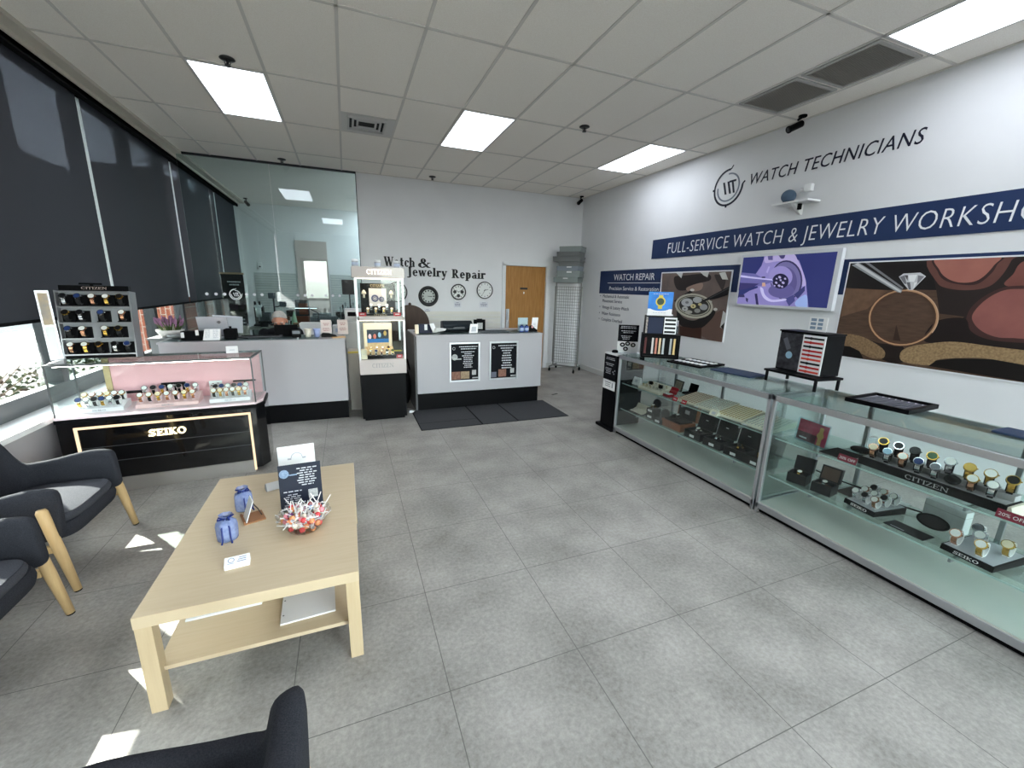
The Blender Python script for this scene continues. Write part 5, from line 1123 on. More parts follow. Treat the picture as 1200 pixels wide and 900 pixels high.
T = thing('stapler', 'low black rounded gadget at the right end of the reception counter', 'stapler', (0, 0, 0)); b = B(); b.prism([(-.09, -.025, 0), (.09, -.025, 0), (.085, -.025, .02), (.0, -.025, .05), (-.07, -.025, .055), (-.09, -.025, .03)], (0, .05, 0)); b.obj('body', BLK, T, bev=.008, smooth=False); b = B(); b.box(-.085, .095, -.022, .022, -.0, .008); b.obj('base', BLKM, T); put(T, (-.235, 5.68, RZ), .1)
T = thing('envelope', 'small tan envelope lying at the right end of the reception counter', 'envelope', (0, 0, 0)); b = B(); b.box(-.08, .08, -.05, .05, 0, .008); b.obj('envelope', mat('tan_paper', (206, 172, 130), .7), T); b = B(); b.prism([(-.08, .05, .0082), (.08, .05, .0082), (0, -.01, .0082)], (0, 0, .0008)); b.obj('flap', mat('tan_paper_dark', (190, 154, 112), .7), T); put(T, (-.125, 5.66, RZ-.006), .2)
# filing cabinet and printer between the counter and the tower
T = thing('file_cabinet', 'pale grey filing cabinet between the reception counter and the lit tower', 'cabinet', (.13, 6.55, 0)); FC = mat('pale_grey_steel', (190, 196, 196), .45)
b = B(); b.box(-.05, .36, 6.40, 6.9, 0, 1.16); b.obj('carcass', FC, T, bev=.004)
for i in range(4):
    b = B(); b.box(-.045, .355, 6.388, 6.399, .03+.285*i, .30+.285*i); d = b.obj('drawer', FC, T, bev=.002); b = B(); b.tube([(.10, 6.388, .17+.285*i), (.11, 6.37, .17+.285*i), (.20, 6.37, .17+.285*i), (.21, 6.388, .17+.285*i)], .006, 6); b.obj('handle', ALU, d)
T = thing('desk_printer', 'white printer with a black slot on the pale filing cabinet', 'printer', (0, 0, 0)); b = B(); b.box(-.19, .19, -.16, .16, 0, .17); b.obj('body', WPLAST, T, bev=.012); b = B(); b.box(-.15, .15, -.1625, -.1605, .07, .13); b.obj('output_slot', BLKM, T); b = B(); b.box(-.12, .12, -.24, -.161, .055, .063); b.obj('paper_tray', WPLAST, T); put(T, (.15, 6.62, 1.161))
T = thing('low_cabinet', 'low beige cabinet behind the reception counter with a yellow strip on top', 'cabinet', (.1, 6.1, 0)); b = B(); b.box(-.03, .42, 5.86, 6.34, 0, .78); b.obj('body', mat('beige_cabinet', (186, 182, 172), .5), T, bev=.003); b = B(); b.box(-.03, .35, 5.87, 5.93, .781, .80); b.obj('yellow_strip', mat('yellow_tape', (206, 192, 96), .5), T)
T = thing('black_bag', 'black bag slumped between the tower and the repair counter', 'bag', (0, 0, 0)); b = B(); b.ell((0, 0, .265), .058, .13, .262, 16, 10); b.obj('bag_body', BLKM, T, smooth=True); b = B(); b.tube([(-.03, -.02, .5), (-.04, -.03, .62), (.02, -.03, .66), (.05, -.02, .5)], .012, 8); b.obj('strap', BLKM, T, smooth=True); put(T, (.733, 5.97, 0))
T = thing('power_adapter', 'small white plug adapter on the floor between tower and counter', 'adapter', (0, 0, 0)); b = B(); b.box(-.03, .03, -.02, .02, 0, .03); b.obj('body', WPLAST, T, bev=.006); b = B(); b.tube([(.03, 0, .012), (.06, .04, .006), (.02, .12, .006), (-.02, .2, .006)], .004, 6); b.obj('cord', WPLAST, T, smooth=True); put(T, (.725, 5.50, 0))
# ================================================================ WATCHES
CUFFB = mat('black_cuff', (22, 22, 24), .7); CUFFW = mat('white_cuff', (226, 224, 224), .6); CUFFP = mat('pink_cuff', (236, 206, 212), .6)
LEATHER = mat('brown_leather', (84, 52, 36), .6); BLKL = mat('black_leather', (20, 20, 22), .5)
DIALS = {'white': mat('dial_white', (230, 230, 226), .4), 'black': mat('dial_black', (16, 16, 18), .3), 'blue': mat('dial_blue', (40, 60, 110), .3), 'ice': mat('dial_ice_blue', (150, 186, 206), .3), 'cream': mat('dial_cream', (226, 212, 184), .4), 'gold': mat('dial_gold', (206, 170, 90), .3), 'grey': mat('dial_grey', (110, 114, 120), .3), 'green': mat('dial_green', (60, 90, 66), .3)}
METALS = {'steel': CHROME, 'gold': GOLD, 'rose': ROSE, 'black': BLKL, 'leather': LEATHER}
WPROTO = {}
def watch(lab, metal, dial, cuff, loc, rz=0, s=1.0, group=None, strap=None, flat=False):
    """wristwatch clasped round its cuff; local -y is the front"""
    key = (metal, dial, cuff.name, strap)
    if key not in WPROTO:
        T = thing('wristwatch', lab, 'watch', (0, 0, 0), group)
        n = 26; P = [(0, .026*math.cos(2*PI*i/n), .038+.034*math.sin(2*PI*i/n)) for i in range(n)]
        b = B(); b.ribbon([(0, y*.9, .038+(z-.038)*.9) for _, y, z in P], (.026, 0, 0), .004, True); b.box(-.009, .009, -.012, .012, 0, .008); b.obj('cuff', cuff, T)
        b = B(); b.ribbon(P, (.019, 0, 0), .0032, True); b.obj('bracelet', METALS[strap or metal], T, smooth=False)
        nrm = V3((0, -.80, .60)); c = V3((0, -.026*.78, .038+.034*.66))
        b = B(); b.cyl(c-nrm*.001, c+nrm*.008, .0205, .0195, 24); b.cyl(c+V3((.019, 0, 0))+nrm*.003, c+V3((.024, 0, 0))+nrm*.003, .003, n=8); cs = b.obj('watch_case', METALS[metal], T)
        b = B(); b.cyl(c+nrm*.0081, c+nrm*.0086, .0165, n=24); b.obj('dial', DIALS[dial], cs)
        WPROTO[key] = [T, False]
    T, used = WPROTO[key]
    if not used: WPROTO[key][1] = True; o = T
    else: o = copy_thing(T, loc, rz, lab, group)
    o['label'] = lab
    if group: o['group'] = group
    put(o, loc, rz); o.scale = (s, s, s)
    return o
# ================================================================ NEAR SHOWCASE (shelves at .62 and .31)
S2, S1 = .621, .311
MAR = mat('maroon_tag', (134, 34, 56), .5); TAGW = mat('tag_white', (236, 230, 230), .5)
# long black watch tray
T = thing('watch_tray', 'long black stepped watch tray with pale lettering in the nearest showcase', 'tray', (0, 0, 0))
TL = .68
b = B(); b.box(-TL/2, TL/2, -.0, .16, 0, .052); b.obj('tray_body', BLKM, T, bev=.002)
b = B(); b.box(-TL/2+.012, TL/2-.012, .012, .148, .0521, .054); b.box(-TL/2+.012, TL/2-.012, .085, .148, .054, .085); b.obj('grey_step', mat('tray_grey_fabric', (150, 148, 148), .8), T)
b = B(); b.hexa([(TL/2, 0, 0), (TL/2+.03, 0, 0), (TL/2+.03, .16, 0), (TL/2, .16, 0)], [(TL/2, 0, .05), (TL/2+.012, 0, .05), (TL/2+.012, .16, .05), (TL/2, .16, .05)]); b.obj('end_ramp', mat('cream_ramp', (206, 196, 180), .6), T)
b = B(); serif(b, 'CITIZEN', (-.085, -.0005, .012), (1, 0, 0), UZ, .026, .20, T=.13, t=.06, depth=.001); b.obj('lettering', mat('tray_letter_silver', (190, 190, 192), .4), T)
TO, TR = V3((3.055, 1.175, S2)), -PI/2-.03
put(T, TO, TR)
TM = Matrix.Translation(TO) @ Matrix.Rotation(TR, 4, 'Z')
back = [('gold cased black strapped', 'gold', 'black', 'black'), ('black strapped steel', 'steel', 'black', 'black'), ('all black', 'black', 'black', None), ('gold and black', 'gold', 'green', 'black'), ('silver bracelet white faced', 'steel', 'white', None), ('all gold', 'gold', 'gold', None), ('gold bracelet white faced', 'gold', 'white', None), ('gold cased dark faced', 'gold', 'black', None)]
for i, (nm, me_, di, st) in enumerate(back):
    p_ = TM @ V3((-TL/2+.06+.082*i, .115, .085)); watch('%s watch, %s, back row of long tray' % (nm, ORD[i]), me_, di, CUFFB, p_, TR+.3, 1.3, 'watches in the long black tray', st)
front = [('rose gold', 'rose', 'cream', None), ('steel ice blue faced', 'steel', 'ice', None), ('rose gold cream faced', 'rose', 'white', None), ('steel blue faced', 'steel', 'blue', None), ('steel grey faced', 'steel', 'grey', None), None, ('gold white faced leather', 'gold', 'white', 'rose'), ('steel white faced', 'steel', 'white', None)]
for i, f in enumerate(front):
    p_ = TM @ V3((-TL/2+.05+.078*i, .045, .054))
    if f: watch('%s watch, %s, front row of long tray' % (f[0], ORD[i]), f[1], f[2], CUFFB, p_, TR+.25, 1.22, 'watches in the long black tray', f[3])
    else:
        b = B(); b.ell((0, 0, .027), .036, .03, .026, 16, 8); o = b.obj('cushion', CUFFB, None, smooth=True); tag(o, 'empty black oval cushion in the front row of the long tray', 'cushion'); put(o, p_, TR)
# red tags at its ends
for i, (y, x, lab) in enumerate(((1.545, 3.0, 'small maroon discount tag at the far end of the long tray'), (.80, 2.995, 'maroon discount tag at the near end of the long tray'))):
    T = thing('price_tag', lab, 'price tag', (0, 0, 0), 'maroon discount tags')
    b = B(); b.hexa([(-.055, 0, 0), (.055, 0, 0), (.055, .002, 0), (-.055, .002, 0)], [(-.055, .012, .042), (.055, .012, .042), (.055, .014, .042), (-.055, .014, .042)]); c = b.obj('card', MAR, T)
    b = B(); b.m = Matrix.Rotation(-.278, 4, 'X'); b.text('20% OFF', (-.047, -.0003, .013), (1, 0, 0), UZ, .018, .094, .0006); b.obj('lettering', TAGW, c)
    b = B(); b.hexa([(-.02, .002, 0), (.02, .002, 0), (.02, .03, 0), (-.02, .03, 0)], [(-.02, .012, .03), (.02, .012, .03), (.02, .014, .03), (-.02, .014, .03)]); b.obj('foot', TAGW, T); put(T, (x, y, S2), -PI/2)
# pink advert in acrylic stand
T = thing('acrylic_advert', 'red and pink watch advert in a clear frame, far end of the nearest showcase', 'advert', (0, 0, 0))
b = B(); b.m = Matrix.Rotation(-.1, 4, 'X'); b.box(-.115, .115, .004, .006, .012, .165); c = b.obj('print', mat('advert_crimson', (150, 34, 58), .4, noise=(9, .7, (1, 1, 3)), rgb2=(232, 84, 112)), T)
b = B(); b.m = Matrix.Rotation(-.1, 4, 'X'); b.box(-.115, .04, .0032, .004, .012, .075); b.obj('dark_field', mat('advert_dark', (84, 24, 40), .4), c)
b = B(); b.m = Matrix.Rotation(-.1, 4, 'X'); b.box(.052, .08, .0024, .0032, .015, .145); b.lathe((.066, .0024, .085), [(0, 0), (.026, 0)], 18, 'y', cap=False); b.obj('watch_picture', mat('advert_gold', (230, 180, 110), .4), c)
b = B(); b.m = Matrix.Rotation(-.1, 4, 'X'); b.box(-.09, -.03, .0024, .0032, .028, .038); b.obj('caption', TAGW, c)
b = B(); b.m = Matrix.Rotation(-.1, 4, 'X'); b.box(-.125, .125, -.002, .0, .0, .175); b.box(-.125, .125, .0065, .0085, .0, .175); b.m = None; b.box(-.125, .125, -.004, .07, 0, .003); b.obj('clear_frame', MATS['acrylic'], T); put(T, (3.10, 1.855, S2), -PI/2-.15)
# round cushion stand with clear column and black mat
T = thing('watch_stand', 'black oval pad on a clear base with a clear column, behind the far discount tag', 'stand', (0, 0, 0))
b = B(); b.lathe((0, 0, 0), [(.075, 0), (.075, .008), (0, .008)], 28, sx=1.0, sy=.8); b.obj('clear_base', MATS['acrylic'], T); b = B(); b.lathe((0, 0, .009), [(.066, 0), (.07, .012), (.06, .02), (0, .022)], 28, sx=1, sy=.8); b.obj('pad', BLKM, T, smooth=True)
b = B(); b.cyl((.0, .10, 0), (.0, .10, .10), .022, n=18); b.obj('clear_column', MATS['acrylic'], T); b = B(); b.cyl((0, .10, .10), (0, .10, .106), .022, n=18); b.obj('column_top', PAPER, T); put(T, (3.30, 1.62, S2), -PI/2)
T = thing('leather_mat', 'flat black display mat lying beside the pink advert on the upper shelf', 'mat', (0, 0, 0)); b = B(); b.box(-.085, .085, -.10, .10, .0005, .008); b.obj('pad', mat('brown_black_mat', (44, 34, 36), .7), T, bev=.002); b = B(); b.box(-.08, .08, -.095, .095, .0082, .009); b.obj('inlay', BLKM, T); put(T, (3.12, 1.645, S2), -PI/2)
T = thing('white_sheet', 'white paper sheet lying at the near end of the upper shelf', 'paper', (0, 0, 0)); b = B(); b.box(-.10, .10, -.08, .08, .0006, .004); b.obj('sheet', PAPER, T); b = B(); b.box(-.08, -.02, -.06, -.05, .0042, .0046); b.obj('print', PTXT, T); put(T, (3.38, .74, S2), -PI/2)
def watch_box(lab, loc, rz, out_m, in_m, w=.115, d=.105, h=.065, tagc=False, wk=('gold', 'white', None), grp='open watch boxes', lean=.22, s=1, emb=False):
    T = thing('watch_box', lab, 'watch box', (0, 0, 0), grp)
    b = B(); t = .008
    b.box(-w/2, w/2, -d/2, d/2, 0, .008)
    for a, c, e, f in ((-w/2, w/2, -d/2, -d/2+t), (-w/2, w/2, d/2-t, d/2), (-w/2, -w/2+t, -d/2+t, d/2-t), (w/2-t, w/2, -d/2+t, d/2-t)): b.box(a, c, e, f, .008, h)
    b.obj('base', out_m, T)
    b = B(); b.m = Matrix.Translation((0, d/2, h)) @ Matrix.Rotation(-lean, 4, 'X'); b.box(-w/2, w/2, -.004, .036, 0, d*.98); ld_ = b.obj('lid', out_m, T, bev=.002)
    b = B(); b.m = Matrix.Translation((0, d/2, h)) @ Matrix.Rotation(-lean, 4, 'X'); b.box(-w/2+.010, w/2-.010, -.0055, -.0042, .010, d*.98-.010); b.obj('lid_lining', in_m, ld_)
    if emb: b = B(); b.m = Matrix.Translation((0, d/2, h)) @ Matrix.Rotation(-lean, 4, 'X'); b.box(-.014, .014, -.0066, -.0056, d*.5, d*.5+.007); b.obj('lid_mark', PTXT, ld_)
    b = B(); b.box(-w/2+t, w/2-t, -d/2+t, d/2-t, .008, h*.6); b.ell((0, 0, h*.62), w*.30, d*.3, h*.30, 14, 8); b.obj('cushion', in_m, T)
    if tagc: b = B(); b.box(-.026, .026, -d/2-.003, -d/2-.0005, .016, .040); b.obj('tag', PAPER, T)
    put(T, loc, rz); return T
def lying_watch(lab, loc, rz, metal, dial, strap, grp, s=1):
    T = thing('wristwatch', lab, 'watch', (0, 0, 0), grp)
    b = B(); b.ribbon([(0, .030*math.cos(a), .012+.016*math.sin(a)) for a in [2*PI*i/18 for i in range(18)]], (.018, 0, 0), .003, True); b.obj('bracelet', METALS[strap or metal], T)
    b = B(); nr = V3((0, -.3, .95)).normalized(); c = V3((0, -.006, .028)); b.cyl(c, c+nr*.008, .019, n=20); cs = b.obj('watch_case', METALS[metal], T); b = B(); b.cyl(c+nr*.0081, c+nr*.0086, .015, n=20); b.obj('dial', DIALS[dial], cs)
    put(T, loc, rz); T.scale = (s, s, s); return T
BOXD = mat('box_black', (20, 20, 22), .45); BOXI = mat('box_lining_black', (30, 30, 33), .85); BRI = mat('box_brown_lining', (86, 70, 62), .8); BRX = mat('box_dark_brown', (54, 42, 38), .6)
watch_box('open square black watch box on the lower shelf, below the pink advert', (3.10, 1.875, S1), -PI/2+.25, BOXD, BOXI, .125, .11, .075)
lying_watch('small gold watch in the square black box below the pink advert', (3.10, 1.875, S1+.052), -PI/2+.25, 'gold', 'white', None, 'watches in boxes')
watch_box('open watch box with brown lid on the lower shelf, right of the square black box', (3.11, 1.70, S1), -PI/2+.15, BOXD, BRI, .125, .11, .07)
lying_watch('small pale watch in the box with the brown lid', (3.11, 1.70, S1+.05), -PI/2+.15, 'steel', 'white', None, 'watches in boxes')
T = thing('leather_mat', 'dark brown display mat lying on the lower shelf behind the far small tray', 'mat', (0, 0, 0)); b = B(); b.box(-.10, .10, -.10, .14, .0005, .008); b.obj('pad', mat('brown_mat', (70, 62, 58), .7), T, bev=.002); put(T, (3.31, 1.58, S1), -PI/2)
# two small lettered trays on the lower shelf
def small_tray(lab, loc, rz, w, d):
    T = thing('watch_tray', lab, 'tray', (0, 0, 0), 'small lettered trays')
    b = B(); b.hexa([(-w/2, -d/2, 0), (w/2, -d/2, 0), (w/2, d/2, 0), (-w/2, d/2, 0)], [(-w/2, -d/2+.006, .032), (w/2, -d/2+.006, .032), (w/2, d/2, .045), (-w/2, d/2, .045)]); b.obj('tray_body', BLK, T, bev=.002)
    b = B(); b.hexa([(-w/2+.008, -d/2+.012, .0325), (w/2-.008, -d/2+.012, .0325), (w/2-.008, d/2-.008, .0448), (-w/2+.008, d/2-.008, .0448)], [(-w/2+.008, -d/2+.012, .0345), (w/2-.008, -d/2+.012, .0345), (w/2-.008, d/2-.008, .0468), (-w/2+.008, d/2-.008, .0468)]); b.obj('grey_pad', mat('tray_pale_fabric', (176, 176, 180), .8), T)
    b = B(); b.m = Matrix.Translation((0, -d/2, 0)) @ Matrix.Rotation(-.186, 4, 'X'); serif(b, 'SEIKO', (-.052, -.0004, .008), (1, 0, 0), UZ, .016, .104, T=.2, t=.1, depth=.0008); b.obj('lettering', TAGW, T)
    put(T, loc, rz); return Matrix.Translation(loc) @ Matrix.Rotation(rz, 4, 'Z')
A_ = small_tray('small black lettered tray crowded with steel watches, left on the lower shelf', V3((3.20, 1.435, S1)), -PI/2-.18, .20, .26)
looks = [('steel white faced', 'steel', 'white'), ('steel black faced', 'steel', 'black'), ('rose gold', 'rose', 'white')]
for r in range(3):
    for c in range(3):
        nm, me_, di = looks[(r*2+c) % 3]
        watch('%s watch, %s in the %s row of the left small tray' % (nm, ('left', 'middle', 'right')[c], ('front', 'centre', 'rear')[r]), me_, di, CUFFW, A_ @ V3((-.062+.062*c, -.075+.075*r, .037+.005*r)), -PI/2-.1, 1.08, 'watches in the left small tray')
B_ = small_tray('small black lettered tray with five spaced watches, right on the lower shelf', V3((3.17, .905, S1)), -PI/2-.1, .22, .28)
for (u, v, nm, me_, di, w_) in ((-.075, -.09, 'rose gold', 'rose', 'white', 'front left'), (.03, -.09, 'gold rimmed', 'gold', 'white', 'front right'), (-.02, .0, 'steel', 'steel', 'white', 'middle'), (-.07, .085, 'steel grey faced', 'steel', 'grey', 'rear left'), (.075, .03, 'two tone gold', 'gold', 'cream', 'far right')):
    watch('%s watch at the %s of the right small tray' % (nm, w_), me_, di, CUFFW, B_ @ V3((u, v, .036+.01*(v > -.05))), -PI/2, 1.25, 'watches in the right small tray')
T = thing('gift_box', 'upright pale grey box standing between the two small trays', 'box', (0, 0, 0)); b = B(); b.box(-.10, .10, -.035, .035, 0, .15); b.obj('box', mat('pale_grey_card', (186, 190, 190), .6, noise=(30, .5)), T, bev=.003); b = B(); b.box(-.101, .101, -.036, .036, .11, .114); b.obj('lid_seam', mat('seam_pale', (160, 164, 164), .6), T); put(T, (3.36, 1.145, S1), -PI/2-.1)
o = None
T = thing('oval_pad', 'black oval pad leaning on the pale grey box', 'pad', (0, 0, 0)); b = B(); b.m = Matrix.Translation((0, 0, .045)) @ Matrix.Rotation(1.1, 4, 'X'); b.lathe((0, 0, 0), [(.075, -.005), (.08, 0), (.075, .005)], 28, sx=1, sy=.55); b.obj('pad', BLKM, T); b = B(); b.m = Matrix.Translation((0, 0, .045)) @ Matrix.Rotation(1.1, 4, 'X'); b.lathe((0, 0, .0055), [(0, 0), (.066, 0), (.066, .001)], 28, sx=1, sy=.5); b.obj('inlay', BLKL, T); put(T, (3.255, 1.16, S1), -PI/2)
T = thing('warranty_card', 'flat black card lying in front of the oval pad on the lower shelf', 'card', (0, 0, 0)); b = B(); b.box(-.10, .10, -.055, .055, .0005, .006); b.obj('card', BLKL, T, bev=.001); b = B(); b.box(-.07, .0, -.045, -.040, .0062, .0068); b.obj('print', PTXT, T); put(T, (3.09, 1.195, S1), -PI/2-.05)
T = thing('loose_cable', 'thin black cable trailing over the far end of the lower shelf', 'cable', (3.4, 1.5, S1)); b = B(); b.tube([(3.42, 1.95, S1+.012), (3.38, 1.8, S1+.02), (3.42, 1.6, S1+.012), (3.36, 1.4, S1+.02), (3.44, 1.2, S1+.012)], .006, 6); b.obj('cord', BLK, T, smooth=True); b = B(); b.box(3.40, 3.47, 1.36, 1.42, S1+.005, S1+.014); b.obj('paper_tag', PAPER, T)
# on top of the near showcase
CT = .9625
def rows_box(lab, loc, rz, w, d, h, group=None):
    pass
T = thing('strap_cabinet', 'black countertop strap cabinet with a dark watch picture and red straps', 'strap display', (0, 0, 0))
w, d, h = .40, .20, .32; z0 = .105
b = B(); b.box(-w/2, w/2, -d/2+.012, d/2, z0, z0+h); b.box(-w/2-.005, w/2+.005, -d/2, d/2+.004, z0+h, z0+h+.012); b.obj('cabinet', BLK, T, bev=.003)
b = B(); b.box(-w/2+.008, .0, -d/2+.008, -d/2+.012, z0+.01, z0+h-.01); c = b.obj('watch_picture', mat('dark_watch_print', (22, 22, 26), .35, noise=(26, .5), rgb2=(70, 70, 76)), T)
b = B(); b.lathe((-.09, -d/2+.0075, z0+.13), [(0, .0005), (.030, .0005)], 20, 'y', cap=False); b.obj('dial_picture', mat('ice_dial_print', (150, 186, 206), .4), c)
b = B(); b.m = Matrix.Translation((-.09, -d/2+.0078, z0+.16)) @ Matrix.Rotation(-.5, 4, 'Y'); b.box(-.02, .02, 0, .0004, .02, .12); b.obj('bracelet_picture', mat('bracelet_print', (88, 90, 98), .4, noise=(120, .4)), c)
b = B(); b.box(.008, w/2-.008, -d/2+.006, -d/2+.012, z0+.006, z0+h-.008); c = b.obj('white_rack', WPLAST, T)
SR = [mat('strap_red', (176, 40, 40), .5), mat('strap_scarlet', (214, 74, 60), .5), BLKL]
for i in range(9):
    zz = z0+.016+i*.033; b = B(); b.box(.022, w/2-.02, -d/2+.0035, -d/2+.006, zz, zz+.015); b.box(.022+.05, .022+.064, -d/2+.002, -d/2+.0035, zz-.003, zz+.018); b.obj('strap', SR[(1, 0, 2, 1, 0, 0, 2, 0, 2)[i]] if i < 8 else BLKL, c)
put(T, (3.50, 2.235, CT), -PI/2-.08)
st = T
T = thing('riser_table', 'small black four legged riser under the strap cabinet', 'riser', (0, 0, 0))
b = B(); b.box(-.235, .235, -.14, .14, .085, .103); b.obj('top', BLK, T, bev=.003)
for sx in (-.215, .215):
    for sy in (-.12, .12): b = B(); b.cyl((sx, sy, 0), (sx, sy, .085), .012, n=10); b.obj('leg', BLK, T)
put(T, (3.445, 2.22, CT), -PI/2-.08)
T = thing('price_card', 'pale printed card standing on top of the strap cabinet', 'card', (0, 0, 0)); b = B(); b.box(-.075, .075, 0, .003, .002, .115); c = b.obj('card', PAPER, T)
b = B()
for r in range(3):
    for q in range(2): b.box(-.06+.06*q, -.015+.055*q, -.0008, 0, .018+.032*r, .04+.032*r)
b.obj('print', mat('card_blue_grey', (130, 150, 170), .6), c); b = B(); b.box(-.08, .08, -.02, .03, 0, .002); b.obj('clear_foot', MATS['acrylic'], T); put(T, (3.53, 2.22, CT+.439), -PI/2-.08)
T = thing('strap_tray', 'black framed tray of dark straps lying on top of the nearest showcase', 'tray', (0, 0, 0))
w, d = .36, .40
b = B()
for a, c, e, f in ((-w/2, w/2, -d/2, -d/2+.022), (-w/2, w/2, d/2-.022, d/2), (-w/2, -w/2+.022, -d/2+.022, d/2-.022), (w/2-.022, w/2, -d/2+.022, d/2-.022)): b.box(a, c, e, f, 0, .03)
b.obj('frame', BLK, T, bev=.003); b = B(); b.box(-w/2+.02, w/2-.02, -d/2+.02, d/2-.02, .001, .012); b.obj('pad', mat('pale_lilac_pad', (196, 190, 200), .7), T)
for i in range(8):
    b = B(); x = -w/2+.052+i*.037; b.hexa([(x-.02, -d/2+.06, .0125), (x, -d/2+.06, .0125), (x+.02, d/2-.06, .0125), (x, d/2-.06, .0125)], [(x-.02, -d/2+.06, .020), (x, -d/2+.06, .020), (x+.02, d/2-.06, .020), (x, d/2-.06, .020)]); b.obj('strap', mat('grey_strap', (84, 84, 92), .6), T)
put(T, (3.46, 1.60, CT), -PI/2+.06)
def folder(lab, x, y, w, d, rz):
    T = thing('presentation_folder', lab, 'folder', (0, 0, 0), 'navy folders'); b = B(); b.box(-w/2, w/2, -d/2, d/2, .0, .012); b.obj('cover', mat('navy_leatherette', (42, 58, 84), .55, bump=(200, .2)), T, bev=.003); b = B(); b.box(-w/2+.004, w/2-.002, -d/2+.004, d/2-.004, .0122, .0135); b.obj('board', MATS['navy_leatherette'], T); put(T, (x, y, CT), rz)
folder('navy folder lying at the near right end of the showcase top', 3.42, .86, .40, .18, -PI/2)
# ================================================================ FAR SHOWCASE
folder('navy folder lying on the far showcase top, left of the strap cabinet', 3.36, 2.74, .40, .26, -PI/2+.1)
T = thing('jewel_tray', 'black tray of small white pieces lying on the far showcase top', 'tray', (0, 0, 0)); w, d = .40, .40
b = B(); b.box(-w/2, w/2, -d/2, d/2, 0, .018); b.obj('tray_body', BLK, T, bev=.003); b = B(); b.box(-w/2+.015, w/2-.015, -d/2+.015, d/2-.015, .0182, .0195); b.obj('velvet', BLKM, T)
for i in range(7):
    for j in range(2): b = B(); x = -.15+.05*i; y = -.09+.17*j; b.hexa([(x-.012, y-.04, .0197), (x+.012, y-.04, .0197), (x+.02, y+.04, .0197), (x-.004, y+.04, .0197)], [(x-.010, y-.04, .024), (x+.010, y-.04, .024), (x+.018, y+.04, .024), (x-.002, y+.04, .024)]); b.obj('white_piece', PAPER, T)
put(T, (3.34, 3.24, CT), -PI/2+.15)
# strap boxes, turned to face the room
T = thing('strap_box', 'black open box showing six vertical straps on the far showcase end', 'strap display', (0, 0, 0))
w, d, h = .40, .22, .26
b = B(); b.box(-w/2, w/2, -d/2+.02, d/2, 0, h); b.box(-w/2, w/2, -d/2, -d/2+.02, 0, .02); b.box(-w/2, w/2, -d/2, -d/2+.02, h-.02, h); b.box(-w/2, -w/2+.02, -d/2, -d/2+.02, .02, h-.02); b.box(w/2-.02, w/2, -d/2, -d/2+.02, .02, h-.02); b.obj('box', BLK, T, bev=.002)
SC = [(84, 40, 40), None, (206, 200, 196), (198, 128, 110), (214, 190, 150), (190, 196, 200), None, (168, 172, 176), (222, 190, 130)]
for i, c in enumerate(SC):
    if c: b = B(); x = -.16+.038*i; b.box(x-.010, x+.010, -d/2+.012, -d/2+.0195, .045, h-.04); b.box(x-.012, x+.012, -d/2+.010, -d/2+.012, .045, .06); b.obj('strap', mat('strap_%d_%d' % (c[0], c[1]), c, .5), T)
P1 = V3((3.27, 3.72, CT)); R1 = -.62
put(T, P1, R1)
T = thing('strap_box', 'navy fronted strap box with white compartments, standing on the black strap box', 'strap display', (0, 0, 0))
w, d, h = .335, .2, .20
b = B(); b.box(-w/2, w/2, -d/2, d/2, 0, h); b.obj('box', BLK, T, bev=.003); b = B(); b.box(-w/2+.03, .02, -d/2-.003, -d/2-.0005, .012, h-.012); b.obj('navy_panel', mat('navy_panel', (24, 34, 60), .5), T)
b = B(); b.box(-w/2+.006, -w/2+.026, -d/2-.003, -d/2-.0005, .012, h-.012); b.obj('pale_edge', mat('pale_print', (190, 180, 170), .6, noise=(60, .5), rgb2=(90, 90, 96)), T)
b = B(); b.box(.03, w/2-.008, -d/2-.003, -d/2-.0005, .01, h-.01); c = b.obj('white_rack', WPLAST, T)
for i in range(4): b = B(); b.box(.038, w/2-.018, -d/2-.005, -d/2-.003, .022+.043*i, .044+.043*i); b.obj('strap', BLKL, c)
put(T, P1+V3((-.02, .0, .2605)), R1)
T = thing('promo_card', 'bright blue promo card with a gold watch, standing on the strap boxes', 'advert', (0, 0, 0)); b = B(); b.box(-.13, .13, 0, .004, .002, .26); c = b.obj('card', PAPER, T)
b = B(); b.box(-.13, .13, -.0006, 0, .075, .26); b.lathe((0, -.0003, .10), [(0, 0), (.085, 0)], 24, 'y', sx=1.4, sy=.55, cap=False); b.obj('blue_field', mat('promo_blue', (30, 96, 190), .4, noise=(7, .6), rgb2=(60, 150, 226)), c)
b = B(); b.lathe((0, -.0012, .155), [(0, 0), (.052, 0)], 24, 'y', cap=False); b.box(-.022, .022, -.0014, -.0008, .075, .225); b.obj('watch_picture', mat('promo_gold', (206, 186, 70), .4), c); b = B(); b.lathe((0, -.0018, .155), [(0, 0), (.038, 0)], 24, 'y', cap=False); b.obj('dial_picture', mat('promo_dial', (50, 66, 50), .4), c)
b = B(); textlines(b, 0, .235, [.16], -.0006, .012); textlines(b, 0, .03, [.14], 0, .014); b.obj('caption', PTXT, c)
b = B(); b.box(-.13, .13, -.03, .05, 0, .002); b.obj('clear_foot', MATS['acrylic'], T); put(T, P1+V3((-.04, .01, .461)), R1+.05)
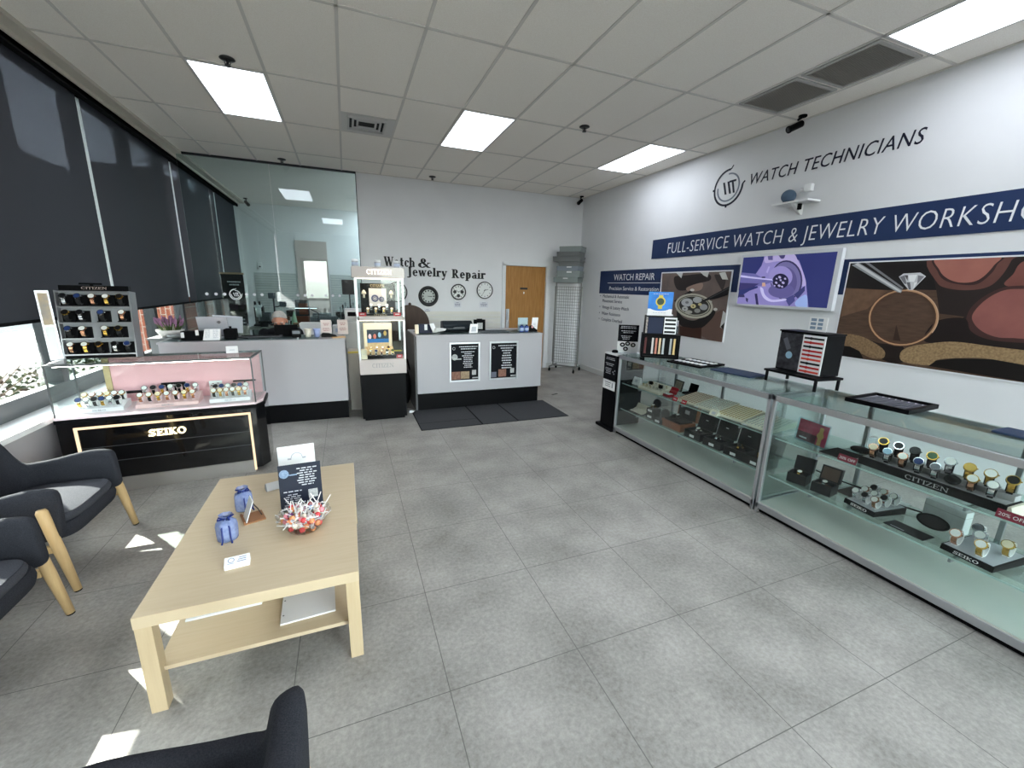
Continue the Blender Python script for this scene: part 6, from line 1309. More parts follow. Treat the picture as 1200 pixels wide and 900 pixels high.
# ring card stand with black poster
T = thing('ring_display', 'small black poster over a white card with black rings, at the far showcase end', 'display', (0, 0, 0)); b = B(); b.box(-.12, .12, 0, .006, .0, .34); c = b.obj('back_card', PAPER, T); b = B(); b.box(-.12, .12, -.001, 0, .14, .34); p_ = b.obj('poster', PBLK, c)
textb = B(); textlines(textb, .0, .315, [.18, .19], -.001, .018); textlines(textb, 0, .262, [.17, .12], -.001, .02); textlines(textb, -.02, .20, [.12, .1, .08], -.001, .018); textb.obj('print', PTXT, c)
for i, (x, z) in enumerate(((-.06, .10), (.0, .115), (.065, .10), (-.02, .05))): b = B(); b.tube([(x+.022*math.cos(a), -.012, z+.018*math.sin(a)) for a in [2*PI*k/16 for k in range(16)]], .008, 7, True); b.obj('ring', BLK, T, smooth=True)
b = B(); b.box(-.12, .12, -.06, .03, -.0, .004); b.obj('foot', MATS['acrylic'], T); put(T, (3.15, 4.14, .946), -.55)
T = thing('ring_puck', 'small round dark puck beside the ring card at the far showcase end', 'puck', (0, 0, 0)); b = B(); b.lathe((0, 0, 0), [(.035, 0), (.04, .012), (.03, .03), (0, .034)], 18); b.obj('puck', BLKM, T, smooth=True); put(T, (3.02, 4.20, .946))
# clear riser with jars
T = thing('clear_riser', 'clear acrylic riser block carrying the white jars by the services list', 'riser', (0, 0, 0)); b = B()
for a, c, e, f in ((-.15, .15, -.07, -.065), (-.15, .15, .065, .07), (-.15, -.145, -.065, .065), (.145, .15, -.065, .065)): b.box(a, c, e, f, 0, .33)
b.box(-.15, .15, -.07, .07, .33, .335); b.obj('shell', glass('acrylic', (244, 250, 252), .04), T); put(T, (3.43, 3.86, CT), -.62)
JZ = CT+.336; jw = mat('white_jar', (222, 224, 230), .35)
def jar(lab, x, y, z, grp, m_=None, r=.033, h=.066):
    T = thing('jar', lab, 'jar', (x, y, z), grp); b = B(); b.lathe((x, y, z), [(r*.94, 0), (r, .004), (r, h*.72), (r*.9, h*.76)], 20); b.obj('jar_body', m_ or jw, T); b = B(); b.lathe((x, y, z+h*.76), [(r*1.03, 0), (r*1.03, h*.22), (r*.95, h*.24), (0, h*.24)], 20); b.obj('lid', WPLAST, T); b = B(); b.lathe((x, y, z+h*.2), [(r*1.012, 0), (r*1.012, h*.38)], 20, cap=False); b.obj('label', mat('jar_label', (190, 200, 220), .5), T)
c_, s_ = math.cos(-.62), math.sin(-.62)
for i, (u, dz, lab) in enumerate(((-.02, 0, 'white jar, left of the bottom three on the clear riser'), (.05, 0, 'white jar, middle of the bottom three on the clear riser'), (.12, 0, 'white jar, right of the bottom three on the clear riser'), (.05, .0665, 'white jar stacked on top of the three others'))):
    jar(lab, 3.43+u*c_, 3.86+u*s_, JZ+dz, 'white jars on the clear riser')
bottle('cleaner_bottle', 'single blue bottle left of the white jars on the clear riser', 3.43-.11*c_, 3.86-.11*s_, JZ, mat('pale_blue_bottle', (140, 156, 206), .3), NCAP, .034, .115)
# upper shelf of the far showcase
CREAM = mat('cream_pad', (226, 218, 198), .8); 
def pad(lab, loc, rz, w, d, n, grp, gold):
    T = thing('bracelet_pad', lab, 'display pad', (0, 0, 0), grp); b = B(); b.hexa([(-w/2, -d/2, 0), (w/2, -d/2, 0), (w/2, d/2, 0), (-w/2, d/2, 0)], [(-w/2, -d/2, .012), (w/2, -d/2, .012), (w/2, d/2, .055), (-w/2, d/2, .055)]); b.obj('pad', CREAM, T, bev=.002)
    b = B(); b.hexa([(-w/2+.01, -d/2-.001, .001), (-w/2+.05, -d/2-.001, .001), (-w/2+.05, -d/2-.0002, .001), (-w/2+.01, -d/2-.0002, .001)], [(-w/2+.01, -d/2-.001, .011), (-w/2+.05, -d/2-.001, .011), (-w/2+.05, -d/2-.0002, .011), (-w/2+.01, -d/2-.0002, .011)]); b.obj('front_tab', PAPER, T)
    put(T, loc, rz); M_ = Matrix.Translation(loc) @ Matrix.Rotation(rz, 4, 'Z')
    sl = math.atan2(.043, d); first = None
    for i in range(n):
        x = -w/2+.016+(w-.032)*i/(n-1)
        if first is None:
            b = B(); L_ = d*.86; b.sl = 0
            for k in range(24): t = -L_/2+L_*k/23; b.ell((.0012*(-1)**k, t, .0045), .0040, .0052, .0034, 6, 4)
            first = b.obj('bracelet', gold, None, smooth=True); o = first
        else: o = first.copy(); COL.objects.link(o)
        tag(o, 'thin chain bracelet laid on the '+lab.split(', ')[0], 'bracelet', 'bracelets on the '+lab.split(',')[0])
        o.matrix_world = M_ @ Matrix.Translation((x, 0, .0345)) @ Matrix.Rotation(sl, 4, 'X'); o.rotation_euler = o.matrix_world.to_euler(); o.location = (M_ @ V3((x, 0, .0345)))
PZ = S2
pad('first cream bracelet pad, behind two red tags', V3((3.21, 3.055, PZ)), -PI/2+.12, .24, .34, 8, 'cream bracelet pads', ROSE)
pad('second cream bracelet pad, right of the tagged one', V3((3.22, 2.80, PZ)), -PI/2+.12, .24, .34, 9, 'cream bracelet pads', CHROME)
pad('third cream bracelet pad, nearer the showcase joint', V3((3.20, 2.53, PZ)), -PI/2+.15, .25, .34, 9, 'cream bracelet pads', GOLD)
pad('fourth cream bracelet pad, against the showcase joint', V3((3.20, 2.25, PZ)), -PI/2+.12, .26, .34, 9, 'cream bracelet pads', CHROME)
for x, y, lab in ((3.008, 3.125, 'red square tag at the far bracelet pad'), (3.004, 3.0, 'red square tag nearer, at the same bracelet pad')):
    T = thing('red_tag', lab, 'price tag', (0, 0, 0), 'red tags on the bracelet pads'); b = B(); b.hexa([(-.03, 0, 0), (.03, 0, 0), (.03, .004, 0), (-.03, .004, 0)], [(-.03, .012, .036), (.03, .012, .036), (.03, .016, .036), (-.03, .016, .036)]); c = b.obj('card', mat('bright_red_tag', (200, 44, 58), .5), T); b = B(); b.m = Matrix.Rotation(-.32, 4, 'X'); b.box(-.018, .018, -.001, 0, .014, .022); b.obj('print', TAGW, c); put(T, (x, y, S2), -PI/2)
T = thing('tented_card', 'small white price tent in front of the third bracelet pad', 'card', (0, 0, 0)); b = B(); b.prism([(-.04, -.03, 0), (-.04, .03, 0), (-.04, 0, .05)], (.08, 0, 0)); b.obj('tent', CREAM, T); b = B(); b.hexa([(-.02, -.0235, .012), (.02, -.0235, .012), (.02, -.0225, .012), (-.02, -.0225, .012)], [(-.02, -.012, .032), (.02, -.012, .032), (.02, -.011, .032), (-.02, -.011, .032)]); b.obj('print', PTXT, T); put(T, (3.005, 2.62, S2), -PI/2)
# ring slopes, framed card, red ring box, black stand at the far end
T = thing('ring_slope', 'cream sloped stand crowded with rings and earrings on the upper shelf, far end', 'ring stand', (0, 0, 0)); b = B(); b.hexa([(-.17, -.10, 0), (.17, -.10, 0), (.17, .10, 0), (-.17, .10, 0)], [(-.17, -.10, .02), (.17, -.10, .02), (.17, .10, .07), (-.17, .10, .07)]); b.obj('slope', CREAM, T, bev=.003)
rnd = random.Random(9)
for i in range(12):
    x, y = -.14+.055*(i % 6), -.05+.08*(i//6); z = .045+.25*y; b = B(); b.tube([(x+.012*math.cos(a), y, z+.010+.012*math.sin(a)) for a in [2*PI*k/12 for k in range(12)]], .0022, 5, True); b.ell((x, y, z+.024), .005, .005, .005, 8, 5); b.obj('ring', rnd.choice((CHROME, GOLD)), T, smooth=True)
for x, y in ((-.10, .02), (.09, -.01)): b = B(); b.box(x-.02, x+.02, y-.014, y+.014, .05, .085); b.obj('black_cube', BLKM, T)
put(T, (3.10, 3.52, S2), -PI/2)
T = thing('earring_card', 'white folded earring card at the far left end of the upper shelf', 'card', (0, 0, 0)); b = B(); b.hexa([(-.06, -.03, 0), (.06, -.03, 0), (.06, .03, 0), (-.06, .03, 0)], [(-.06, .0, .085), (.06, .0, .085), (.06, .01, .085), (-.06, .01, .085)]); b.obj('card', PAPER, T); b = B(); b.hexa([(-.02, -.0235, .03), (.02, -.0235, .03), (.02, -.0225, .03), (-.02, -.0225, .03)], [(-.02, -.012, .06), (.02, -.012, .06), (.02, -.011, .06), (-.02, -.011, .06)]); b.obj('print', PTXT, T); put(T, (3.10, 3.83, S2), -PI/2)
T = thing('picture_frame', 'small framed picture standing behind the rings on the upper shelf', 'picture frame', (0, 0, 0)); b = B(); b.m = Matrix.Rotation(-.2, 4, 'X'); b.box(-.075, .075, 0, .012, 0, .12); b.obj('frame', mat('dark_pewter', (74, 72, 70), .4), T, bev=.003); b = B(); b.m = Matrix.Rotation(-.2, 4, 'X'); b.box(-.062, .062, -.001, 0, .012, .108); b.obj('picture', mat('pale_photo', (206, 196, 180), .6, noise=(14, .6), rgb2=(120, 110, 100)), T); put(T, (3.34, 3.45, S2+.003), -PI/2-.2)
T = thing('ring_box', 'open red velvet ring box on the upper shelf before the first bracelet pad', 'ring box', (0, 0, 0)); RED = mat('red_velvet', (140, 16, 28), .8); b = B(); b.box(-.045, .045, -.04, .04, 0, .03); b.obj('base', RED, T, bev=.008); b = B(); b.m = Matrix.Translation((0, .042, .03)) @ Matrix.Rotation(-.5, 4, 'X'); b.box(-.045, .045, -.004, .022, 0, .075); b.obj('lid', RED, T, bev=.008); b = B(); b.box(-.034, .034, -.03, .03, .03, .036); b.obj('cushion', PAPER, T, bev=.003); b = B(); b.tube([(.01*math.cos(a), 0, .044+.01*math.sin(a)) for a in [2*PI*k/12 for k in range(12)]], .002, 5, True); b.obj('ring', GOLD, T); put(T, (3.06, 3.27, S2), -PI/2)
T = thing('display_easel', 'black padded easel stand at the back of the upper shelf', 'stand', (0, 0, 0)); b = B(); b.m = Matrix.Rotation(-.25, 4, 'X'); b.box(-.055, .055, 0, .012, 0, .12); b.obj('back', BLKM, T, bev=.003); b = B(); b.box(-.065, .065, -.07, .03, 0, .022); b.obj('base', BLKM, T, bev=.003); put(T, (3.37, 3.27, S2), -PI/2)
# lower shelf of the far showcase
for i, (y, lab, mt, di, kk) in enumerate(((2.86, 'open black watch box with white tag, first right of the brown wooden box', 'steel', 'white', .0), (2.625, 'open black watch box with white tag, second right of the brown wooden box', 'steel', 'black', .0), (2.395, 'open black watch box with white tag, third right of the brown wooden box', 'gold', 'black', .0), (2.198, 'open black watch box with white tag, last before the showcase joint', 'gold', 'gold', .0))):
    watch_box(lab, (3.10, y, S1), -PI/2+.04, BOXD, BOXI, .19, .17, .075, True, grp='large black watch boxes', emb=True)
    lying_watch('%s watch lying in the %s black box past the wooden box' % (('silver', 'dark steel', 'dark gold', 'bright gold')[i], ('first', 'second', 'third', 'last')[i]), (3.10, y, S1+.058), -PI/2, mt, di, None, 'watches in large boxes', 1.15)
T = thing('wooden_watch_box', 'brown wooden box with raised lid and black lining on the far lower shelf', 'watch box', (0, 0, 0)); WD = mat('chestnut_wood', (124, 70, 42), .4, noise=(8, .6, (1, 8, 1)), rgb2=(150, 88, 54)); b = B(); b.box(-.135, .135, -.10, .10, 0, .075); b.obj('base', WD, T, bev=.003); b = B(); b.m = Matrix.Translation((0, .10, .075)) @ Matrix.Rotation(-.1, 4, 'X'); b.box(-.135, .135, 0, .035, 0, .19); l_ = b.obj('lid', WD, T, bev=.003); b = B(); b.m = Matrix.Translation((0, .10, .075)) @ Matrix.Rotation(-.1, 4, 'X'); b.box(-.12, .12, -.0015, -.0003, .012, .178); b.obj('lid_lining', BOXI, l_); b = B(); b.m = Matrix.Translation((0, .10, .075)) @ Matrix.Rotation(-.1, 4, 'X'); b.box(-.03, .03, -.003, -.0016, .06, .10); b.obj('lid_card', PTXT, l_); put(T, (3.13, 3.16, S1), -PI/2)
T = thing('watch_pillow', 'black pillow tray on the brown wooden box', 'pillow tray', (0, 0, 0)); b = B(); b.box(-.11, .11, -.085, .085, 0, .022); b.obj('tray', BLKM, T, bev=.003); b = B(); b.ell((-.04, 0, .03), .045, .05, .03, 14, 8); b.obj('pillow', BLKM, T, smooth=True); put(T, (3.125, 3.16, S1+.0755), -PI/2)
lying_watch('small silver watch on the pillow tray of the wooden box', (3.10, 3.14, S1+.118), -PI/2, 'steel', 'white', 'black', 'watches in boxes', 1)
for i, (y, x, dz, lab) in enumerate(((3.50, 3.09, 0, 'lower of two small stacked black watch boxes on the far lower shelf'), (3.50, 3.09, .068, 'upper of two small stacked black watch boxes on the far lower shelf'), (3.34, 3.06, 0, 'small black watch box left of the brown wooden box'))):
    T = thing('small_watch_box', lab, 'watch box', (0, 0, 0), 'small black watch boxes'); b = B(); b.box(-.055, .055, -.055, .055, 0, .066 if i < 1 else .05); b.obj('base', BOXD, T, bev=.006); b = B(); b.box(-.03, .03, -.0565, -.0555, .015, .04); b.obj('tag', PAPER, T)
    if i: b = B(); b.m = Matrix.Translation((0, .05, .05)) @ Matrix.Rotation(-.15 if i == 1 else -.4, 4, 'X'); b.lathe((0, 0, .045), [(0, 0), (.05, 0), (.052, .02), (0, .022)], 20, 'y'); b.obj('round_lid', BOXD, T)
    put(T, (x, y, S1+dz), -PI/2+.1)
lying_watch('gold watch in the upper of the two stacked black boxes', (3.085, 3.50, S1+.120), -PI/2, 'gold', 'white', None, 'watches in boxes', 1)
T = thing('bracelet_ramp', 'cream curved ramp at the far left end of the lower shelf', 'display ramp', (0, 0, 0)); b = B(); b.ribbon([(0, -.06, .004), (0, -.02, .01), (0, .03, .03), (0, .06, .085)], (.21, 0, 0), .006); b.obj('ramp', CREAM, T); b = B(); b.box(-.105, .105, -.065, .07, 0, .003); b.obj('base', BLKM, T); put(T, (3.10, 3.74, S1), -PI/2)
# ================================================================ LIT TOWER CONTENTS (floor .785, shelf 1.312)
TX0, TY0 = .378, 5.40
T = thing('advert_display', 'black advertising panel with gear picture on the upper tower shelf', 'display panel', (.378, 5.60, 1.313))
b = B(); b.box(.165, .585, 5.60, 5.62, 1.313, 1.70); c = b.obj('panel', BLK, T, bev=.002)
b = B(); b.box(.265, .475, 5.597, 5.5998, 1.42, 1.64); p_ = b.obj('picture', mat('pale_gear_print', (226, 214, 210), .5), c)
b = B()
for x, z, r in ((.335, 1.515, .045), (.415, 1.505, .034)):
    b.lathe((x, 5.5968, z), [(r*.55, 0), (r, 0)], 22, 'y', cap=False)
    for k in range(6): a = k*PI/3; b.box(x+math.cos(a)*r*.35-.006, x+math.cos(a)*r*.35+.006, 5.5962, 5.5968, z+math.sin(a)*r*.35-.006, z+math.sin(a)*r*.35+.006)
b.obj('gear_print', mat('gear_violet', (84, 84, 116), .5), p_)
b = B(); serif(b, 'CITIZEN', (.285, 5.599, 1.655), (1, 0, 0), UZ, .032, .17, T=.17, t=.08, depth=.001); b.obj('lettering', mat('warm_gold_letter', (222, 200, 160), .4), c)
for x in (.205, .535): b = B(); b.lathe((x, 5.588, 1.565), [(.0, 0), (.026, 0), (.03, .012), (.022, .03), (.010, .05), (0, .055)], 16); b.cyl((x, 5.59, 1.52), (x, 5.59, 1.565), .012); b.obj('shell_ornament', mat('cream_shell', (236, 222, 200), .5), c, smooth=True)
b = B(); b.box(.20, .55, 5.40, 5.59, 1.313, 1.335); b.box(.20, .55, 5.50, 5.59, 1.335, 1.375); tr = b.obj('tray', BLK, T); b = B(); serif(b, 'CITIZEN', (.305, 5.3995, 1.3155), (1, 0, 0), UZ, .017, .15, T=.17, t=.08, depth=.0006); b.obj('tray_lettering', mat('warm_gold_letter', (222, 200, 160), .4), tr)
for i in range(7):
    x = .235+.047*i; watch('watch on white cuff, %s on the upper tower shelf' % ORD[i], 'steel' if i % 2 else 'gold', 'white', CUFFW, (x, 5.44 if i % 2 == 0 else 5.54, 1.3355 if i % 2 == 0 else 1.3755), 0, .95, 'watches on the upper tower shelf')
for x, lab in ((.165, 'red tag at the left of the upper tower shelf'), (.575, 'red tag at the right of the upper tower shelf')):
    T = thing('red_tag', lab, 'price tag', (0, 0, 0), 'red tags in the tower'); b = B(); b.box(-.045, .045, 0, .004, 0, .042); c = b.obj('card', MATS['bright_red_tag'], T); b = B(); b.box(-.025, .025, -.001, 0, .017, .027); b.obj('print', TAGW, c); put(T, (x, 5.34, 1.3125), 0)
T = thing('advert_display', 'cream framed beach picture panel on the lower tower shelf', 'display panel', (.36, 5.62, .786))
CRF = mat('cream_frame', (232, 216, 190), .5); b = B()
for a, c, e, f in ((.175, .215, .786, 1.20), (.485, .525, .786, 1.20), (.215, .485, 1.12, 1.20), (.215, .485, .786, .84)): b.box(a, c, 5.615, 5.64, e, f)
b.obj('frame', CRF, T, bev=.002)
b = B(); b.box(.215, .485, 5.625, 5.635, .95, 1.12); c = b.obj('night_sky_print', mat('dark_teal_print', (40, 50, 64), .5), T)
b = B(); b.box(.215, .485, 5.625, 5.634, .84, .95); b.obj('sand_print', mat('sand_print', (222, 200, 160), .5, noise=(30, .6), rgb2=(190, 160, 120)), T)
b = B(); b.box(.215, .485, 5.6235, 5.6248, .95, 1.0); b.obj('sea_print', mat('sea_blue_print', (40, 110, 180), .5), c)
for x, m_, z in ((.25, CUFFP, 1.03), (.31, mat('coral_print', (200, 110, 96), .5), 1.03), (.37, mat('pale_blue_print', (150, 190, 220), .5), 1.05), (.44, mat('gold_print', (190, 160, 90), .5), 1.07)): b = B(); b.lathe((x, 5.6245, z), [(0, .0), (.024, .0)], 16, 'y', sx=.8, sy=1.4, cap=False); b.obj('watch_print', m_, c)
b = B(); b.box(.20, .54, 5.33, 5.40, .786, .825); b.obj('front_tray', BLK, T)
b = B(); b.hexa([(.19, 5.41, .786), (.53, 5.41, .786), (.53, 5.61, .786), (.19, 5.61, .786)], [(.19, 5.41, .83), (.53, 5.41, .83), (.53, 5.61, .90), (.19, 5.61, .90)]); b.obj('sand_ramp', mat('sand_print', (222, 200, 160), .5), T)
for i in range(5): watch('watch on cream cuff, %s, front row, lower tower shelf' % ORD[i], ('gold', 'steel', 'rose', 'steel', 'gold')[i], ('white', 'blue', 'cream', 'black', 'green')[i], CUFFW, (.235+.066*i, 5.365, .8255), 0, .95, 'front watches on the lower tower shelf')
for i in range(4): watch('watch on sand ramp, %s, rear row, lower tower shelf' % ORD[i], ('gold', 'gold', 'rose', 'gold')[i], ('cream', 'white', 'white', 'black')[i], CUFFW, (.25+.07*i, 5.47, .852), 0, .95, 'rear watches on the lower tower shelf')
T = thing('white_box', 'cream box at the lower left inside the tower', 'box', (0, 0, 0)); b = B(); b.box(-.035, .035, -.03, .03, 0, .12); b.obj('box', CRF, T, bev=.002); b = B(); b.box(-.02, .02, -.031, -.0302, .06, .064); b.obj('print', PTXT, T); put(T, (.16, 5.35, .786))
for x, y, z, lab, m_ in ((.15, 5.48, .786, 'spotted black watch head at the left of the lower tower shelf', BLKL),):
    watch(lab, 'gold', 'black', CUFFB, (x, y, z), .2, 1.3, None, 'black')
T = thing('watch_box', 'open dark green watch box at the right of the lower tower shelf', 'watch box', (0, 0, 0)); b = B(); b.box(-.055, .055, -.05, .05, 0, .06); b.obj('base', mat('dark_olive', (46, 46, 38), .5), T, bev=.003); b = B(); b.box(-.055, .055, .03, .05, .06, .19); b.obj('lid', MATS['dark_olive'], T, bev=.003); b = B(); b.box(-.045, .045, -.04, .025, .06, .066); b.obj('yellow_cushion', mat('lime_cushion', (196, 190, 80), .7), T); put(T, (.585, 5.55, .786))
T = thing('red_tag', 'red tag at the lower right inside the tower', 'price tag', (0, 0, 0), 'red tags in the tower'); b = B(); b.box(-.035, .035, 0, .004, 0, .04); c = b.obj('card', MATS['bright_red_tag'], T); b = B(); b.box(-.02, .02, -.001, 0, .015, .026); b.obj('print', TAGW, c); put(T, (.585, 5.36, .786))
for i, x in enumerate((.118, .373, .60)): jar('frosted jar, %s on top of the lit tower' % ('left', 'middle', 'right')[i], x, 5.42, 1.889, 'frosted jars on the tower', mat('frosted_jar', (206, 210, 216), .4, alpha=.75), .036, .085)
# ================================================================ INSIDE THE PINK LIT CASE (deck z = .65)
DZ = .651
WTR = mat('pale_tray', (232, 226, 230), .5); PTR = mat('blush_tray', (228, 190, 188), .6)
def case_tray(lab, u, v, w, d, body, rows, grp, nm, rz=0, slope=.03):
    T = thing('watch_tray', lab, 'tray', (0, 0, 0), 'trays in the pink lit case')
    b = B(); b.hexa([(-w/2, -d/2, 0), (w/2, -d/2, 0), (w/2, d/2, 0), (-w/2, d/2, 0)], [(-w/2, -d/2+.01, .03), (w/2, -d/2+.01, .03), (w/2, d/2, .03+slope), (-w/2, d/2, .03+slope)]); b.obj('tray_body', body, T, bev=.002)
    b = B(); serif(b, 'SEIKO', (-.04, -d/2+.001, .008), (1, 0, 0), (0, .3, .95), .014, .08, T=.2, t=.1, depth=.0012); b.obj('lettering', mat('pale_letter_grey', (150, 144, 150), .5), T)
    P = SL(u, v, DZ); put(T, P, SA+rz); M_ = Matrix.Translation(P) @ Matrix.Rotation(SA+rz, 4, 'Z')
    LK = [('steel white faced', 'steel', 'white', None), ('gold cream faced', 'gold', 'cream', None), ('black strapped', 'steel', 'black', 'black'), ('rose gold', 'rose', 'white', None), ('two tone blue faced', 'steel', 'blue', 'gold'), ('gold black strapped', 'gold', 'white', 'black')]
    n0 = rows[0]
    for r, n in enumerate(rows):
        for i in range(n):
            k = LK[(i*2+r*3+len(lab)) % 6]; y = -d/2+.045+r*(d-.075)/max(1, len(rows)-1)
            watch('%s watch, %s, %s row of the %s' % (k[0], ORD[i], ('front', 'rear')[r], nm), k[1], k[2], CUFFW if body is WTR else CUFFP, M_ @ V3((-w/2+.035+(w-.07)*i/(n-1), y, .03+slope*(y+d/2)/d)), SA+rz, 1.08, grp, k[3])
case_tray('white lettered tray at the window end of the pink lit case', .23, .17, .30, .18, WTR, (6, 6), 'watches in the window end tray', 'window end tray')
case_tray('blush tray in the middle of the pink lit case', .66, .19, .42, .20, PTR, (7, 7), 'watches in the blush tray', 'blush middle tray', 0, .05)
case_tray('white lettered tray at the counter end of the pink lit case', 1.10, .17, .30, .17, WTR, (6, 6), 'watches in the counter end tray', 'counter end tray')
T = thing('brand_plaque', 'small black plaque with pale lettering standing behind the blush tray', 'plaque', (0, 0, 0)); b = B(); b.box(-.085, .085, 0, .02, 0, .155); b.obj('plaque', BLK, T, bev=.002); b = B(); serif(b, 'SEIKO', (-.04, -.0003, .125), (1, 0, 0), UZ, .015, .08, T=.2, t=.1, depth=.001); b.obj('lettering', TAGW, T); put(T, SL(.66, .325, DZ), SA)
T = thing('dark_riser', 'low dark riser behind the white window end tray', 'riser', (0, 0, 0)); b = B(); b.box(-.15, .13, -.025, .025, .085, .10); b.box(.10, .13, -.025, .025, 0, .085); b.box(-.15, -.12, -.025, .025, 0, .085); b.obj('riser', BLK, T, bev=.002); put(T, SL(.33, .34, DZ), SA)
T = thing('promo_card', 'small pale card with a red vase picture at the back of the pink case', 'card', (0, 0, 0)); b = B(); b.box(-.05, .05, 0, .003, .002, .145); c = b.obj('card', PAPER, T); b = B(); b.box(-.024, .02, -.001, 0, .01, .07); b.obj('red_picture', mat('raspberry_print', (186, 60, 84), .5, noise=(50, .6), rgb2=(214, 120, 140)), c); b = B()
for x, z in ((-.02, .115), (0, .10), (.018, .118), (.03, .10), (-.032, .10)): b.box(x-.006, x+.006, -.001, 0, z, z+.007)
b.obj('print', mat('card_mauve_ink', (130, 90, 100), .6), c); b = B(); b.box(-.05, .05, -.02, .02, 0, .002); b.obj('foot', MATS['acrylic'], T); put(T, SL(.965, .34, DZ), SA)
T = thing('t_bar_stand', 'dark T shaped jewellery bar behind the counter end tray', 'stand', (0, 0, 0)); b = B(); b.cyl((-.09, 0, .13), (.09, 0, .13), .008, n=10); b.cyl((0, 0, 0), (0, 0, .13), .006, n=10); b.cyl((0, 0, 0), (0, 0, .008), .03, n=16); b.obj('bar', BLK, T); put(T, SL(1.19, .34, DZ), SA)
T = thing('price_card', 'small clear white card holder on top of the pink lit case', 'card holder', (0, 0, 0)); b = B(); b.hexa([(-.045, -.02, 0), (.045, -.02, 0), (.045, .025, 0), (-.045, .025, 0)], [(-.045, .0, .06), (.045, .0, .06), (.045, .004, .06), (-.045, .004, .06)]); b.obj('holder', mat('frosted_white', (234, 230, 232), .4), T); b = B(); b.box(-.02, .02, -.012, -.0105, .022, .03); b.obj('print', PTXT, T); put(T, SL(1.13, .30, 1.0525), SA+.05)
# ---- countertop watch display with header, standing on the lit case
T = thing('watch_display', 'tall black and silver countertop watch display standing on the pink lit case', 'display', (0, 0, 0))
w, h = .44, .53; tilt = Matrix.Rotation(-.10, 4, 'X')
SILV = mat('display_silver', (150, 150, 154), .3, .6)
b = B(); b.m = tilt; b.box(-w/2, w/2, .012, .09, .01, h); b.obj('back_body', mat('display_grey', (150, 152, 156), .5), T)
b = B(); b.box(-w/2, w/2, -.02, .14, 0, .022); b.obj('base', BLK, T, bev=.002)
b = B(); b.m = tilt
for z in (.03, .155, .28, .405, h-.008): b.box(-w/2, w/2, -.03, .012, z-.006, z+.004)
b.obj('ledge', SILV, T)
for x in (-w/2-.008, w/2): b = B(); b.m = tilt; b.box(x, x+.008, -.03, .09, .0, h); b.obj('side', SILV, T)
b = B(); b.m = tilt; b.box(-w/2+.02, w/2+.005, -.02, .03, h, h+.04); hd = b.obj('header', BLK, T); b = B(); b.m = tilt; serif(b, 'CITIZEN', (-.065, -.0205, h+.011), (1, 0, 0), UZ, .019, .155, T=.15, t=.07, depth=.001); b.obj('lettering', mat('rose_letter', (196, 176, 170), .4), hd)
b = B(); b.m = tilt; b.box(-.085, .055, .0, .006, h+.048, h+.062); b.box(-.02, .0, .0, .006, h+.04, h+.048); b.obj('top_mark', BLKM, hd)
b = B(); b.m = Matrix.Translation((-w/2-.008, -.03, 0)) @ Matrix.Rotation(.5, 4, 'Z') @ tilt; b.box(-.072, 0, -.004, .004, .0, h); wg = b.obj('wing_panel', SILV, T)
b = B(); b.m = Matrix.Translation((-w/2-.008, -.03, 0)) @ Matrix.Rotation(.5, 4, 'Z') @ tilt; b.box(-.062, -.010, -.0055, -.004, .27, h-.02); b.obj('wing_print', mat('grey_portrait_print', (150, 146, 144), .5, noise=(16, .6), rgb2=(196, 170, 130)), wg)
b = B(); b.m = Matrix.Translation((-w/2-.008, -.03, 0)) @ Matrix.Rotation(.5, 4, 'Z') @ tilt; b.box(-.062, -.010, -.0055, -.004, .02, .26); b.obj('wing_print', PAPER, wg)
cells = [[0, 1, 2, 3, 4], [0, 1, 2.5, 4], [0, 1, 2.6, 3.6], [0, 1, 2, 3.15, 4.1]]
PO, PR = V3((-1.865, 4.29, 1.0565)), .02
PM = Matrix.Translation(PO) @ Matrix.Rotation(PR, 4, 'Z') @ tilt
spotsw = []
for r, row in enumerate(cells):
    z = .405-.125*r
    for c in row:
        x = -w/2+.05+c*.085; b = B(); b.m = tilt; b.box(x-.039, x+.039, -.006, .012, z+.005, z+.095); b.box(x-.039, x+.039, -.026, -.006, z+.0045, z+.012); b.obj('black_holder', BLKM, T)
        spotsw.append((r, row.index(c), x, z))
put(T, PO, PR)
DL = [('steel', 'black', None), ('gold', 'white', None), ('steel', 'blue', 'black'), ('gold', 'black', 'black'), ('rose', 'white', None)]
for r, i, x, z in spotsw:
    k = DL[(r*3+i*2+(1 if r == 2 else 0)) % 5]
    watch('%s watch, %s in the %s row of the countertop display' % (k[0], ORD[i], ('top', 'second', 'third', 'bottom')[r]), k[0], k[1], CUFFB, PM @ V3((x, -.017, z+.0125)), PR, 1.15, 'watches in the countertop display', k[2])
T = thing('folded_leaflet', 'grey folded leaflet lying left of the countertop watch display', 'leaflet', (0, 0, 0)); b = B(); b.hexa([(-.045, -.05, 0), (.045, -.05, 0), (.045, .05, 0), (-.045, .05, 0)], [(-.045, -.05, .004), (.045, -.045, .03), (.045, .045, .03), (-.045, .05, .004)]); b.obj('leaflet', mat('grey_leaflet', (150, 150, 152), .5), T); put(T, SL(.05, .09, 1.0525), .3)
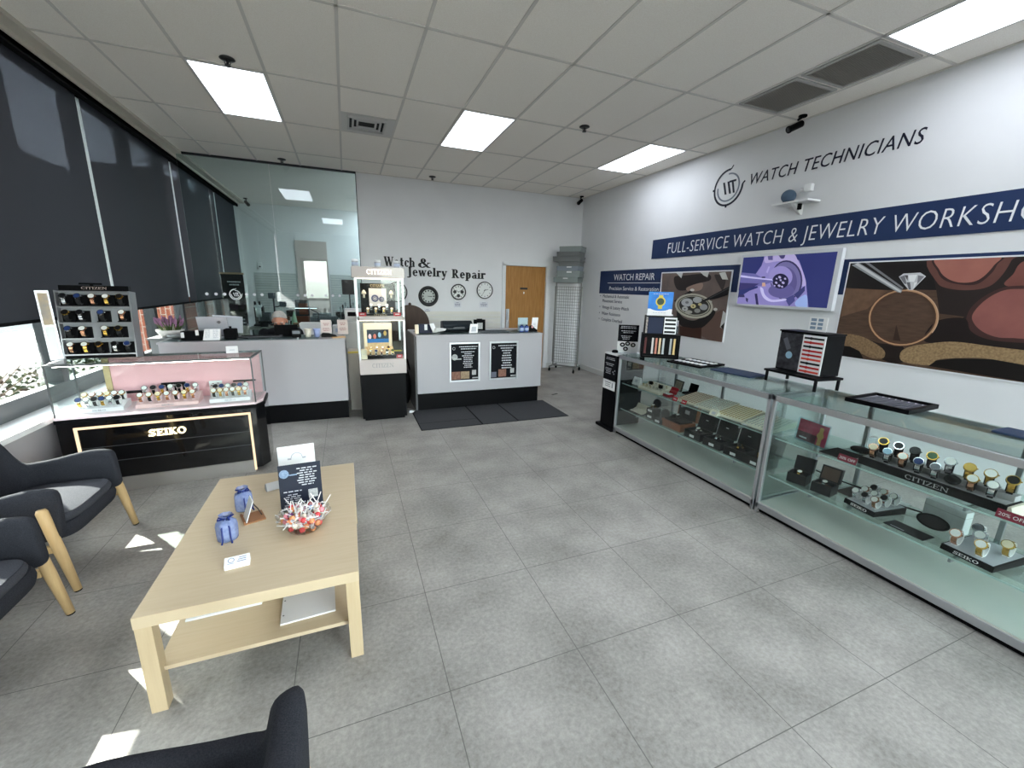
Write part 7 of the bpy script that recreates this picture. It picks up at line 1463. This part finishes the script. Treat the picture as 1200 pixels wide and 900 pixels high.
# ================================================================ THE MAN BEHIND THE COUNTER
SKIN = mat('skin', (206, 150, 126), .55, noise=(30, .6), rgb2=(190, 128, 106)); SHIRT = mat('black_shirt', (18, 19, 24), .85); TROU = mat('dark_trousers', (34, 36, 42), .85); HAIR = mat('white_grey_hair', (196, 192, 186), .7, noise=(120, .6, (1, 1, .3)), rgb2=(140, 136, 132))
PX, PY = -.865, 6.47
T = thing('person', 'grey haired man in a black shirt sitting behind the counter, looking down at a laptop', 'person', (PX, PY, 0))
def cap(b, p, q, r0, r1, n=8):
    p, q = V3(p), V3(q)
    for i in range(n+1): t = i/n; r = r0+(r1-r0)*t; b.ell(p.lerp(q, t), r, r, r, 12, 8)
def remesh(o, vox=.012, it=4):
    m_ = o.modifiers.new('remesh', 'REMESH'); m_.mode = 'VOXEL'; m_.voxel_size = vox; m_.use_smooth_shade = True
    s_ = o.modifiers.new('smooth', 'SMOOTH'); s_.factor = .5; s_.iterations = it
HM = Matrix.Translation((PX+.01, PY-.075, 1.075)) @ Matrix.Rotation(.42, 4, 'X') @ Matrix.Scale(1.1, 4)      # head pivot at the neck, bowed forward
def hp(x, y, z): return HM @ V3((x, y, z))
HR = Matrix.Rotation(.42, 3, 'X')
b = B()
b.ell(hp(0, -.005, .125), .076, .096, .098, 20, 14, HR); b.ell(hp(0, -.035, .065), .058, .066, .068, 18, 12, HR); b.ell(hp(0, -.075, .03), .030, .026, .024, 12, 8, HR)   # skull, jaw, chin
b.ell(hp(0, -.102, .092), .013, .018, .026, 12, 8, HR); b.ell(hp(0, -.112, .078), .016, .013, .012, 12, 8, HR)                                                        # nose
for s_ in (-1, 1):
    b.ell(hp(s_*.078, .008, .098), .010, .022, .032, 10, 8, HR); b.ell(hp(s_*.034, -.088, .125), .026, .012, .009, 10, 8, HR); b.ell(hp(s_*.042, -.070, .075), .024, .024, .026, 12, 8, HR)
b.ell(hp(0, -.094, .052), .024, .010, .007, 12, 8, HR)
cap(b, (PX, PY-.0, 1.0), hp(0, .01, .05), .056, .054)
for s_ in (-1, 1):
    cap(b, (PX+s_*.235, 6.31, .80), (PX+s_*.10, 6.215, .755), .040, .028)               # forearms
    hx, hy = PX+s_*.085, 6.19
    b.ell((hx, hy, .748), .040, .045, .016, 12, 8)
    for k, (dx, l) in enumerate(((-.030, .060), (-.010, .070), (.010, .066), (.029, .050))):
        b_ = V3((hx+dx, hy-.035, .748)); m1 = b_+V3((dx*.15, -l*.5, .008)); e_ = b_+V3((dx*.2, -l*.95, -.010)); cap(b, b_, m1, .0095, .0085, 4); cap(b, m1, e_, .0085, .0075, 4)
    cap(b, (hx-s_*.03, hy-.0, .748), (hx-s_*.062, hy-.042, .745), .012, .009, 5)
body = b.obj('body', SKIN, T, smooth=True); remesh(body, .0065, 3)
b = B()
b.ell((PX, PY+.0, .89), .19, .125, .20, 20, 14); b.ell((PX, PY+.03, .66), .17, .135, .20, 20, 14); b.ell((PX, PY+.0, 1.02), .185, .10, .072, 18, 10)
for s_ in (-1, 1):
    cap(b, (PX+s_*.205, PY-.0, 1.0), (PX+s_*.26, 6.36, .80), .072, .055); cap(b, (PX+s_*.26, 6.36, .80), (PX+s_*.17, 6.265, .775), .056, .044)
sh = b.obj('shirt', SHIRT, T, smooth=True); remesh(sh, .012, 5)
b = B(); b.tube([(PX+.068*math.cos(a), PY-.015+.066*math.sin(a), 1.075-.018*math.sin(-a)) for a in [2*PI*k/20 for k in range(20)]], .014, 8, True); b.obj('collar', SHIRT, T, smooth=True)
b = B()
for s_ in (-1, 1):
    cap(b, (PX+s_*.09, PY+.03, .545), (PX+s_*.11, 6.22, .53), .088, .068); cap(b, (PX+s_*.11, 6.22, .53), (PX+s_*.12, 6.26, .09), .064, .046)
b.ell((PX, PY+.03, .56), .16, .13, .085, 16, 10)
tr_ = b.obj('trousers', TROU, T, smooth=True); remesh(tr_, .014, 4)
for s_ in (-1, 1): b = B(); b.ell((PX+s_*.12, 6.215, .04), .045, .12, .04, 14, 8); b.obj('shoe', BLK, T, smooth=True)
b = B()                                                                                     # hair: shell over the upper and back skull
def hair(u, v):
    a = 2*PI*u; t = v*1.0
    fr = .5-.5*math.cos(a)                                            # a = 0 is the back
    lim = math.radians(116-68*(.5-.5*math.cos(a)))
    th = lim*t
    k = 1.0+.018*math.sin(9*a)*math.sin(5*th)
    return hp(.0825*k*math.sin(th)*math.sin(a), -.004+.103*k*math.sin(th)*math.cos(a), .125+.106*k*math.cos(th))
b.grid(hair, 48, 14); hr = b.obj('hair', HAIR, T, smooth=True); md = hr.modifiers.new('solid', 'SOLIDIFY'); md.thickness = .006; md.offset = .3
for s_ in (-1, 1): b = B(); b.ell(hp(s_*.033, -.096, .131), .022, .006, .005, 10, 6, HR); b.obj('eyebrow', HAIR, T, smooth=True)
for s_ in (-1, 1): b = B(); b.ell(hp(s_*.032, -.0905, .108), .013, .009, .006, 12, 8, HR); b.obj('eye', mat('eye_dark', (60, 46, 40), .3), T, smooth=True)
T = thing('office_chair', 'black office chair under the man behind the counter', 'office chair', (PX, PY+.05, 0))
b = B(); b.box(PX-.22, PX+.22, PY-.16, PY+.24, .40, .462); b.obj('seat', BLKM, T, bev=.02); b = B(); b.box(PX-.20, PX+.20, PY+.215, PY+.265, .56, .92); b.box(PX-.03, PX+.03, PY+.23, PY+.26, .43, .56); b.obj('backrest', BLKM, T, bev=.015)
b = B(); b.cyl((PX, PY+.05, .07), (PX, PY+.05, .40), .028); b.obj('column', STEEL, T)
for k in range(5): a = 2*PI*k/5+.3; b = B(); b.tube([(PX, PY+.05, .09), (PX+.27*math.cos(a), PY+.05+.27*math.sin(a), .065)], .016, 8); b.cyl((PX+.26*math.cos(a)-.012, PY+.05+.26*math.sin(a), .028), (PX+.26*math.cos(a)+.012, PY+.05+.26*math.sin(a), .028), .027, n=12); b.obj('leg', BLKM, T)
# ================================================================ WORKROOM BEHIND THE GLASS
T = thing('workbench', 'long grey workbench behind the glass partition', 'workbench', (-.65, 8.8, 0))
b = B(); b.box(-1.62, .26, 8.40, 9.15, .86, .90); b.obj('top', mat('bench_top', (150, 146, 140), .5), T, bev=.003)
for x in (-1.58, -.7, .18): b = B(); b.box(x, x+.05, 8.45, 8.50, 0, .86); b.box(x, x+.05, 9.05, 9.10, 0, .86); b.obj('leg', FRAME, T)
b = B(); b.box(-1.55, .2, 8.44, 8.46, .35, .86); b.obj('front_panel', mat('bench_panel', (120, 122, 122), .6), T)
BZ = .901
T = thing('poster_banner', 'tall black banner stand with pale print at the window end of the workroom', 'banner', (0, 0, 0)); b = B(); b.box(-.17, .17, -.02, .0, .02, 1.80); c = b.obj('panel', BLK, T); b = B(); textlines(b, .02, 1.66, [.2, .14], -.02, .05); textlines(b, .02, 1.0, [.2, .22, .18], -.02, .06); b.obj('print', PTXT, c); b = B(); b.box(-.17, .17, -.021, -.0201, .62, .9); b.obj('photo', mat('banner_photo', (110, 96, 90), .6, noise=(14, .6), rgb2=(190, 180, 170)), c); b = B(); b.box(-.18, .18, -.025, .005, 1.80, 1.83); b.obj('top_rail', mat('tan_rail', (170, 140, 110), .5), T); b = B(); b.box(-.18, .18, -.15, .13, 0, .02); b.obj('foot', BLKM, T); put(T, (-1.855, 8.8, 0), .05)
T = thing('microscope', 'white and black bench microscope behind the glass, left of the man', 'microscope', (0, 0, 0)); b = B(); b.box(-.09, .09, -.11, .13, 0, .03); b.obj('base', BLK, T, bev=.01); b = B(); b.cyl((0, .09, .03), (0, .09, .36), .02); b.box(-.03, .03, -.03, .11, .30, .35); b.obj('column', ALUD, T, bev=.004); b = B(); b.cyl((0, -.03, .16), (0, -.03, .33), .045); b.ell((0, -.03, .36), .07, .08, .05, 16, 10); b.obj('head', WPLAST, T, smooth=True)
for s_ in (-.035, .035): b = B(); b.cyl((s_, -.06, .37), (s_, -.13, .43), .018); b.obj('eyepiece', BLK, T)
put(T, (-1.50, 8.75, BZ), .1)
T = thing('tool_stand', 'dark pole stand with two small heads behind the glass', 'tool stand', (0, 0, 0)); b = B(); b.cyl((0, 0, 0), (0, 0, .02), .09, n=20); b.obj('base', BLKM, T); b = B(); b.cyl((0, 0, .02), (0, 0, .52), .014); b.tube([(0, 0, .34), (.06, 0, .34), (.13, -.02, .38)], .010, 8); b.obj('pole', BLKM, T)
for x, z in ((-.02, .54), (.15, .39)): b = B(); b.box(x-.055, x+.055, -.06, .03, z-.05, z+.05); b.obj('head', mat('slate_head', (44, 56, 66), .4), T, bev=.012)
put(T, (-1.25, 8.80, BZ))
T = thing('desk_lathe', 'small black lathe with pale knobs on the workbench', 'lathe', (0, 0, 0)); b = B(); b.box(-.20, .20, -.06, .06, .06, .10); b.box(-.18, -.06, -.07, .07, 0, .06); b.box(.08, .18, -.05, .05, 0, .06); b.obj('bed', BLK, T, bev=.006); b = B(); b.cyl((-.14, 0, .17), (-.02, 0, .17), .06, n=18); b.box(-.17, -.05, -.05, .05, .10, .17); b.obj('headstock', mat('lathe_grey', (90, 92, 94), .4, .4), T); b = B(); b.cyl((.10, 0, .16), (.18, 0, .16), .022); b.cyl((.18, 0, .16), (.20, 0, .16), .04, n=16); b.obj('tailstock', CHROME, T); put(T, (-1.28, 8.56, BZ), .1)
b = B(); b.lathe((0, 0, 0), [(.05, 0), (.055, .02), (.035, .16), (.012, .22), (.012, .26)], 14); o = b.obj('spray_bottle', mat('mint_plastic', (176, 206, 176), .4), None, smooth=True); tag(o, 'pale green plastic bottle on the workbench right of the man', 'bottle'); put(o, (-.93, 8.72, BZ))
T = thing('paint_box', 'reddish brown case standing open on the workbench', 'case', (0, 0, 0)); b = B(); b.box(-.12, .12, -.06, .06, 0, .16); b.obj('case', mat('red_brown_case', (130, 78, 62), .6), T, bev=.006); b = B(); b.box(-.12, .12, .05, .07, .16, .46); b.obj('lid', mat('slate_lid', (70, 76, 80), .6), T, bev=.004); b = B(); b.box(-.06, .10, .046, .0495, .19, .40); b.obj('lid_lining', MATS['red_brown_case'], T); put(T, (-.80, 8.9, BZ))
T = thing('bench_lamp', 'bench lamp with a long white light bar behind the glass', 'lamp', (0, 0, 0)); b = B(); b.cyl((.18, 0, 0), (.18, 0, .02), .06, n=18); b.tube([(.18, 0, .02), (.20, .0, .24), (.05, -.02, .335)], .008, 8); b.obj('arm', BLKM, T); b = B(); b.box(-.19, .19, -.03, .01, .33, .345); b.obj('head', WPLAST, T, bev=.004); b = B(); b.box(-.18, .18, -.025, .005, .3265, .3295); b.obj('led', emitter('bench_led', (240, 248, 255), 6), T); put(T, (-.70, 8.50, BZ))
T = thing('desk_printer', 'wide grey printer on the workbench behind the blue cup', 'printer', (0, 0, 0)); b = B(); b.box(-.24, .24, -.17, .17, 0, .16); b.box(-.20, .12, -.12, .14, .16, .22); b.obj('body', mat('dark_grey_printer', (104, 110, 114), .4), T, bev=.012); b = B(); b.box(-.17, .17, -.1725, -.1705, .03, .08); b.obj('output_slot', BLK, T); put(T, (-.42, 8.86, BZ))
T = thing('storage_box', 'white lidded storage box on a stool before the glass, right of the man', 'box', (0, 0, 0)); b = B(); b.box(-.22, .22, -.14, .14, 0, .16); b.obj('box', WPLAST, T, bev=.004); b = B(); b.box(-.225, .225, -.145, .145, .16, .18); b.obj('lid', WPLAST, T, bev=.003); put(T, (-.47, 7.2, .90))
T = thing('side_table', 'plain grey side table before the glass carrying white boxes', 'table', (-.4, 7.2, 0)); b = B(); b.box(-.78, .0, 7.0, 7.45, .87, .899); b.obj('top', mat('side_table_grey', (150, 152, 150), .5), T)
for x in (-.76, -.05):
    for y in (7.02, 7.39): b = B(); b.box(x, x+.03, y, y+.03, 0, .87); b.obj('leg', FRAME, T)
T = thing('storage_box', 'smaller white box right of the lidded box, before the glass', 'box', (0, 0, 0)); b = B(); b.box(-.10, .10, -.12, .12, 0, .14); b.obj('box', WPLAST, T, bev=.004); b = B(); b.box(-.06, .06, -.122, -.1205, .04, .10); b.obj('label', mat('jar_label', (190, 200, 220), .5), T); put(T, (-.13, 7.2, .90))
T = thing('wall_speaker', 'dark brown square panel on a pole behind the glass, near the tower', 'panel', (0, 0, 0)); b = B(); b.box(-.13, .13, -.03, .0, .58, .86); b.obj('panel', mat('dark_maroon_panel', (62, 44, 42), .5), T, bev=.004); b = B(); b.cyl((0, 0, .0), (0, 0, .6), .012); b.cyl((0, 0, 0), (0, 0, .015), .08, n=18); b.obj('pole', BLKM, T); put(T, (.06, 8.88, BZ))
T = thing('tool_rack', 'black tool rack with upright tools on the workbench near the tower', 'rack', (0, 0, 0)); b = B(); b.box(-.18, .18, -.05, .05, 0, .05); b.box(-.18, .18, .03, .05, .05, .22); b.obj('rack', BLK, T, bev=.003)
for i in range(8): b = B(); x = -.16+.046*i; b.cyl((x, 0, .05), (x, 0, .30+.04*(i % 3)), .007, n=8); b.cyl((x, 0, .30+.04*(i % 3)), (x, 0, .36+.04*(i % 3)), .013, n=8); b.obj('tool', (CHROME, BLKM, ALUD)[i % 3], T)
put(T, (.04, 8.52, BZ))
T = thing('parts_organizer', 'black drawer organizer with pale labels on the workbench left of the microscope tools', 'organizer', (0, 0, 0)); b = B(); b.box(-.07, .07, -.08, .08, 0, .34); b.obj('case', BLK, T, bev=.003)
for i in range(5): b = B(); b.box(-.06, .06, -.0825, -.0805, .02+.063*i, .075+.063*i); b.obj('drawer', mat('organizer_grey', (110, 104, 98), .5), T)
put(T, (-1.53, 9.0, BZ))
T = thing('wall_sensor', 'small white sensor on the workroom wall beside the blinds', 'sensor', (0, 0, 0)); b = B(); b.box(-.05, .05, -.03, 0, 0, .15); b.obj('housing', WPLAST, T, bev=.01); b = B(); b.box(-.02, .02, -.034, -.0305, .03, .06); b.obj('lens', BLK, T); put(T, (-1.95, 12.2, 2.0))
T = thing('floor_bit', 'tiny dark scrap lying on the floor right of the mat', 'scrap', (0, 0, 0)); b = B(); b.box(-.06, .06, -.012, .012, .0005, .004); b.obj('scrap', mat('dark_scrap', (52, 60, 54), .8), T); q = W(650, 462, 2, 0); put(T, (q.x, q.y, 0), .3)

PBX = [((70, 66, 62), 'dark'), ((150, 120, 92), 'tan'), ((176, 178, 176), 'pale grey'), ((64, 78, 84), 'slate'), ((110, 84, 66), 'brown')]
for i, (x, y, w_, h_, c, lab) in enumerate(((-1.44, 9.02, .16, .22, 3, 'slate parts box behind the microscope on the workbench'), (-1.10, 8.92, .14, .16, 4, 'brown parts box right of the tool stand on the workbench'), (-1.05, 8.58, .10, .10, 2, 'pale grey parts box in front of the green bottle on the workbench'),
        (-1.02, 9.05, .12, .26, 0, 'tall dark parts box at the back of the workbench behind the green bottle'), (-.14, 8.88, .14, .24, 0, 'dark parts box between the grey printer and the square panel'), (-.88, 8.50, .09, .07, 1, 'small tan parts box before the bench lamp'))):
    T = thing('parts_box', lab, 'box', (0, 0, 0), 'parts boxes on the workbench'); m_ = mat('parts_box_'+PBX[c][1].replace(' ', '_'), PBX[c][0], .6)
    b = B(); b.box(-w_/2, w_/2, -.07, .07, 0, h_*.75); b.obj('tray', m_, T, bev=.003); b = B(); b.box(-w_/2-.004, w_/2+.004, -.074, .074, h_*.75, h_); b.obj('lid', m_, T, bev=.003); b = B(); b.box(-w_*.3, w_*.3, -.0725, -.0705, h_*.25, h_*.55); b.obj('label', PAPER, T); put(T, (x, y, BZ))
